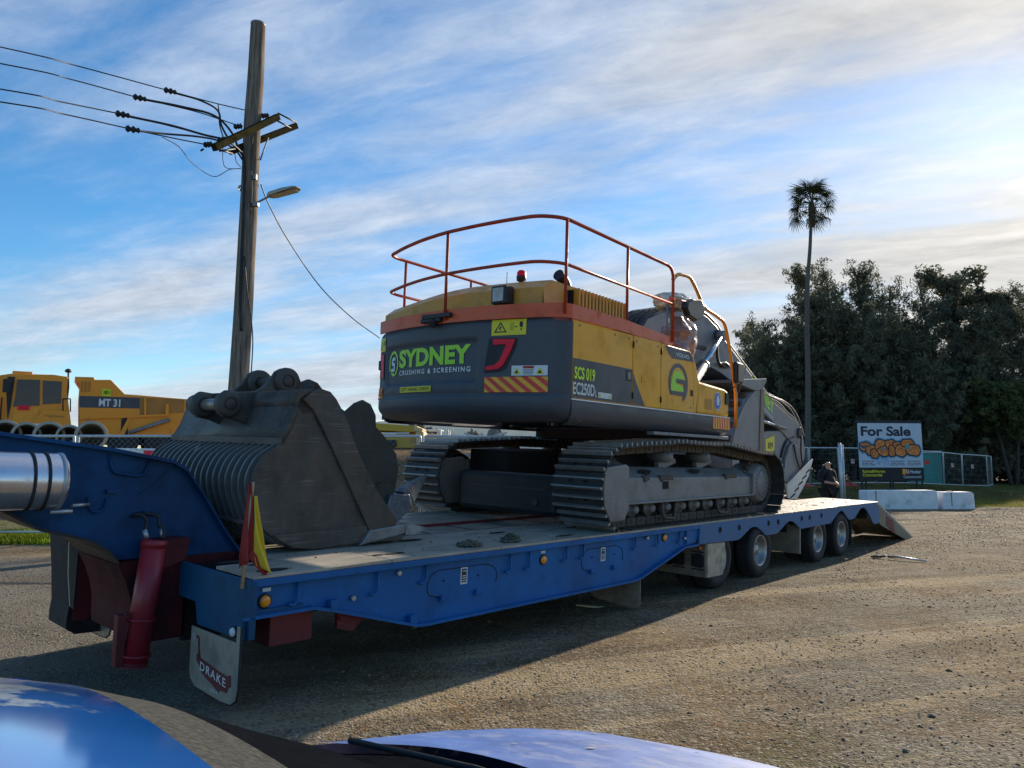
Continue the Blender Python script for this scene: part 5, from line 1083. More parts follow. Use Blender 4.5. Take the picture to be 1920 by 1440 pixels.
# ------------------------------------------------------------------ solid bucket behind it
B2 = thing('digging_bucket', 'plain brown steel digging bucket with one raised tooth, standing behind the skeleton bucket', 'bucket', bucket_frame(-5.6, 1.72))
ch = [(-.26, 1.14), (-.10, 1.27), (.0, 1.31), (.10, 1.27), (.17, 1.16), (.18, 1.04), (.31, .93), (.46, .76), (.50, .60), (.47, .42), (.43, .22), (.34, .06), (.10, .0), (-.5, .0), (-.75, .15), (-.82, .5), (-.6, .85), (-.3, .98)]
for v_ in (0.0, 1.05):
    mb = MB(); mb.prism(ch, v_, v_ + .03); mb.build('cheek_plate', M['bucket2'], B2, fix=True, bevel=.006)
mb = MB(); mb.sflag = True; sp = smooth_path([(a, 0, b) for a, b in (ch[12:] + ch[:1])], 3); n_ = len(sp)
mb.add([(p.x, .0, p.z) for p in sp] + [(p.x, 1.08, p.z) for p in sp], [(i, i + 1, i + 1 + n_, i + n_) for i in range(n_ - 1)]); o = mb.build('bucket_shell', M['bucket2'], B2); q = o.modifiers.new('s', 'SOLIDIFY'); q.thickness = .025
for v_ in (.22, .62):
    mb = MB(); mb.prism([(-.63, 1.36), (-.59, 1.45), (-.50, 1.49), (-.40, 1.46), (-.32, 1.38), (-.20, 1.28), (-.04, 1.18), (.05, 1.1), (-.2, .9), (-.5, .95), (-.62, 1.15)], v_, v_ + .05); mb.prism([(-1.05, 1.22), (-1.02, 1.34), (-.92, 1.38), (-.8, 1.34), (-.63, 1.30), (-.6, 1.0), (-.9, 1.0)], v_, v_ + .05); mb.build('pin_ear', M['bucket2'], B2, fix=True, bevel=.01)
    for a, b in ((-.49, 1.375), (-.92, 1.27)):
        mb = MB(); mb.lathe([(-.04, .0005), (-.04, .05), (-.02, .055), (-.02, .10), (.07, .10)], (a, v_, b), (0, 1, 0), 24); mb.build('pin_boss', M['bucket'], B2)
mb = MB(); mb.cyl((-.92, .2, 1.27), (-.92, .7, 1.27), .05, 16); mb.cyl((-.49, .2, 1.375), (-.49, .7, 1.375), .05, 16); mb.build('hinge_pin', M['bucket'], B2)
mb = MB(); mb.tube([(.10 + .16 * math.cos(a), -.01, .50 + .12 * math.sin(a)) for a in np.linspace(2.6, 6.0, 14)], .012, 6); mb.build('wear_ring', M['bucket'], B2)
# tooth with cable-wrapped adapter, raised at an angle
mb = MB(); mb.prism([(.25, .02), (.36, .34), (.62, .34), (.66, .20), (.42, -.0)], -.06, .14)
mb.build('tooth_adapter', mat('cross_hatched_steel', (.20, .20, .22), .45, .5, .45, 38, .5, 60), B2, fix=True, bevel=.015)
mb = MB(); a_ = Vector((.60, .04, .29)); d_ = Vector((.80, 0, .60)).normalized(); s1 = Vector((0, 1, 0)); s2 = d_.cross(s1)
vs = []
for t, h, w_ in ((0, .085, .075), (.06, .09, .085), (.40, .012, .02)):
    for x, y in ((-1, -1), (1, -1), (1, 1), (-1, 1)): vs.append(a_ + d_ * t + s1 * (x * w_) + s2 * (y * h))
mb.add(vs, [(3, 2, 1, 0), (8, 9, 10, 11)] + [(4 * i + k, 4 * i + (k + 1) % 4, 4 * i + 4 + (k + 1) % 4, 4 * i + 4 + k) for i in range(2) for k in range(4)]); mb.build('tooth_point', M['tooth'], B2, fix=True, bevel=.006)

# ------------------------------------------------------------------ parked car, roof and bonnet in the foreground
CM = frame((-.368, .409, 0), 48.0)
CR = thing('parked_car', 'blue car with dusty windscreen, only its roof and bonnet along the bottom edge', 'car', CM)
prof_u = [-3.0, -2.9, -2.5, -1.9, -1.2, -.6, -.1, .10, .161, .215, .286, .333, .443, .53, .617, .946, 1.182, 1.415, 1.746, 2.111, 2.5, 2.62]
prof_z = [.80, .95, 1.03, 1.30, 1.38, 1.40, 1.385, 1.358, 1.344, 1.330, 1.300, 1.281, 1.224, 1.178, 1.135, 1.060, 1.006, .943, .828, .680, .52, .45]
prof_c = [z + d for z, d in zip(prof_z, [.02, .03, .05, .07, .075, .07, .065, .05, .045, .04, .04, .04, .04, .04, .042, .046, .046, .046, .046, .04, .03, .01])]
prof_w = [.60, .70, .74, .60, .56, .55, .55, .55, .55, .55, .55, .55, .56, .60, .62, .70, .72, .73, .74, .72, .66, .60]
def car_at(u_): return (np.interp(u_, prof_u, prof_z), np.interp(u_, prof_u, prof_c), np.interp(u_, prof_u, prof_w))
def car_surf(u0, u1, nu, v0=-1, v1=1, nv=24, lift=0.0):
    def fn(a, b):
        u_ = u0 + (u1 - u0) * a; t = v0 + (v1 - v0) * b; ze, zc_, hw = car_at(u_)
        return (u_, t * hw, zc_ - (zc_ - ze) * abs(t) ** 2.4 + lift)
    mb = MB(); mb.grid(fn, nu, nv); return mb
paint = mat('car_blue_paint', (0.006, 0.115, 0.46), 0.16, 0.1, 0.06, 3, 0, 40, coat=1.0, chips=((.45, .56, .68), 3.4, .56))
paint2 = mat('dusty_bonnet_paint', (0.040, 0.110, 0.34), 0.5, 0.0, 0.2, 6, 0, 40, (0.17, 0.19, 0.25), 0.35, 14.0, coat=0.0, chips=((.34, .34, .33), 26, .68))
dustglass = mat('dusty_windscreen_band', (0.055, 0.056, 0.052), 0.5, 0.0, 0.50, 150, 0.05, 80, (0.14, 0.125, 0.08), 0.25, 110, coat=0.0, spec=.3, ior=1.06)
car_surf(-2.9, .235, 40).build('roof_panel', paint, CR)
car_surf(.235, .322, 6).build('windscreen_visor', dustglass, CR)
car_surf(.322, .60, 8).build('windscreen', mat('windscreen_glass', (.006, .007, .009), .25, 0, .2, 30, spec=.03, ior=1.04), CR)
def cowl_cut(a, b):
    t = -1 + 2 * b; u0 = .60; u1 = .60 + .24 * (1 - abs(t) ** 6)
    u_ = u0 + (u1 - u0) * a; ze, zc_, hw = car_at(u_); return (u_, t * hw, zc_ - (zc_ - ze) * abs(t) ** 2.4 - .012)
mb = MB(); mb.grid(cowl_cut, 8, 40); mb.build('cowl_panel', MATS['windscreen_glass'], CR)
def bon(a, b):
    t = -1 + 2 * b; u0 = .60 + .24 * (1 - abs(t) ** 6); u_ = u0 + (2.6 - u0) * a; ze, zc_, hw = car_at(u_); return (u_, t * hw, zc_ - (zc_ - ze) * abs(t) ** 2.4 + .004)
mb = MB(); mb.grid(bon, 40, 40); mb.build('bonnet', paint2, CR)
for k, (a, b) in enumerate((((.66, .50), (.76, .05)), ((.68, .02), (.74, -.42)))):
    z0 = car_at(a[0])[1] - .02; mb = MB(); mb.tube([(a[0] - .05, a[1], z0 + .03), ((a[0] + b[0]) / 2 - .03, (a[1] + b[1]) / 2, z0 + .035), (b[0], b[1], z0 + .012)], .005, 6); mb.box(b[0] - .02, b[0] + .02, b[1] - .02, b[1] + .02, z0 - .03, z0 + .02); mb.build('wiper', M['black'], CR)
mb = MB()
for s in (-1, 1):
    us = np.linspace(-2.95, 2.6, 40)
    vs = []
    for u_ in us:
        ze, zc_, hw = car_at(u_); 
        for q, (dw, z) in enumerate(((0, ze), (.10, min(ze - .05, .92)), (.13, min(ze - .1, .62)), (.10, .25))): vs.append((u_, s * (hw + dw * (1 if hw > .5 else .5)), z))
    mb.sflag = True; mb.add(vs, [(4 * i + k, 4 * i + k + 1, 4 * i + 5 + k, 4 * i + 4 + k) for i in range(39) for k in range(3)])
mb.add([(2.6, -.6, .46), (2.6, .6, .46), (2.66, .65, .25), (2.66, -.65, .25), (-2.95, -.7, .9), (-2.95, .7, .9), (-3.0, .7, .25), (-3.0, -.7, .25)], [(0, 1, 2, 3), (4, 7, 6, 5)])
mb.build('body_side', paint, CR, fix=True)
for u_ in (-2.0, 1.55):
    for s in (-1, 1):
        mb = MB(); mb.lathe([(0, .0005), (0, .18), (.02, .20), (.02, .30), (.18, .31), (.18, .0005)], (u_, s * .87, .31), (0, -s, 0), 28); mb.build('wheel', M['black'], CR)
# dust smears and leaf litter on the bonnet
for k in range(16):
    u_ = random.uniform(.95, 1.9); t = random.uniform(-.2, .95); ze, zc_, hw = car_at(u_); z = zc_ - (zc_ - ze) * abs(t) ** 2.4 + .0065; r = random.uniform(.003, .010); rr = random.uniform(0, 3)
    mb = MB(); 
    def fp(x, y, u_=u_, t=t, hw=hw):
        U_ = u_ + x; V_ = t * hw + y; a_, b_, c_ = car_at(U_); return (U_, V_, b_ - (b_ - a_) * abs(V_ / c_) ** 2.4 + .0066)
    put_poly(mb, [(r * random.uniform(.5, 1.3) * math.cos(q + rr) * 1.8, r * random.uniform(.4, 1) * math.sin(q + rr)) for q in np.linspace(0, 5.6, 9)], fp); mb.build('dried_spot', mat('dry_mud_spot', (.24, .22, .20), .9, 0, .2, 30), CR)
# ------------------------------------------------------------------ power pole
PY = 14.5
base = at(440, 869, PY); bx = base.x
P0 = thing('power_pole', 'tall weathered timber power pole with two crossarms, behind the steel buckets', 'pole', Matrix.Translation((bx - .12, PY, gz(bx, PY))))
timber = mat('weathered_timber', (0.175, 0.135, 0.10), 0.85, 0, 0.5, 5, 0.8, 22, (0.085, 0.07, 0.06), 0.45, 6, stretch=(5, 5, .28), c2=(0.22, 0.185, 0.15), spec=.1, ior=1.08)
o0 = Vector((bx - .12, PY, gz(bx, PY)))
pts = [at(446, 730, PY), at(455, 600, PY), at(462, 480, PY), at(468, 360, PY), at(473, 240, PY), at(479, 150, PY), at(484, 45, PY)]
pl = [Vector((0, 0, 0)), Vector((.06, 0, 1.4))] + [p - o0 for p in pts]
rs = [.20, .19, .188, .18, .175, .17, .165, .16, .142]
sp = smooth_path(pl, 6)
mb = MB(); n = 26; vs = []
for i, p in enumerate(sp):
    r = np.interp(i / (len(sp) - 1), np.linspace(0, 1, len(rs)), rs)
    for k in range(n):
        a = 2 * math.pi * k / n; q = r * (1 + .045 * mnoise.noise(Vector((math.cos(a) * 2.4, math.sin(a) * 2.4, i * .05))) + .035 * mnoise.noise(Vector((math.cos(a) * 7, math.sin(a) * 7, i * .12))))
        vs.append((p.x + q * math.cos(a), p.y + q * math.sin(a), p.z))
m_ = len(sp); mb.sflag = True; mb.add(vs, [(i * n + k, i * n + (k + 1) % n, (i + 1) * n + (k + 1) % n, (i + 1) * n + k) for i in range(m_ - 1) for k in range(n)]); mb.sflag = False
mb.add([vs[(m_ - 1) * n + k] for k in range(n)], [tuple(range(n))]); mb.build('trunk', timber, P0)
mb = MB(); top_p = sp[-1]; mb.lathe([(-.03, .146), (.005, .15), (.015, .12), (.02, .0005)], top_p, (0, 0, 1), 20); mb.build('pole_cap', M['frame'], P0)
def L3(px_, py_, Y): return at(px_, py_, Y) - o0
mossy = mat('mossy_crossarm', (0.030, 0.027, 0.013), 0.9, 0, 0.45, 8, .5, 30, (.045, .035, .025), .4, 5, spec=.05, ior=1.05)
def arm_(a, b, hw, hh):
    a, b = Vector(a), Vector(b); d = (b - a).normalized(); s1 = d.cross(Vector((0, 0, 1))).normalized(); s2 = s1.cross(d); mb = MB()
    vs = [q + s1 * (x * hw) + s2 * (y * hh) for q in (a, b) for x, y in ((-1, -1), (1, -1), (1, 1), (-1, 1))]
    mb.add(vs, [(3, 2, 1, 0), (4, 5, 6, 7)] + [(k, (k + 1) % 4, (k + 1) % 4 + 4, k + 4) for k in range(4)]); mb.build('crossarm', mossy, P0, fix=True, bevel=.012)
A0, A1 = L3(401, 277, 13.1), L3(521, 219, 14.9); arm_(A0, A1, .055, .065)
C0, C1 = L3(432, 284, 14.15), L3(555, 236, 15.9); arm_(C0, C1, .055, .065)
for a, b in (((521, 212, 15.2), (556, 230, 15.6)), ((519, 226, 15.2), (545, 240, 15.6)), ((405, 279, 13.35), (436, 288, 13.75)), ((412, 283, 13.4), (440, 279, 13.8))):
    mb = MB(); mb.cyl(L3(*a), L3(*b), .018, 8); mb.build('tie_rod', M['blackpaint'], P0)
mb = MB(); mb.cyl(L3(503, 258, 15.0), L3(488, 300, 14.5), .014, 6); mb.build('crossarm_brace', M['blackpaint'], P0)
def insul(p, s=.05):
    mb = MB(); mb.lathe([(-.09, .0005), (-.09, s * .6), (-.05, s), (-.03, s * .6), (0, s), (.02, s * .6), (.05, s), (.07, s * .5), (.09, .0005)], p, (1, 0, .1), 12); mb.build('insulator', M['ink'], P0)
for q in ((498, 217, 15.0), (418, 262, 13.5), (391, 271, 13.3), (447, 237, 14.2)): insul(L3(*q), .06)
# conductors (each line a thing of its own)
wire = mat('black_cable', (.012, .012, .014), .6)
def line(pts, r, label, name='power_line', cat='cable', grp=None, knots=()):
    P = [at(*p) for p in pts]; o = thing(name, label, cat, Matrix.Translation(P[-1]), grp); mb = MB(); q = smooth_path([p - P[-1] for p in P], 10); mb.tube(q, r, 6); mb.build('cable', wire, o)
    for k in knots:
        c = at(*k) - P[-1]; mb = MB(); mb.lathe([(-.12, .0005), (-.12, .03), (-.08, .065), (-.04, .03), (.0, .065), (.04, .03), (.08, .05), (.12, .0005)], c, (P[-1] - P[0]).normalized(), 10); mb.build('insulator', M['ink'], o)
    return o
line([(-700, -60, 11.0), (0, 88, 11.5), (150, 125, 12.5), (320, 171, 13.6), (410, 195, 14.3), (498, 215, 15.0)], .011, 'topmost of the four power lines running left from the pole', grp='power lines running left from the pole', knots=((320, 171, 13.6),))
line([(-700, -10, 10.6), (0, 119, 11.0), (130, 148, 12), (263, 184, 13.0), (370, 210, 13.7), (445, 235, 14.2)], .011, 'second power line from the top, with a dark insulator left of the pole', grp='power lines running left from the pole', knots=((263, 184, 13.0),))
line([(-700, 60, 9.8), (0, 167, 10.3), (110, 190, 11.2), (231, 215, 12.2), (330, 239, 12.9), (418, 262, 13.5)], .011, 'third power line from the top, ending near the crossarm', grp='power lines running left from the pole', knots=((231, 215, 12.2),))
line([(-700, 90, 9.6), (0, 191, 10.1), (120, 214, 11), (250, 243, 12.0), (330, 260, 12.7), (391, 272, 13.3)], .011, 'lowest of the four power lines running left from the pole', grp='power lines running left from the pole', knots=((250, 243, 12.0),))
# bundled tails and droppers belong to the pole
def tail(pts, r): 
    mb = MB(); mb.tube(smooth_path([L3(*p) for p in pts], 6), r, 6); mb.build('dropper_cable', wire, P0)
tail([(330, 175, 13.6), (375, 188, 13.9), (408, 207, 14.1), (415, 235, 14.0), (432, 265, 14.1), (452, 285, 14.3)], .020)
tail([(268, 186, 13.0), (340, 200, 13.4), (400, 216, 13.8), (432, 245, 14.0), (448, 280, 14.2), (457, 295, 14.3)], .024)
tail([(236, 217, 12.2), (320, 235, 12.8), (380, 252, 13.2), (420, 262, 13.6), (445, 278, 14.0), (456, 292, 14.3)], .022)
tail([(256, 245, 12.0), (310, 251, 12.5), (370, 256, 13.0), (410, 264, 13.5), (440, 280, 14.0), (455, 300, 14.3)], .018)
tail([(409, 196, 14.1), (411, 215, 14.0), (412, 235, 13.9), (420, 262, 13.9)], .012)
tail([(304, 257, 12.4), (335, 275, 12.8), (360, 305, 13.2), (400, 331, 13.8), (430, 318, 14.1), (452, 316, 14.3)], .007)
tail([(418, 270, 13.5), (418, 300, 13.8), (425, 315, 14.0), (452, 316, 14.3)], .007)
tail([(440, 285, 14.2), (443, 303, 14.3), (452, 314, 14.3)], .007)
tail([(376, 283, 13.3), (382, 279, 13.3)], .02)
tail([(456, 292, 14.3), (458, 330, 14.32), (455, 420, 14.3), (452, 500, 14.3), (450, 560, 14.3), (452, 620, 14.3)], .030)
tail([(475, 255, 14.33), (470, 300, 14.33), (473, 345, 14.33), (470, 400, 14.33)], .007)
tail([(458, 480, 14.3), (463, 540, 14.3), (470, 590, 14.3), (474, 640, 14.3), (471, 700, 14.3)], .012)
mb = MB(); mb.lathe([(-.05, .17), (-.05, .18), (.0, .18), (.0, .17)], L3(464, 352, 14.5), (0, 0, 1), 20); mb.cbox(L3(478, 332, 14.35), .07, .06, .1); mb.build('pole_band', M['frame'], P0)
# street lamp on the pole
SL = thing('street_lamp', 'flat street lamp on a short bracket on the timber power pole', 'street lamp', Matrix.Translation(at(480, 380, 14.4)))
o1 = at(480, 380, 14.4)
mb = MB(); mb.tube([at(478, 382, 14.4) - o1, at(505, 368, 14.2) - o1], .02, 8); mb.cbox(at(480, 383, 14.35) - o1, .1, .1, .09); mb.build('bracket', M['frame'], SL)
a, b = at(503, 368, 14.2) - o1, at(560, 352, 13.9) - o1; d = (b - a).normalized(); s1 = d.cross(Vector((0, 0, 1))).normalized(); s2 = s1.cross(d).normalized()
mb = MB(); secs = ((0, .05, .04), (.10, .10, .055), (.55, .13, .05), (.9, .12, .03), (1, .08, .012)); vs = []
for t, hw, hh in secs:
    for x, y in ((-1, -.6), (1, -.6), (.8, 1), (-.8, 1)): vs.append(a.lerp(b, t) + s1 * x * hw + s2 * y * hh)
mb.add(vs, [(3, 2, 1, 0), (16, 17, 18, 19)] + [(4 * i + k, 4 * i + (k + 1) % 4, 4 * i + 4 + (k + 1) % 4, 4 * i + 4 + k) for i in range(4) for k in range(4)]); mb.build('lamp_head', mat('lamp_shell', (.38, .36, .30), .5, .2), SL, fix=True, bevel=.01)
mb = MB(); vs = []
for t, hw in ((.18, .09), (.9, .10)):
    for x in (-1, 1): vs.append(a.lerp(b, t) + s1 * x * hw - s2 * .045)
mb.add(vs, [(0, 1, 3, 2)]); mb.build('lamp_glass', mat('lamp_diffuser', (.55, .52, .38), .3, 0), SL)
line([(712, 634, 20.0), (660, 596, 19.0), (600, 537, 17.6), (540, 450, 16.0), (505, 385, 15.0), (489, 346, 14.55)], .013, 'twisted service cable running down from the pole to behind the excavator', name='service_cable')

# ------------------------------------------------------------------ fences
wiremesh = mat('fence_wire', (.30, .33, .34), .5, .5)
def mesh_part(w_, h_, parent, px_=.075, r=.0022, z0=.18, diag=False):
    mb = MB()
    nx = int(w_ / px_); nz = int((h_ - z0) / (px_ * 2))
    def bar(a, b):
        a, b = Vector(a), Vector(b); d = (b - a).normalized(); n1 = Vector((0, 1, 0)); n2 = d.cross(n1); vs = [q + n1 * x * r + n2 * y * r for q in (a, b) for x, y in ((0, 1), (-.87, -.5), (.87, -.5))]
        mb.add(vs, [(0, 1, 4, 3), (1, 2, 5, 4), (2, 0, 3, 5)])
    if not diag:
        for i in range(1, nx): bar((w_ * i / nx, 0, z0), (w_ * i / nx, 0, h_))
        for j in range(1, nz): bar((0, 0, z0 + (h_ - z0) * j / nz), (w_, 0, z0 + (h_ - z0) * j / nz))
    else:
        s = .12; k = -int(h_ / s)
        while k * s < w_:
            for sg in (1, -1):
                x0 = k * s; z_a, z_b = z0, h_
                xa, xb = x0, x0 + (h_ - z0)
                if xb < 0 or xa > w_: continue
                ta = max(0, -xa); tb = min(h_ - z0, w_ - xa)
                if tb > ta:
                    if sg > 0: bar((xa + ta, 0, z0 + ta), (xa + tb, 0, z0 + tb))
                    else: bar((xa + ta, 0, h_ - ta), (xa + tb, 0, h_ - tb))
            k += 1
    mb.build('wire_mesh', wiremesh, parent, kind='stuff')
def fence_panel(p0, p1, label, h_=2.1, grp='temporary fence panels', low=None, r=.021, diag=False, sign=None, pxs=.075):
    a, b = Vector(p0), Vector(p1); L_ = (b - a).length; ang = math.atan2(b.y - a.y, b.x - a.x)
    slope = math.atan2(b.z - a.z, math.hypot(b.x - a.x, b.y - a.y))
    o = thing('mesh_fence', label, 'fence', Matrix.Translation(a) @ Matrix.Rotation(ang, 4, 'Z') @ Matrix.Rotation(-slope, 4, 'Y'), grp)
    mb = MB(); mb.tube(rounded([(.04, 0, .0), (.04, 0, h_), (L_ - .04, 0, h_), (L_ - .04, 0, .0)], .03, 3), r, 8); mb.build('frame_tube', M['fencesteel'], o)
    mb = MB(); mb.cyl((.04, 0, .15), (L_ - .04, 0, .15), r * .8, 8); mb.build('bottom_rail', M['fencesteel'], o)
    if low: mb = MB(); mb.cyl((.04, 0, low), (L_ - .04, 0, low), r * .8, 8); mb.build('mid_rail', M['fencesteel'], o)
    mesh_part(L_ - .08, h_, o, pxs, diag=diag)
    mb = MB(); mb.cbox((.04, 0, .03), .18, .6, .10); mb.cbox((L_ - .04, 0, .03), .18, .6, .10); mb.build('foot_block', M['mudboard'], o, bevel=.02)
    if sign:
        for (sx, sz) in sign:
            mb = MB(); mb.box(sx, sx + .30, -.03, -.025, sz, sz + .22); mb.build('fence_sign', M['stickwhite'], o)
            mb = MB(); put_ring(mb, sx + .10, sz + .13, .07, .07, .07, .07, 0, 6.28, lambda x, y: (x, -.034, y), 14); put_rect(mb, sx + .18, sx + .28, sz + .05, sz + .18, lambda x, y: (x, -.034, y)); mb.build('sign_print', M['stickred'], o)
    return o
def G(x, y): return (x, y, gz(x, y))
# left run along the yard (chain wire)
lf = [(-24.2, 15.6), (-20.9, 15.4), (-17.4, 15.3), (-13.9, 15.15), (-10.45, 15.05), (-8.80, 15.0), (-5.3, 14.95), (-1.8, 14.9), (1.7, 14.9)]
nm = ['fence panel at the far left beyond the yellow truck cab', 'fence panel second from the left edge, in front of the truck', 'fence panel third from the left edge of the yard', 'fence panel in front of the truck cab, left part', 'fence panel in front of the concrete pipes', 'fence panel just right of the double posts, in front of the dump truck body', 'fence panel behind the steel buckets', 'fence panel behind the excavator counterweight']
for k in range(8): fence_panel(G(*lf[k]), G(*lf[k + 1]), nm[k], h_=2.06, r=.027, diag=True, grp='chain wire fence panels on the left')
# right run
rf = [(at(1480, 869, 40).x, 40.0), (at(1517, 869, 41).x, 41.0), (at(1573, 869, 41.5).x, 41.5), (at(1640, 869, 43).x, 43.0), (at(1708, 869, 44.5).x, 44.5), (at(1768, 869, 46).x, 46.0), (at(1803, 869, 47.5).x, 47.5), (at(1850, 869, 49).x, 49.0), (at(1859, 869, 52).x, 52.0)]
nm = ['fence panel just right of the excavator arm', 'fence panel behind the standing person', 'fence panel left of the for sale sign', 'fence panel behind the for sale sign, left part', 'fence panel behind the right part of the for sale sign', 'fence panel in front of the green portable toilet', 'fence panel right of the green portable toilet', 'last fence panel at the right end, running away']
for k in range(8): fence_panel(G(*rf[k]), G(*rf[k + 1]), nm[k], h_=2.1, r=.035, sign=[(1.0, 1.25)] if k in (2, 5, 6) else None, grp='temporary fence panels on the right', pxs=.15)
cpos = at(1576, 869, 27.5)
fp = thing('fence_post', 'thick galvanised post standing just behind the person', 'post', Matrix.Translation(G(cpos.x, cpos.y)))
mb = MB(); mb.cyl((0, 0, 0), (0, 0, 2.32), .055, 14); mb.build('post_tube', M['fencesteel'], fp); mb = MB(); mb.cyl((.12, .03, 0), (.12, .03, 2.3), .03, 10); mb.build('gate_tube', M['fencesteel'], fp); mb = MB(); mb.lathe([(0, .06), (.02, .055), (.03, .0005)], (0, 0, 2.32), (0, 0, 1), 14); mb.build('post_cap', M['fencesteel'], fp)
# red plastic netting lying at the fence foot
for (pxa, pxb, yy, lb) in ((1462, 1530, 38.5, 'red plastic netting on the ground left of the person'), (1578, 1608, 39.5, 'red plastic netting on the ground right of the person')):
    a, b = at(pxa, 900, yy), at(pxb, 900, yy); o = thing('safety_netting', lb, 'netting', Matrix.Translation(G((a.x + b.x) / 2, yy))); mb = MB(); W_ = (b.x - a.x)
    mb.grid(lambda s, t: (-W_ / 2 + W_ * s, -.4 + .8 * t, .05 + .22 * (math.sin(s * 3.1) * math.sin(t * 3.1)) * (1 + .6 * mnoise.noise(Vector((s * 7, t * 5, 1))))), 24, 10); mb.build('net', mat('netting_red', (.40, .045, .035), .8, 0, .4, 6), o)

# ------------------------------------------------------------------ for sale sign
a, b = at(1609, 797, 36), at(1737, 799, 36.4)
S0 = at(1612, 869, 36); W_ = (b - a).length
sg_ = thing('for_sale_sign', 'white for sale board with orange graffiti above a black strip, on dark posts', 'sign', Matrix.Translation((S0.x, 36, gz(S0.x, 36) * .3)) @ Matrix.Rotation(math.atan2(b.y - a.y, b.x - a.x), 4, 'Z'))
W_ = 3.30; zt, zm, zb = 3.46, 1.31, .67
mb = MB(); mb.box(0, W_, 0, .05, zm, zt); mb.build('board', mat('sign_white', (.52, .58, .66), .55, 0, .05, 3, 0, 40, (.40, .44, .46), .1, 2), sg_, bevel=.006)
mb = MB(); mb.box(0, W_, -.004, .05, zb, zm - .004); mb.build('lower_strip', M['ink'], sg_)
mb = MB(); mb.box(-.02, W_ + .02, .0, .06, zt + .002, zt + .14); mb.build('top_rail', M['ink'], sg_)
for x in (.12, .32, 1.58, 1.72, W_ - .35, W_ - .06):
    mb = MB(); mb.box(x - .03, x + .03, .06, .12, -.1, zb + .6); mb.build('sign_post', M['ink'], sg_)
Q1, Q2, Q3, Q4 = [(lambda x, y, d=d: (x, -d, y)) for d in (.006, .011, .016, .021)]
navy = mat('navy_ink', (.02, .02, .045), .6)
mb = MB(); put_text(mb, 'For Sale', Q1, .13, 2.72, 2.83, 3.31, bold=.035); mb.build('for_sale_lettering', navy, sg_)
# graffiti: outline blobs, fill, highlights
blobs = [(.35, 2.30, .34, .20), (.62, 2.15, .26, .24), (.80, 1.98, .22, .22), (1.15, 2.36, .34, .30), (1.32, 2.10, .36, .24), (1.62, 2.45, .28, .20), (1.68, 2.12, .17, .28), (2.05, 2.38, .30, .18), (2.15, 2.12, .32, .27), (2.50, 2.50, .34, .18), (2.80, 2.15, .36, .27), (.30, 2.42, .24, .10)]
def blob_mesh(gr, fn, seed):
    mb = MB(); r_ = random.Random(seed)
    for cx, cy, rx, ry in blobs:
        ph = [r_.uniform(0, 6) for _ in range(3)]
        pts = [(cx + (rx + gr) * math.cos(t) * (1 + .08 * math.sin(3 * t + ph[0])), cy + (ry + gr) * math.sin(t) * (1 + .10 * math.sin(4 * t + ph[1]))) for t in np.linspace(0, 2 * math.pi, 22)[:-1]]
        put_poly(mb, pts, fn); fn0 = fn
        fn = (lambda x, y, f=fn0: (f(x, y)[0], f(x, y)[1] - .0006, f(x, y)[2]))
    return mb
blob_mesh(.10, Q1, 3).build('graffiti_halo', mat('halo_blue', (.10, .30, .50), .6), sg_)
def blob_pair():
    A_, B_ = MB(), MB(); r_ = random.Random(3); d = .010
    for cx, cy, rx, ry in blobs:
        ph = [r_.uniform(0, 6) for _ in range(3)]
        for gr, mb, dd in ((.045, A_, 0), (-.012, B_, .0012)):
            pts = [(cx + (rx + gr) * math.cos(t) * (1 + .08 * math.sin(3 * t + ph[0])), cy + (ry + gr) * math.sin(t) * (1 + .10 * math.sin(4 * t + ph[1]))) for t in np.linspace(0, 2 * math.pi, 22)[:-1]]
            put_poly(mb, pts, lambda x, y, d=d, dd=dd: (x, -d - dd, y))
        d += .0024
    return A_, B_
A_, B_ = blob_pair(); A_.build('graffiti_outline', M['ink'], sg_); B_.build('graffiti_fill', mat('graffiti_orange', (.74, .17, .025), .6, 0, .3, 9, 0, 40, (.50, .05, .03), .3, 6, c2=(.82, .27, .06)), sg_)
mb = MB(); r_ = random.Random(5)
for cx, cy, rx, ry in blobs:
    put_ring(mb, cx + r_.uniform(-.05, .05), cy, rx * .55, ry * .5, .022, .022, r_.uniform(0, 2), r_.uniform(3, 5), lambda x, y: (x, -.043, y), 14)
mb.build('graffiti_line', mat('graffiti_red', (.32, .05, .03), .6), sg_)
mb = MB(); put_ring(mb, 2.48, 2.30, .13, .12, .13, .12, 0, 6.28, lambda x, y: (x, -.044, y), 14); put_ring(mb, 1.22, 2.22, .08, .07, .08, .07, 0, 6.28, lambda x, y: (x, -.044, y), 12); mb.build('graffiti_spot', mat('graffiti_teal', (.08, .30, .33), .6), sg_)
mb = MB()
for k in range(9): put_ring(mb, .95 + k * .075, 1.62 + .08 * math.sin(k * 2.1), .09, .16, .02, .02, r_.uniform(0, 3), r_.uniform(3.2, 6), Q2, 12)
mb.build('graffiti_tag', mat('tag_blue', (.04, .30, .62), .6), sg_)
mb = MB()
for x0, x1 in ((.12, .78), (1.60, 2.36), (2.48, 3.15)):
    for r__, y in enumerate((1.60, 1.50, 1.42)):
        x = x0
        while x < x1 - (.1 if r__ == 1 else .0): w2_ = r_.uniform(.05, .16); put_rect(mb, x, min(x1, x + w2_), y, y + .035, Q1); x += w2_ + .025
put_rect(mb, .12, .20, 1.98, 2.0, Q1); put_text(mb, '± 1,2', Q1, .12, .50, 1.95, 2.03); mb.build('small_print', navy, sg_)
mb = MB(); put_text(mb, 'Raine&Horne', Q2, .12, 1.28, 1.06, 1.20, bold=.03); put_text(mb, 'Commercial', Q2, .12, 1.12, .88, 1.03, bold=.03); mb.build('agent_lettering', M['stickyel'], sg_)
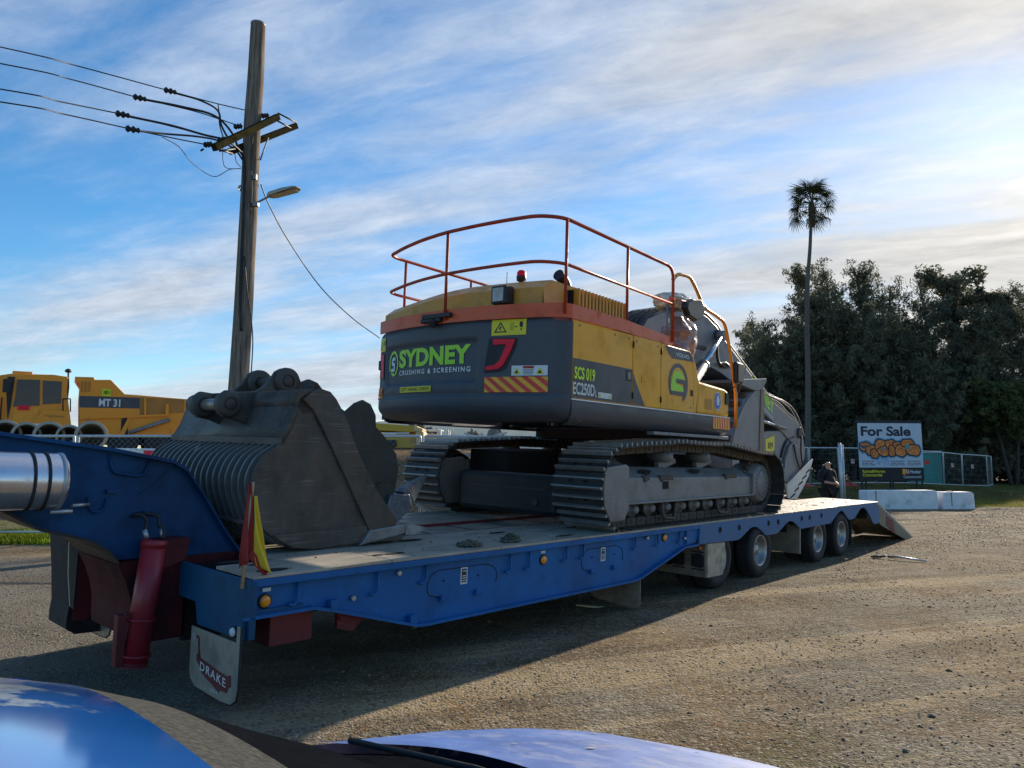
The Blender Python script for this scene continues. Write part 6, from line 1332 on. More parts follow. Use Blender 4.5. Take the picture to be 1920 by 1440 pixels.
mb = MB(); put_rect(mb, 2.18, 2.34, .98, 1.24, Q1); mb.build('agent_badge', M['stickor'], sg_); mb = MB(); put_rect(mb, 2.34, 2.54, .98, 1.24, Q1); mb.build('agent_badge', M['stickred'], sg_)
mb = MB(); put_text(mb, 'LJ', Q2, 2.37, 2.50, 1.02, 1.20, bold=.03); put_text(mb, 'Hooker', Q2, 2.58, 3.14, 1.02, 1.20, bold=.02); mb.build('agent_lettering', M['stickwhite'], sg_)
mb = MB(); put_text(mb, 'Commercial', Q2, 2.22, 3.14, .80, .93, bold=.01); mb.build('agent_small_lettering', M['stickwhite'], sg_)

# ------------------------------------------------------------------ concrete barriers
wconc = mat('whitewashed_concrete', (.72, .73, .75), .8, 0, .1, 3, .2, 20, (.22, .20, .16), .32, 2.2)
def barrier(x0, x1, y, h_, lb):
    o = thing('concrete_barrier', lb, 'barrier', Matrix.Translation((x0, y, gz(x0, y))) @ Matrix.Rotation(R(3), 4, 'Z'), 'white concrete barrier blocks'); Lb = x1 - x0
    mb = MB(); mb.prism([(.0, 0), (.0, .08), (.04, h_ - .02), (.06, h_), (Lb - .10, h_), (Lb - .02, h_ - .06), (Lb, .08), (Lb, 0)], 0, .62); mb.build('block', wconc, o, fix=True, bevel=.02)
    mb = MB(); mb.box(.30, .34, -.008, .0, .1, h_ - .02); mb.build('lifting_recess', M['frame'], o)
    mb = MB(); mb.cbox((Lb * .4, .3, h_ + .01), .2, .08, .03); mb.build('lifting_eye', M['frame'], o)
barrier(12.42, 14.98, 26.2, .66, 'long white concrete block below the for sale sign')
barrier(15.12, 16.28, 26.3, .60, 'short white concrete block right of the long one')
# ------------------------------------------------------------------ portable toilet
tx = at(1730, 869, 48).x
o = thing('portable_toilet', 'green portable toilet behind the fence right of the sign', 'portable toilet', Matrix.Translation(G(tx - .3, 48.5)) @ Matrix.Rotation(R(-8), 4, 'Z'))
teal = mat('toilet_teal', (.02, .20, .17), .5, 0, .12, 3)
mb = MB(); mb.box(0, 1.7, 0, 1.3, .1, 2.05); mb.build('cabin', teal, o, bevel=.03); mb = MB(); mb.box(-.05, 1.75, -.05, 1.35, 2.05, 2.22); mb.build('roof', mat('toilet_roof', (.45, .48, .46), .6), o, bevel=.05)
mb = MB(); mb.box(.25, 1.15, -.03, .0, .2, 1.95); mb.build('door', mat('toilet_door', (.025, .23, .20), .5), o, bevel=.01)
mb = MB(); mb.box(0, 1.7, 0, 1.3, 0, .1); mb.build('skid', M['mudboard'], o)
mb = MB(); mb.box(.45, .95, -.036, -.031, 1.35, 1.6); mb.build('door_sign', M['stickred'], o)

# ------------------------------------------------------------------ tools and litter
def tool():
    o = thing('crowbar', 'dark steel bar and chain lying on the gravel near the trailer ramp', 'tool', Matrix.Translation((6.25, 12.8, .0)) @ Matrix.Rotation(R(-52), 4, 'Z'))
    mb = MB(); mb.tube([(.12, 0, .04), (.3, .0, .055), (.72, .03, .025)], [.022, .018, .012], 8); mb.build('bar', M['steel'], o); mb = MB(); mb.tube(smooth_path([(0, 0, .02), (-.1, .05, .03), (-.15, -.02, .02), (-.02, -.05, .03), (.08, .02, .05)], 6), .016, 6); mb.build('shackle', M['blackpaint'], o)
tool()
def scrap(x, y, s, lb, c, an):
    o = MB(); o.prism([(-s, 0), (-s * .3, s * .25), (s * .6, s * .22), (s, 0), (s * .2, -s * .3), (-s * .6, -s * .22)], 0.004, .02, 'z'); q = o.build('litter_scrap', mat('scrap' + lb[:6], c, .8), None, fix=True); q.matrix_world = Matrix.Translation((x, y, .004)) @ Matrix.Rotation(an, 4, 'Z') @ Matrix.Rotation(.12, 4, 'Y'); tag(q, lb, 'litter')
scrap(.87, 8.5, .17, 'dry yellow leaf scrap in the shade under the trailer', (.50, .42, .22), .3)
scrap(4.25, 12.6, .09, 'white paper scrap in the shade behind the second wheel', (.7, .7, .66), 1.3)
# red plastic block beside the grass on the left
o = thing('plastic_block', 'small red plastic block in the grass left of the gooseneck', 'block', Matrix.Translation((-9.95, 16.3, gz(-9.95, 16.3)))); mb = MB(); mb.box(-.28, .28, -.12, .12, .0, .20); mb.build('block_body', M['redlens'], o, bevel=.02); mb = MB(); mb.box(-.2, .2, -.125, -.12, .06, .10); mb.build('block_slot', M['stickwhite'], o)

# ------------------------------------------------------------------ dump truck on the raised yard
TY = 32.0
tb = Vector((-19.4, TY, 1.95))
TKM = Matrix.Translation(tb) @ Matrix.Rotation(R(31), 4, 'Z') @ Matrix.Translation((0, 1.2, 0))
DT = thing('dump_truck', 'orange articulated dump truck with grey striped tipper body and glazed cab', 'truck', TKM)
def q(px_, py_, Y=TY): return onp(TKM, px_, py_, -1.2)
truckor = mat('truck_orange', (.82, .295, .010), .45, 0, .08, 1.5, 0, 40, (.35, .18, .06), .25, 1.5)
truckdk = mat('truck_brown_dirty', (.40, .18, .035), .7, 0, .2, 1.5, .1, 20, (.20, .11, .05), .35, 1.2)
body = [q(140, 706), q(176, 707), q(178, 712), q(208, 712), q(234, 739), q(262, 741), q(345, 748), q(480, 752), q(480, 775), q(400, 806), q(330, 818), q(228, 818), q(196, 818), q(180, 802), q(148, 796), q(148, 745), q(150, 722)]
mb = MB(); mb.prism(body, -1.2, 1.2); mb.build('tipper_body', truckor, DT, fix=True, bevel=.03)
mb = MB(); mb.prism([q(149, 742), q(270, 746), q(270, 766), q(149, 764)], -1.21, -1.2); mb.build('grey_stripe', M['grey'], DT, fix=True)
F5 = lambda x, y: (x, -1.235, y)
x0, z0 = q(185, 762); x1, z1 = q(226, 749); mb = MB(); put_text(mb, 'MT 31', F5, x0, x1, z0, z1, bold=.03); mb.build('model_lettering', M['stickwhite'], DT)
x0, z0 = q(191, 742); x1, z1 = q(208, 730); mb = MB(); put_rect(mb, x0, x1, z0, z1, F5); mb.build('number_plate', M['lime'], DT); mb = MB(); put_text(mb, '2851', lambda x, y: (x, -1.25, y), x0 + .04, x1 - .04, z0 + .06, z1 - .06, bold=.02); mb.build('plate_number', M['ink'], DT)
for pts_ in ([q(150, 781), q(310, 777), q(312, 781), q(150, 786)], [q(270, 747), q(274, 747), q(274, 778), q(270, 778)], [q(310, 758), q(316, 758), q(316, 780), q(310, 780)], [q(222, 818), q(240, 783), q(246, 783), q(232, 818)]):
    mb = MB(); mb.prism(pts_, -1.29, -1.2); mb.build('body_rib', truckor, DT, fix=True)
mb = MB(); mb.prism([q(262, 745), q(345, 749), q(345, 774), q(262, 778)], -1.215, -1.2); mb.build('dirty_panel', truckdk, DT, fix=True)
mb = MB(); mb.prism([q(228, 785), q(238, 783), q(240, 818), q(226, 818)], -1.23, -1.2); mb.build('body_recess', M['ink'], DT, fix=True)
a, b = q(241, 812), q(317, 787); mb = MB(); mb.cyl((a[0], -1.35, a[1]), (b[0], -1.35, b[1]), .09, 12); mb.build('tipping_ram', M['frame'], DT)
for k in range(3):
    x0, z0 = q(152 + k * 7, 730); mb = MB(); mb.box(x0, x0 + .05, -1.25, -1.2, z0 - .1, z0 + .35); mb.build('headboard_rib', truckdk, DT)
cab_ = [q(-60, 715), q(-8, 704), q(20, 700), q(100, 702), q(128, 706), q(126, 735), q(130, 768), q(134, 800), q(-60, 800)]
mb = MB(); mb.prism(cab_, -1.1, 1.1); mb.build('cab', truckor, DT, fix=True, bevel=.04)
for pts_ in ([q(32, 711), q(75, 712), q(74, 760), q(24, 762), q(30, 735)], [q(80, 713), q(116, 715), q(114, 756), q(80, 758)], [q(-40, 720), q(-4, 716), q(-12, 745), q(-40, 752)]):
    mb = MB(); mb.prism(pts_, -1.13, -1.1); mb.build('cab_window', mat('cab_glass', (.02, .022, .03), .12, 0, .1), DT, fix=True)
mb = MB(); mb.prism([q(14, 706), q(28, 706), q(20, 762), q(14, 786), q(12, 740)], -1.14, -1.1); mb.build('cab_pillar', M['ink'], DT, fix=True)
mb = MB(); mb.prism([q(-60, 752), q(-8, 745), q(-2, 800), q(-60, 800)], -1.4, 1.0); mb.build('engine_cover', truckor, DT, fix=True, bevel=.03)
mb = MB(); mb.prism([q(60, 795), q(82, 768), q(130, 772), q(134, 802), q(60, 802)], -1.4, -1.1); mb.build('tank_cover', truckor, DT, fix=True, bevel=.03)
mb = MB(); mb.box(q(88, 0)[0], q(108, 0)[0], -1.2, -1.1, q(0, 767)[1], q(0, 759)[1]); mb.build('wiped_panel', M['redlens'], DT)
a, b = q(128, 695), q(125, 755); mb = MB(); mb.tube([(b[0], -.9, b[1]), (b[0] + .03, -.9, (a[1] + b[1]) / 2), (a[0], -.9, a[1])], .035, 8); mb.lathe([(0, .10), (.06, .14), (.14, .10), (.18, .0005)], (a[0], -.9, a[1] - .05), (0, 0, 1), 12); mb.build('exhaust_stack', M['ink'], DT)
mb = MB(); mb.box(q(-60, 0)[0], q(150, 0)[0], -1.0, 1.0, .3, .85); mb.box(q(134, 0)[0], q(340, 0)[0], -.6, .6, .5, .9); mb.build('chassis', M['dark'], DT)
mb = MB(); mb.box(q(118, 0)[0], q(133, 0)[0], -1.42, -1.405, q(0, 798)[1], q(0, 793)[1]); mb.build('lamp', M['stickwhite'], DT)
x0, z0 = q(82, 784); x1, z1 = q(122, 778); mb = MB(); put_text(mb, 'Highway', lambda x, y: (x, -1.41, y), x0, x1, z0, z1); mb.build('maker_lettering', truckdk, DT)
for px_ in (-20, 235, 300):
    x_, _ = q(px_, 800); 
    for s in (-1, 1): mb = MB(); mb.lathe([(0, .0005), (0, .3), (.05, .4), (.05, .6), (.5, .62), (.5, .0005)], (x_, s * 1.15, .62), (0, -s, 0), 24); mb.build('wheel', M['black'], DT)
# ------------------------------------------------------------------ concrete pipes stacked by the fence
pc = mat('pipe_concrete', (.42, .38, .31), .85, 0, .15, 3, .2, 20, (.25, .21, .16), .3, 2)
pl_lb = ['concrete pipe at the far left end of the row under the truck cab', 'second concrete pipe from the left in the row', 'third concrete pipe from the left, biggest open mouth', 'smaller concrete pipe half hidden by the fence posts', 'concrete pipe just right of the double fence posts']
for k, (cx, cy, r_px) in enumerate(((9, 815, 28), (49, 816, 25), (92, 817, 27), (129, 818, 22), (171, 817, 28))):
    c = at(cx, cy, 24.5); r_ = r_px * 24.5 / FPX * .62 / .62
    o = thing('concrete_pipe', pl_lb[k], 'pipe', Matrix.Translation(c), 'concrete pipes in a row')
    r1 = r_px * 24.5 / FPX; mb = MB(); mb.lathe([(.0, r1 * .82), (-.0, r1), (.25, r1), (.28, r1 * .93), (2.4, r1 * .93), (2.4, r1 * .78), (2.38, .0005), (2.37, r1 * .78), (.02, r1 * .80), (.0, r1 * .82)], (0, 0, 0), (c.x / c.y, 1, .0), 36); mb.build('pipe_wall', pc, o)  # far end closed by an added disc to keep the bore dark
    mb = MB(); mb.box(-.3, .3, 1.0, 1.2, -c.z + gz(c.x, c.y + 1) - .2, -r1 * .90); mb.build('timber_bearer', M['mudboard'], o)
# white low barrier with red reflector
bp0 = at(252, 849, 18.5); o = thing('road_barrier', 'white and red plastic road barrier behind the left fence', 'barrier', Matrix.Translation((at(205, 849, 18.5).x, 18.5, gz(at(205, 849, 18.5).x, 18.5))))
zz = at(250, 840, 18.5).z - gz(at(205, 849, 18.5).x, 18.5); mb = MB(); mb.prism([(0, zz), (1.8, zz - .02), (1.8, zz - .32), (0, zz - .30)], 0, .35); mb.build('barrier_top', M['white'], o, fix=True, bevel=.02); mb = MB(); mb.box(.86, 1.12, -.02, .0, zz - .25, zz - .06); mb.build('red_reflector', M['redlens'], o); mb = MB(); mb.box(.1, .3, .05, .3, 0, zz - .3); mb.box(1.5, 1.7, .05, .3, 0, zz - .3); mb.build('barrier_leg', M['mudboard'], o)

# ------------------------------------------------------------------ yard seen under the counterweight
yg = mat('machine_yellow', (.55, .34, .02), .5, 0, .1, 2, 0, 40, (.3, .2, .08), .25, 2)
c = at(735, 830, 26); ym = thing('yellow_crusher', 'yellow crushing machine seen under the excavator counterweight', 'machine', Matrix.Translation((c.x, 26, gz(c.x, 26))))
def q2(px_, py_, Y=26): p = at(px_, py_, Y); return (p.x - c.x, p.z - gz(c.x, 26))
mb = MB(); mb.prism([q2(690, 792), q2(783, 799), q2(779, 811), q2(690, 806)], 0, 2.2); mb.build('upper_hopper', yg, ym, fix=True, bevel=.02)
mb = MB(); mb.prism([q2(690, 813), q2(782, 815), q2(782, 840), q2(690, 840)], .1, 2.1); mb.build('lower_body', yg, ym, fix=True, bevel=.02)
mb = MB(); mb.box(q2(700, 0)[0], q2(780, 0)[0], -.05, .0, q2(0, 813)[1], q2(0, 811)[1]); mb.build('trim_rail', M['white'], ym)
mb = MB(); mb.box(q2(742, 0)[0], q2(756, 0)[0], -.03, .2, q2(0, 838)[1], q2(0, 825)[1]); mb.build('service_hatch', M['ink'], ym)
cm = mat('cream_panel', (.60, .47, .26), .6, 0, .1, 3); mb = MB(); mb.prism([q2(780, 806), q2(795, 810), q2(795, 850), q2(781, 850)], -.1, 1.0); mb.prism([q2(778, 800), q2(794, 804), q2(792, 811), q2(777, 808)], -.2, 1.0); mb.build('end_cabinet', cm, ym, fix=True, bevel=.02)
for k in range(4): mb = MB(); x_ = q2(783 + 2.6 * k, 0)[0]; mb.box(x_, x_ + .02, -.11, -.1, q2(0, 830)[1], q2(0, 822)[1]); mb.build('vent_slot', M['mudboard'], ym)
c2_ = at(812, 830, 27); cg = thing('material_cage', 'white framed cage of mixed scrap beside the yellow crushing machine', 'cage', Matrix.Translation((c2_.x, 27, gz(c2_.x, 27))))
def q3(px_, py_, Y=27): p = at(px_, py_, Y); return (p.x - c2_.x, p.z - gz(c2_.x, 27))
a = q3(798, 806); b = q3(826, 845)
for pp in ([(a[0], 0, a[1]), (b[0], 0, a[1])], [(b[0], 0, a[1]), (b[0], 0, b[1])], [(a[0], 0, a[1]), (a[0], 0, b[1])], [(a[0], .9, a[1]), (b[0], .9, a[1])], [(b[0], 0, a[1]), (b[0], .9, a[1])]): mb = MB(); mb.tube(pp, .022, 6); mb.build('cage_bar', M['white'], cg)
mb = MB()
for k in range(70): m_ = Matrix.Translation((random.uniform(a[0], b[0]), random.uniform(.1, .8), random.uniform(b[1], a[1] - .2))) @ Matrix.Rotation(random.uniform(0, 3), 4, 'Y') @ Matrix.Rotation(random.uniform(0, 3), 4, 'X'); mb.box(-.12, .12, -.02, .02, -.02, .02, m_)
mb.build('scrap_pieces', cm, cg, kind='stuff')
c3_ = at(880, 830, 30); cv = thing('lattice_conveyor', 'grey lattice conveyor frame seen under the counterweight', 'conveyor', Matrix.Translation((c3_.x, 30, gz(c3_.x, 30))))
def q4(px_, py_, Y=30): p = at(px_, py_, Y); return Vector((p.x - c3_.x, 0, p.z - gz(c3_.x, 30)))
for off in (0, .8):
    for A_1, B_1 in (((845, 815), (900, 828)), ((870, 812), (960, 838)), ((840, 806), (842, 835)), ((845, 832), (880, 818)), ((905, 822), (950, 810)), ((880, 828), (905, 812))):
        mb = MB(); p_, r__ = q4(*A_1), q4(*B_1); mb.tube([p_ + Vector((0, off, 0)), r__ + Vector((0, off, 0))], .03, 6); mb.build('lattice_bar', mat('pale_lattice', (.45, .47, .46), .6, .2), cv)
mb = MB(); mb.prism([(q4(915, 0).x, q4(0, 826).z), (q4(938, 0).x, q4(0, 818).z), (q4(960, 0).x, q4(0, 824).z), (q4(950, 0).x, q4(0, 827).z)], 0, 1.2); mb.build('canopy', M['white'], cv, fix=True)
for k, (pxa, pxb, top_y, lb, c_) in enumerate(((735, 830, 790, 'brown timber and scrap heap above the yellow machine', (.16, .13, .10)), (868, 905, 806, 'rust brown rubble heap under the counterweight centre', (.25, .16, .10)), (905, 950, 800, 'grey brown rubble heap right of the conveyor', (.20, .17, .14)))):
    ca = at((pxa + pxb) / 2, 869, 36 + k); o = thing('rubble_heap', lb, 'heap', Matrix.Translation((ca.x, 36 + k, gz(ca.x, 36 + k)))); W2 = (pxb - pxa) * (36 + k) / FPX / 2; hh = at(0, top_y, 36 + k).z - gz(ca.x, 36 + k); mb = MB()
    def hp(s, t, W2=W2, hh=hh, k=k):
        x = (s * 2 - 1); y = (t * 2 - 1); r2 = math.sqrt(x * x + y * y); z = hh * max(0, 1 - r2) ** .5 if r2 < 1 else 0
        return (x * W2 * 1.3, y * W2, z * (1 + .3 * mnoise.noise(Vector((x * 6, y * 6, k)))) + .15 * mnoise.noise(Vector((x * 19, y * 19, k))))
    mb.grid(hp, 40, 24, smooth=False); mb.build('heap_body', mat('heap%d' % k, c_, .95, 0, .5, 3, .6, 8), o)
# ------------------------------------------------------------------ hills
def hill(name, Y, pts, c_, ph, deep):
    mb = MB(); P = [at(a, b, Y) for a, b in pts]; xs_ = np.linspace(P[0].x, P[-1].x, 160); zs = np.interp(xs_, [p.x for p in P], [p.z for p in P]); vs = []
    for j in range(9):
        t = j / 8
        for x, z in zip(xs_, zs): vs.append((x, Y - deep * (1 - t) ** 1.2 + 0 * z, max(0, z * (math.sin(t * math.pi / 2) ** .8) * (1 + .05 * mnoise.noise(Vector((x * .03, t * 2, ph)))) + (1.2 if j > 5 else .5) * mnoise.noise(Vector((x * .25, j * 3.1, ph)))) if j else -1))
    n = len(xs_); mb.sflag = True; mb.add(vs, [(j * n + i, j * n + i + 1, (j + 1) * n + i + 1, (j + 1) * n + i) for j in range(8) for i in range(n - 1)])
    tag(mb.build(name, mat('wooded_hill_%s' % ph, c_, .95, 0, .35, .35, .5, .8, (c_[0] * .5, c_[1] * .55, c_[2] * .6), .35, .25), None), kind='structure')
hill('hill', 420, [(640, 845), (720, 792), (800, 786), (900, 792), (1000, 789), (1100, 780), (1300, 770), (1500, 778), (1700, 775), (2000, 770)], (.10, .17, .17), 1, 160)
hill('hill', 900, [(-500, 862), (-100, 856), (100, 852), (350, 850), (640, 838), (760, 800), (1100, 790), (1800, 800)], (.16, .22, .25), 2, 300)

# banner tied low on the fence, seen beneath the excavator
_a, _b = at(814, 858, 14.6), at(922, 850, 14.6)
o = thing('fence_banner', 'thin grey and red banner on the fence, seen between the excavator tracks', 'banner', Matrix.Translation(_a))
mb = MB(); mb.prism([(0, -.02), (.30, -.03), (1.12, .05), (1.13, .14), (.35, .06), (0, .03)], 0, .02); mb.build('banner_cloth', mat('banner_grey', (.35, .36, .37), .7, 0, .35, 30), o, fix=True)
mb = MB(); mb.prism([(.16, -.03), (.38, -.025), (.40, .055), (.18, .04)], -.006, -.002); mb.build('red_panel', M['redlens'], o, fix=True)

# extra fittings on the dump truck cab
for pa, pb in (((118, 770), (118, 748)), ((132, 772), (132, 748)), ((118, 748), (132, 748)), ((-6, 708), (-14, 700)), ((4, 745), (0, 790))):
    a, b = q(*pa), q(*pb); mb = MB(); mb.cyl((a[0], -1.25, a[1]), (b[0], -1.25, b[1]), .025, 6); mb.build('hand_rail', M['ink'], DT)
a = q(10, 712); mb = MB(); mb.box(a[0] - .05, a[0] + .22, -1.55, -1.48, a[1] - .55, a[1]); mb.tube([(a[0] + .1, -1.1, a[1] + .05), (a[0] + .1, -1.5, a[1] + .02)], .02, 6); mb.build('cab_mirror', M['ink'], DT)
a, b = q(26, 763), q(70, 796); mb = MB(); mb.box(a[0], b[0], -1.115, -1.10, b[1], a[1]); mb.build('cab_door', mat('truck_door', (.88, .34, .01), .4), DT)
a, b = q(22, 700), q(60, 698); mb = MB(); mb.box(a[0], b[0], -.8, -.6, a[1], b[1] + .06); mb.build('roof_vent', truckor, DT)
# ------------------------------------------------------------------ person behind the trailer
pp = at(1551, 869, 22.0)
PN = thing('person', 'bald person in dark hooded jacket and trousers standing behind the trailer', 'person', Matrix.Translation((pp.x, 22.0, gz(pp.x, 22.0))) @ Matrix.Rotation(R(28), 4, 'Z'))
def skin_obj(name, V, E, rad, m, root=0, sub=1):
    me = bpy.data.meshes.new(name); me.from_pydata(V, E, []); o = bpy.data.objects.new(name, me); col.objects.link(o); o.parent = PN; me.materials.append(m)
    bm = bmesh.new(); bm.from_mesh(me); bm.verts.layers.skin.verify(); bm.to_mesh(me); bm.free()
    for i, r in enumerate(rad): me.skin_vertices[0].data[i].radius = (r, r * 0.92) if not isinstance(r, tuple) else r
    me.skin_vertices[0].data[root].use_root = True
    md = o.modifiers.new('skin', 'SKIN'); md.use_smooth_shade = True; md.branch_smoothing = .6
    s = o.modifiers.new('sub', 'SUBSURF'); s.levels = sub; s.render_levels = sub
    return o
# faces -y local; x is its left/right
skinm = mat('skin', (.48, .25, .18), .5, 0, .08, 12)
V = []; E = []; RD = []
def vx(p, r, frm=None):
    V.append(p); RD.append(r); i = len(V) - 1
    if frm is not None: E.append((frm, i))
    return i
pel = vx((0, 0, .93), (.13, .10)); bel = vx((0, -.0, 1.08), (.12, .09), pel); chs = vx((0, .0, 1.28), (.13, .09), bel); nkb = vx((0, .02, 1.40), (.10, .09), chs); nk = vx((0, .0, 1.46), .065, nkb)
h1 = vx((0, -.01, 1.52), (.072, .078), nk); h2 = vx((0, -.015, 1.59), (.078, .098), h1); h3 = vx((0, -.005, 1.655), (.066, .085), h2)
vx((0, -.115, 1.565), .014, h2)
for s in (-1, 1):
    vx((s * .083, .0, 1.575), .014, h2)
    sh_ = vx((s * .19, .02, 1.36), .055, nkb); elb = vx((s * .285, .03, 1.09), .055, sh_)
    wr = vx((s * .10, -.27, 1.02) if s < 0 else (.12, -.26, .98), .034, elb); hd = vx((s * .04, -.33, 1.0) if s < 0 else (.05, -.32, .96), (.038, .024), wr)
    b0 = V[hd]
    for k in range(4):
        f1 = vx((b0[0] - s * .045, b0[1] - .02 + .0 * k, b0[2] + .028 - .019 * k), .010, hd); vx((b0[0] - s * .075, b0[1] + .008, b0[2] + .022 - .018 * k), .008, f1)
    vx((b0[0] - s * .005, b0[1] - .005, b0[2] + .055), .010, hd)
    hp = vx((s * .10, .0, .88), .11, pel); kn = vx((s * .12, -.01, .48), .07, hp); an = vx((s * .13, .02, .10), .045, kn); vx((s * .14, -.13, .045), .04, an)
skin_obj('body', V, E, RD, skinm)
V = []; E = []; RD = []
pel = vx((0, 0, .72), (.27, .22)); bel = vx((0, -.035, 1.05), (.25, .20), pel); chs = vx((0, .0, 1.27), (.24, .18), bel); nkb = vx((0, .03, 1.40), (.13, .11), chs); vx((0, .055, 1.46), (.10, .085), nkb)
for s in (-1, 1):
    sh_ = vx((s * .23, .02, 1.36), .115, nkb); elb = vx((s * .31, .03, 1.09), .088, sh_); vx((s * .22, -.09, 1.06), .072, elb)
skin_obj('jacket', V, E, RD, mat('black_jacket', (.004, .004, .005), .8, 0, .3, 10, .3, 30))
V = []; E = []; RD = []
pel = vx((0, 0, .86), (.20, .17))
for s in (-1, 1): hp = vx((s * .12, 0, .78), .15, pel); kn = vx((s * .135, -.01, .46), .12, hp); vx((s * .145, .01, .09), .10, kn)
skin_obj('trousers', V, E, RD, mat('dark_trousers', (.006, .006, .009), .85, 0, .3, 10, .3, 30))
mb = MB()
for s in (-1, 1): mb.cbox((s * .14, -.05, .045), .11, .29, .09)
mb.build('shoe', M['black'], PN, bevel=.03)
mb = MB(); mb.tube([(-.10, .08, 1.42), (-.13, .0, 1.45), (-.08, .10, 1.50), (0, .13, 1.52), (.08, .10, 1.50), (.13, .0, 1.45)], [.03, .04, .045, .05, .045, .04], 8); mb.build('hood', MATS['black_jacket'], PN)
mb = MB()
for s in (-1, 1): mb.lathe([(0, .0005), (.0, .011), (.006, .0005)], (s * .031, -.108, 1.592), (0, -1, 0), 8)
mb.box(-.026, .026, -.108, -.100, 1.522, 1.528); mb.build('face_features', M['ink'], PN)

# ------------------------------------------------------------------ trees
bark = mat('dark_bark', (.055, .045, .038), .95, 0, .4, 6, .5, 12)
def leafmat(name, c, tr=.28):
    m = bpy.data.materials.new(name); m.use_nodes = True; t = m.node_tree; bs = t.nodes['Principled BSDF']; LL = t.links.new
    g = N('ShaderNodeNewGeometry', t); n = N('ShaderNodeTexNoise', t); LL(g.outputs['Position'], n.inputs['Vector']); n.inputs['Scale'].default_value = .55; n.inputs['Detail'].default_value = 6
    r = N('ShaderNodeMapRange', t); LL(n.outputs[0], r.inputs[0]); r.inputs[1].default_value = .35; r.inputs[2].default_value = .65
    x = N('ShaderNodeMix', t, data_type='RGBA'); LL(r.outputs[0], x.inputs['Factor']); x.inputs['A'].default_value = tuple(k * .6 for k in c) + (1,); x.inputs['B'].default_value = tuple(k * 1.45 for k in c) + (1,)
    LL(x.outputs['Result'], bs.inputs['Base Color']); bs.inputs['Roughness'].default_value = .7; bs.inputs['Specular IOR Level'].default_value = .2
    tl = N('ShaderNodeBsdfTranslucent', t); LL(x.outputs['Result'], tl.inputs['Color']); ms = N('ShaderNodeMixShader', t); ms.inputs[0].default_value = tr
    o_ = t.nodes['Material Output']; LL(bs.outputs[0], ms.inputs[1]); LL(tl.outputs[0], ms.inputs[2]); LL(ms.outputs[0], o_.inputs['Surface']); return m
LM = [leafmat('casuarina_foliage', (.120, .125, .078)), leafmat('gum_foliage', (.125, .125, .08)), leafmat('shrub_foliage', (.085, .105, .04)), leafmat('far_foliage', (.095, .102, .07))]  # foliage colours lightened to stand in for haze over the stand
def leaf_mesh(C, n, rs, size, seed, mt, droop=.3, asp=3.0):
    r = np.random.default_rng(seed); C = np.array(C); rs = np.array(rs)
    w_ = rs ** 1.7; idx = r.choice(len(C), n, p=w_ / w_.sum())
    d = r.normal(size=(n, 3)); d /= np.linalg.norm(d, axis=1)[:, None]; rad = r.uniform(0, 1, n) ** .55
    P = C[idx] + d * (rad * rs[idx])[:, None] * np.array([1, 1, .85])
    a = r.normal(size=(n, 3)); a[:, 2] -= droop * 2; a /= np.linalg.norm(a, axis=1)[:, None]
    b = np.cross(a, r.normal(size=(n, 3))); b /= np.linalg.norm(b, axis=1)[:, None]
    s = size * r.uniform(.5, 1.35, n)[:, None]
    V = np.stack([P - a * s, P + b * s / asp, P + a * s, P - b * s / asp], 1).reshape(-1, 3)
    F = np.arange(n * 4).reshape(-1, 4); me = bpy.data.meshes.new('crown'); me.vertices.add(len(V)); me.vertices.foreach_set('co', V.ravel()); me.loops.add(F.size); me.loops.foreach_set('vertex_index', F.ravel()); me.polygons.add(len(F)); me.polygons.foreach_set('loop_start', np.arange(0, F.size, 4)); me.materials.append(mt); me.update(calc_edges=True); return me
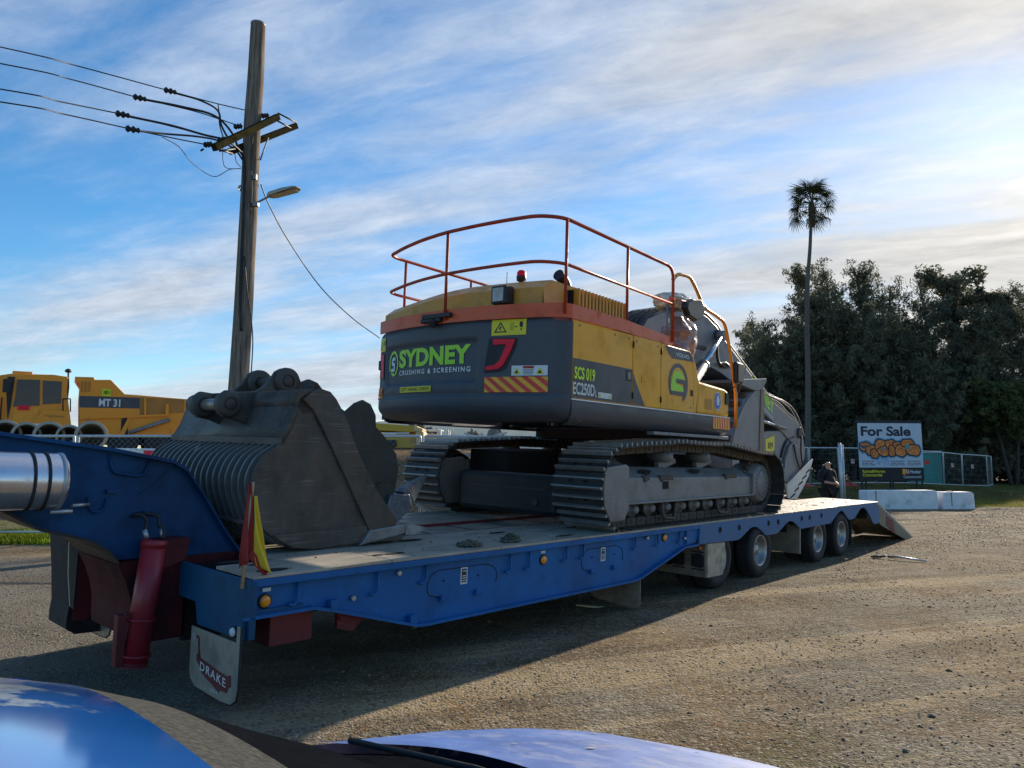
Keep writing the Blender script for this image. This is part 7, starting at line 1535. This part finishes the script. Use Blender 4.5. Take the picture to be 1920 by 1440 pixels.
def tree(px_, Y, top_y, wpx, label, kind=0, n=9000, seed=0, base_frac=.12, grp='trees in the dark stand on the right', size=.22, low=True, cat='tree', name='tree'):
    p = at(px_, 869, Y); z0 = gz(p.x, Y); H = at(px_, top_y, Y).z - z0; Wd = wpx * Y / FPX / 2; r = random.Random(seed)
    o = thing(name, label, cat, Matrix.Translation((p.x, Y, z0)), grp); tr = MB(); C = []; RS = []
    nst = 1 if kind == 1 else r.choice((1, 2, 2))
    for s in range(nst):
        lean = Vector((r.uniform(-.12, .12) + (s - .5) * .16 * (nst > 1), r.uniform(-.1, .1), 1)); spine = [Vector((s * .3, 0, -.1))]
        for k in range(1, 8): spine.append(spine[-1] + (lean + Vector((r.uniform(-.05, .05), r.uniform(-.05, .05), 0))) * (H * .95 / 7) * (1 - .05 * s))
        tr.tube(spine, [.022 * H * (1 - .125 * k) for k in range(8)], 7)
        for k in range(58 if kind == 0 else 22):
            t = (r.uniform(base_frac, .99) if kind == 0 else r.uniform(.42, 1.0)); i = min(6, int(t * 7)); q_ = spine[i].lerp(spine[i + 1], t * 7 - i); a = r.uniform(0, 6.283)
            if kind == 0: L_ = Wd * 1.35 * (1.10 - .72 * t ** 2.2) * r.uniform(.45, 1.15); up = r.uniform(.45, 1.5) + .5 * t
            else: L_ = Wd * r.uniform(.5, 1.05) * (1.2 - .5 * t); up = r.uniform(.3, .9)
            dv = Vector((math.cos(a), math.sin(a), up)).normalized() * L_ * (1.15 if kind == 0 else 1.2)
            e = q_ + dv; m_ = q_.lerp(e, .5) + Vector((0, 0, -.08 * L_))
            tr.tube([q_, m_, e], [.005 * H * (1 - t * .7), .003 * H * (1 - t * .6), .0008 * H], 5)
            if kind == 0:
                for f_ in (.35, .5, .65, .8, .93, 1.05, 1.15):
                    c = q_.lerp(e, f_) + Vector((r.gauss(0, .22), r.gauss(0, .22), r.gauss(0, .2))); C.append(c); RS.append(H * (.050 - .024 * max(0, f_ - .3)) * r.uniform(.6, 1.25) * (1.2 - .5 * t))
            else:
                for f_ in (.6, .85, 1.0):
                    for j_ in range(3): C.append(q_.lerp(e, f_) + Vector((r.gauss(0, .5), r.gauss(0, .5), r.gauss(0, .35)))); RS.append(H * r.uniform(.022, .050))
        C.append(spine[-1]); RS.append(.03 * H)
    tr.build('trunk', bark, o)
    me = leaf_mesh(C, int(n * 2.1), RS, size, seed, LM[min(kind, 3)], droop=-.35 if kind == 0 else .1, asp=4.2 if kind == 0 else 2.2); c = bpy.data.objects.new('crown', me); col.objects.link(c); c.parent = o
    return o
TL = [ # px, Y, top, width px, kind, n
 (1428, 66, 622, 90, 0, 7000, 'leftmost low feathery tree just right of the excavator boom'),
 (1462, 72, 585, 90, 0, 8000, 'rounded dark tree left of the palm trunk'),
 (1500, 64, 600, 80, 0, 7000, 'narrow dark tree directly behind the palm trunk'),
 (1545, 68, 498, 120, 0, 11000, 'tall feathery tree just right of the palm trunk'),
 (1602, 64, 500, 110, 0, 11000, 'tall feathery tree second to the right of the palm'),
 (1652, 66, 496, 110, 0, 10000, 'pointed tall tree left of the gap in the skyline'),
 (1705, 70, 600, 110, 0, 8000, 'low dark tree filling the gap in the skyline'),
 (1762, 64, 585, 110, 0, 8500, 'bushy dark tree left of the open-branched tree'),
 (1790, 72, 508, 105, 0, 9000, 'tall dark pointed tree left of the open-branched tree'),
 (1848, 66, 512, 130, 1, 5200, 'open-branched gum tree with airy crown against the sky'),
 (1905, 62, 545, 130, 1, 8500, 'spreading gum tree at the right edge of the picture'),
 (1920, 74, 545, 170, 0, 11000, 'dense dark tree behind the spreading gum at the right edge'),
 (1985, 64, 540, 150, 1, 7000, 'gum tree outside the right edge'),
 (1830, 60, 640, 120, 0, 9000, 'low dense dark tree in front of the open-branched gum'),
 (1600, 58, 660, 130, 0, 9000, 'low dense dark tree above the for sale sign'),
 (1530, 60, 665, 110, 0, 8000, 'low dense dark tree behind the palm foot'),
 (1690, 57, 680, 130, 0, 9000, 'low dense dark tree above the green portable toilet'),
 (1760, 55, 700, 120, 0, 8000, 'low dense dark tree right of the green portable toilet'),
 (1450, 60, 700, 110, 0, 8000, 'low dark tree behind the folded excavator arm'),
 (1570, 61, 560, 150, 0, 10000, 'mid-height tree filling between the two tall feathery trees'),
 (1640, 60, 575, 150, 0, 10000, 'mid-height tree just left of the skyline gap'),
 (1725, 61, 622, 150, 0, 10000, 'low wide tree under the skyline gap'),
 (1815, 61, 560, 150, 0, 10000, 'mid-height tree behind the open-branched gum'),
 (1478, 61, 625, 140, 0, 9000, 'mid-height tree left of the palm foot'),
 (1895, 54, 720, 130, 2, 7000, 'greener low bush tree at the right behind the fence end'),
]
for i, (a, b, c, d, k, n, lb) in enumerate(TL): tree(a, b, c, d, lb, k, n, 40 + i, base_frac=.10 if c < 640 else .02, size=.19)
# dense understorey closing the foot of the stand
r2 = random.Random(2)
mbu = []
C = []; RS = []
for k in range(260):
    px_ = r2.uniform(1405, 2060); Y = r2.uniform(57, 70); p = at(px_, 869, Y); C.append((p.x, Y, gz(p.x, Y) + r2.uniform(.2, 5.2))); RS.append(r2.uniform(.9, 1.9))
me = leaf_mesh(C, 60000, RS, .24, 99, LM[3], .2, 2.2); me.name = 'undergrowth'; o = bpy.data.objects.new('undergrowth', me); col.objects.link(o); tag(o, kind='stuff')
# palm
Yp = 52.0; pb = at(1514, 869, Yp); z0 = gz(pb.x, Yp); o0 = Vector((pb.x, Yp, z0))
PT = thing('palm_tree', 'very tall slender fan palm standing above the dark trees', 'palm tree', Matrix.Translation(o0), None)
sp = smooth_path([Vector((0, 0, -.1))] + [at(x, y, Yp) - o0 for x, y in ((1515, 800), (1515, 700), (1513, 600), (1515, 520), (1519, 460), (1521, 400))], 6)
mb = MB(); mb.tube(sp, list(np.linspace(.22, .10, len(sp))), 14); mb.build('trunk', mat('palm_trunk', (.115, .10, .085), .9, 0, .3, 4, .5, 6, stretch=(1, 1, 3)), PT)
crown = at(1522, 388, Yp) - o0
mb = MB(); mb.tube([crown + Vector((0, 0, -1.5)), crown + Vector((0, 0, -.9)), crown + Vector((0, 0, -.1)), crown + Vector((0, 0, .4))], [.14, .24, .26, .14], 12); mb.build('skirt', mat('dry_fronds', (.085, .065, .045), .9, 0, .4, 5), PT)
frm = leafmat('palm_frond', (.035, .045, .020), .12)
rp = random.Random(4)
def frond_mesh(seed, L_=1.75):
    r = random.Random(seed); mb = MB(); n = 20; st = .72
    mb.tube([(0, 0, 0), (st * .6 * L_ / 1.5, 0, .03), (st * L_ / 1.5, 0, 0)], [.02, .016, .012], 5)
    for k in range(n):
        a = -1.95 + 3.9 * k / (n - 1); l = L_ * .42 * (1 - .22 * abs(a) / 1.95) * r.uniform(.85, 1.05); b0 = Vector((st * L_ / 1.5, 0, 0)); d = Vector((math.cos(a), math.sin(a), 0)); s_ = Vector((-d.y, d.x, 0)) * .024
        m1 = b0 + d * l * .62 + Vector((0, 0, -.03)); e = b0 + d * l + Vector((0, 0, -.22 - .35 * r.random()))
        mb.add([b0 - s_ * .3, b0 + s_ * .3, m1 + s_ + Vector((0, 0, .012)), m1 - s_, e], [(0, 1, 2, 3), (3, 2, 4)])
    return mb.mesh('frond', [frm])
fms = [frond_mesh(k) for k in range(4)]
for k in range(38):
    az = k * 2.399 + rp.uniform(-.2, .2); t = k / 37; el = R(80) - t * R(118) + rp.uniform(-.12, .12)
    o = bpy.data.objects.new('frond', fms[k % 4]); col.objects.link(o); o.parent = PT
    o.matrix_local = Matrix.Translation(crown + Vector((0, 0, .35 - .55 * t))) @ Matrix.Rotation(az, 4, 'Z') @ Matrix.Rotation(-el, 4, 'Y') @ Matrix.Rotation(rp.uniform(-.6, .6), 4, 'X') @ Matrix.Scale(rp.uniform(1.15, 1.45), 4)
# ------------------------------------------------------------------ grass
def grass(n, fx, name, h, c, seed):
    r = np.random.default_rng(seed); P = fx(r, n); n = len(P); a = r.uniform(0, 6.28, n); hh = h * r.uniform(.4, 1.3, n); ww = hh * .10
    lean = r.normal(size=(n, 2)) * hh[:, None] * .4; dx, dy = np.cos(a) * ww, np.sin(a) * ww
    V = np.stack([np.stack([P[:, 0] - dx, P[:, 1] - dy, P[:, 2]], -1), np.stack([P[:, 0] + dx, P[:, 1] + dy, P[:, 2]], -1), np.stack([P[:, 0] + lean[:, 0], P[:, 1] + lean[:, 1], P[:, 2] + hh], -1)], 1).reshape(-1, 3)
    F = np.arange(n * 3); me = bpy.data.meshes.new(name); me.vertices.add(len(V)); me.vertices.foreach_set('co', V.ravel()); me.loops.add(len(F)); me.loops.foreach_set('vertex_index', F); me.polygons.add(n); me.polygons.foreach_set('loop_start', np.arange(0, 3 * n, 3)); me.materials.append(leafmat(name + '_blades', c, .3)); me.update(calc_edges=True)
    o = bpy.data.objects.new(name, me); col.objects.link(o); tag(o, kind='stuff')
gzv = np.vectorize(gz)
def fxl(r, n):
    x = r.uniform(-15, -4, n); y = 15.6 + 1.5 * r.uniform(0, 1, n) ** 1.5 * (1 + .6 * np.sin(x * 1.3)); k = r.uniform(0, 1, n) < (.35 + .65 * (np.sin(x * 2.1) > -.2)); x, y = x[k], y[k]; return np.stack([x, y, gzv(x, y)], -1)
def fxl2(r, n):
    x = r.uniform(-10.6, -6.6, n); y = 14.4 + 1.6 * r.uniform(0, 1, n) - .02 * (x + 9); return np.stack([x, y, gzv(x, y)], -1)
def fxr(r, n):
    x = r.uniform(8, 46, n); y = 31 + 26 * r.uniform(0, 1, n) ** 1.2; return np.stack([x, y, gzv(x, y)], -1)
grass(26000, fxl, 'grass', .09, (.115, .17, .012), 1); grass(9000, fxl2, 'grass', .12, (.20, .26, .012), 2); grass(110000, fxr, 'grass', .12, (.13, .125, .04), 3)
def fxr2(r, n):
    x = r.uniform(15, 27, n); y = 27.4 + 4.0 * r.uniform(0, 1, n); k = (x - 15) > (y - 27) * -.2; x, y = x[k], y[k]; return np.stack([x, y, gzv(x, y)], -1)
grass(14000, fxr2, 'grass', .08, (.22, .20, .03), 5)
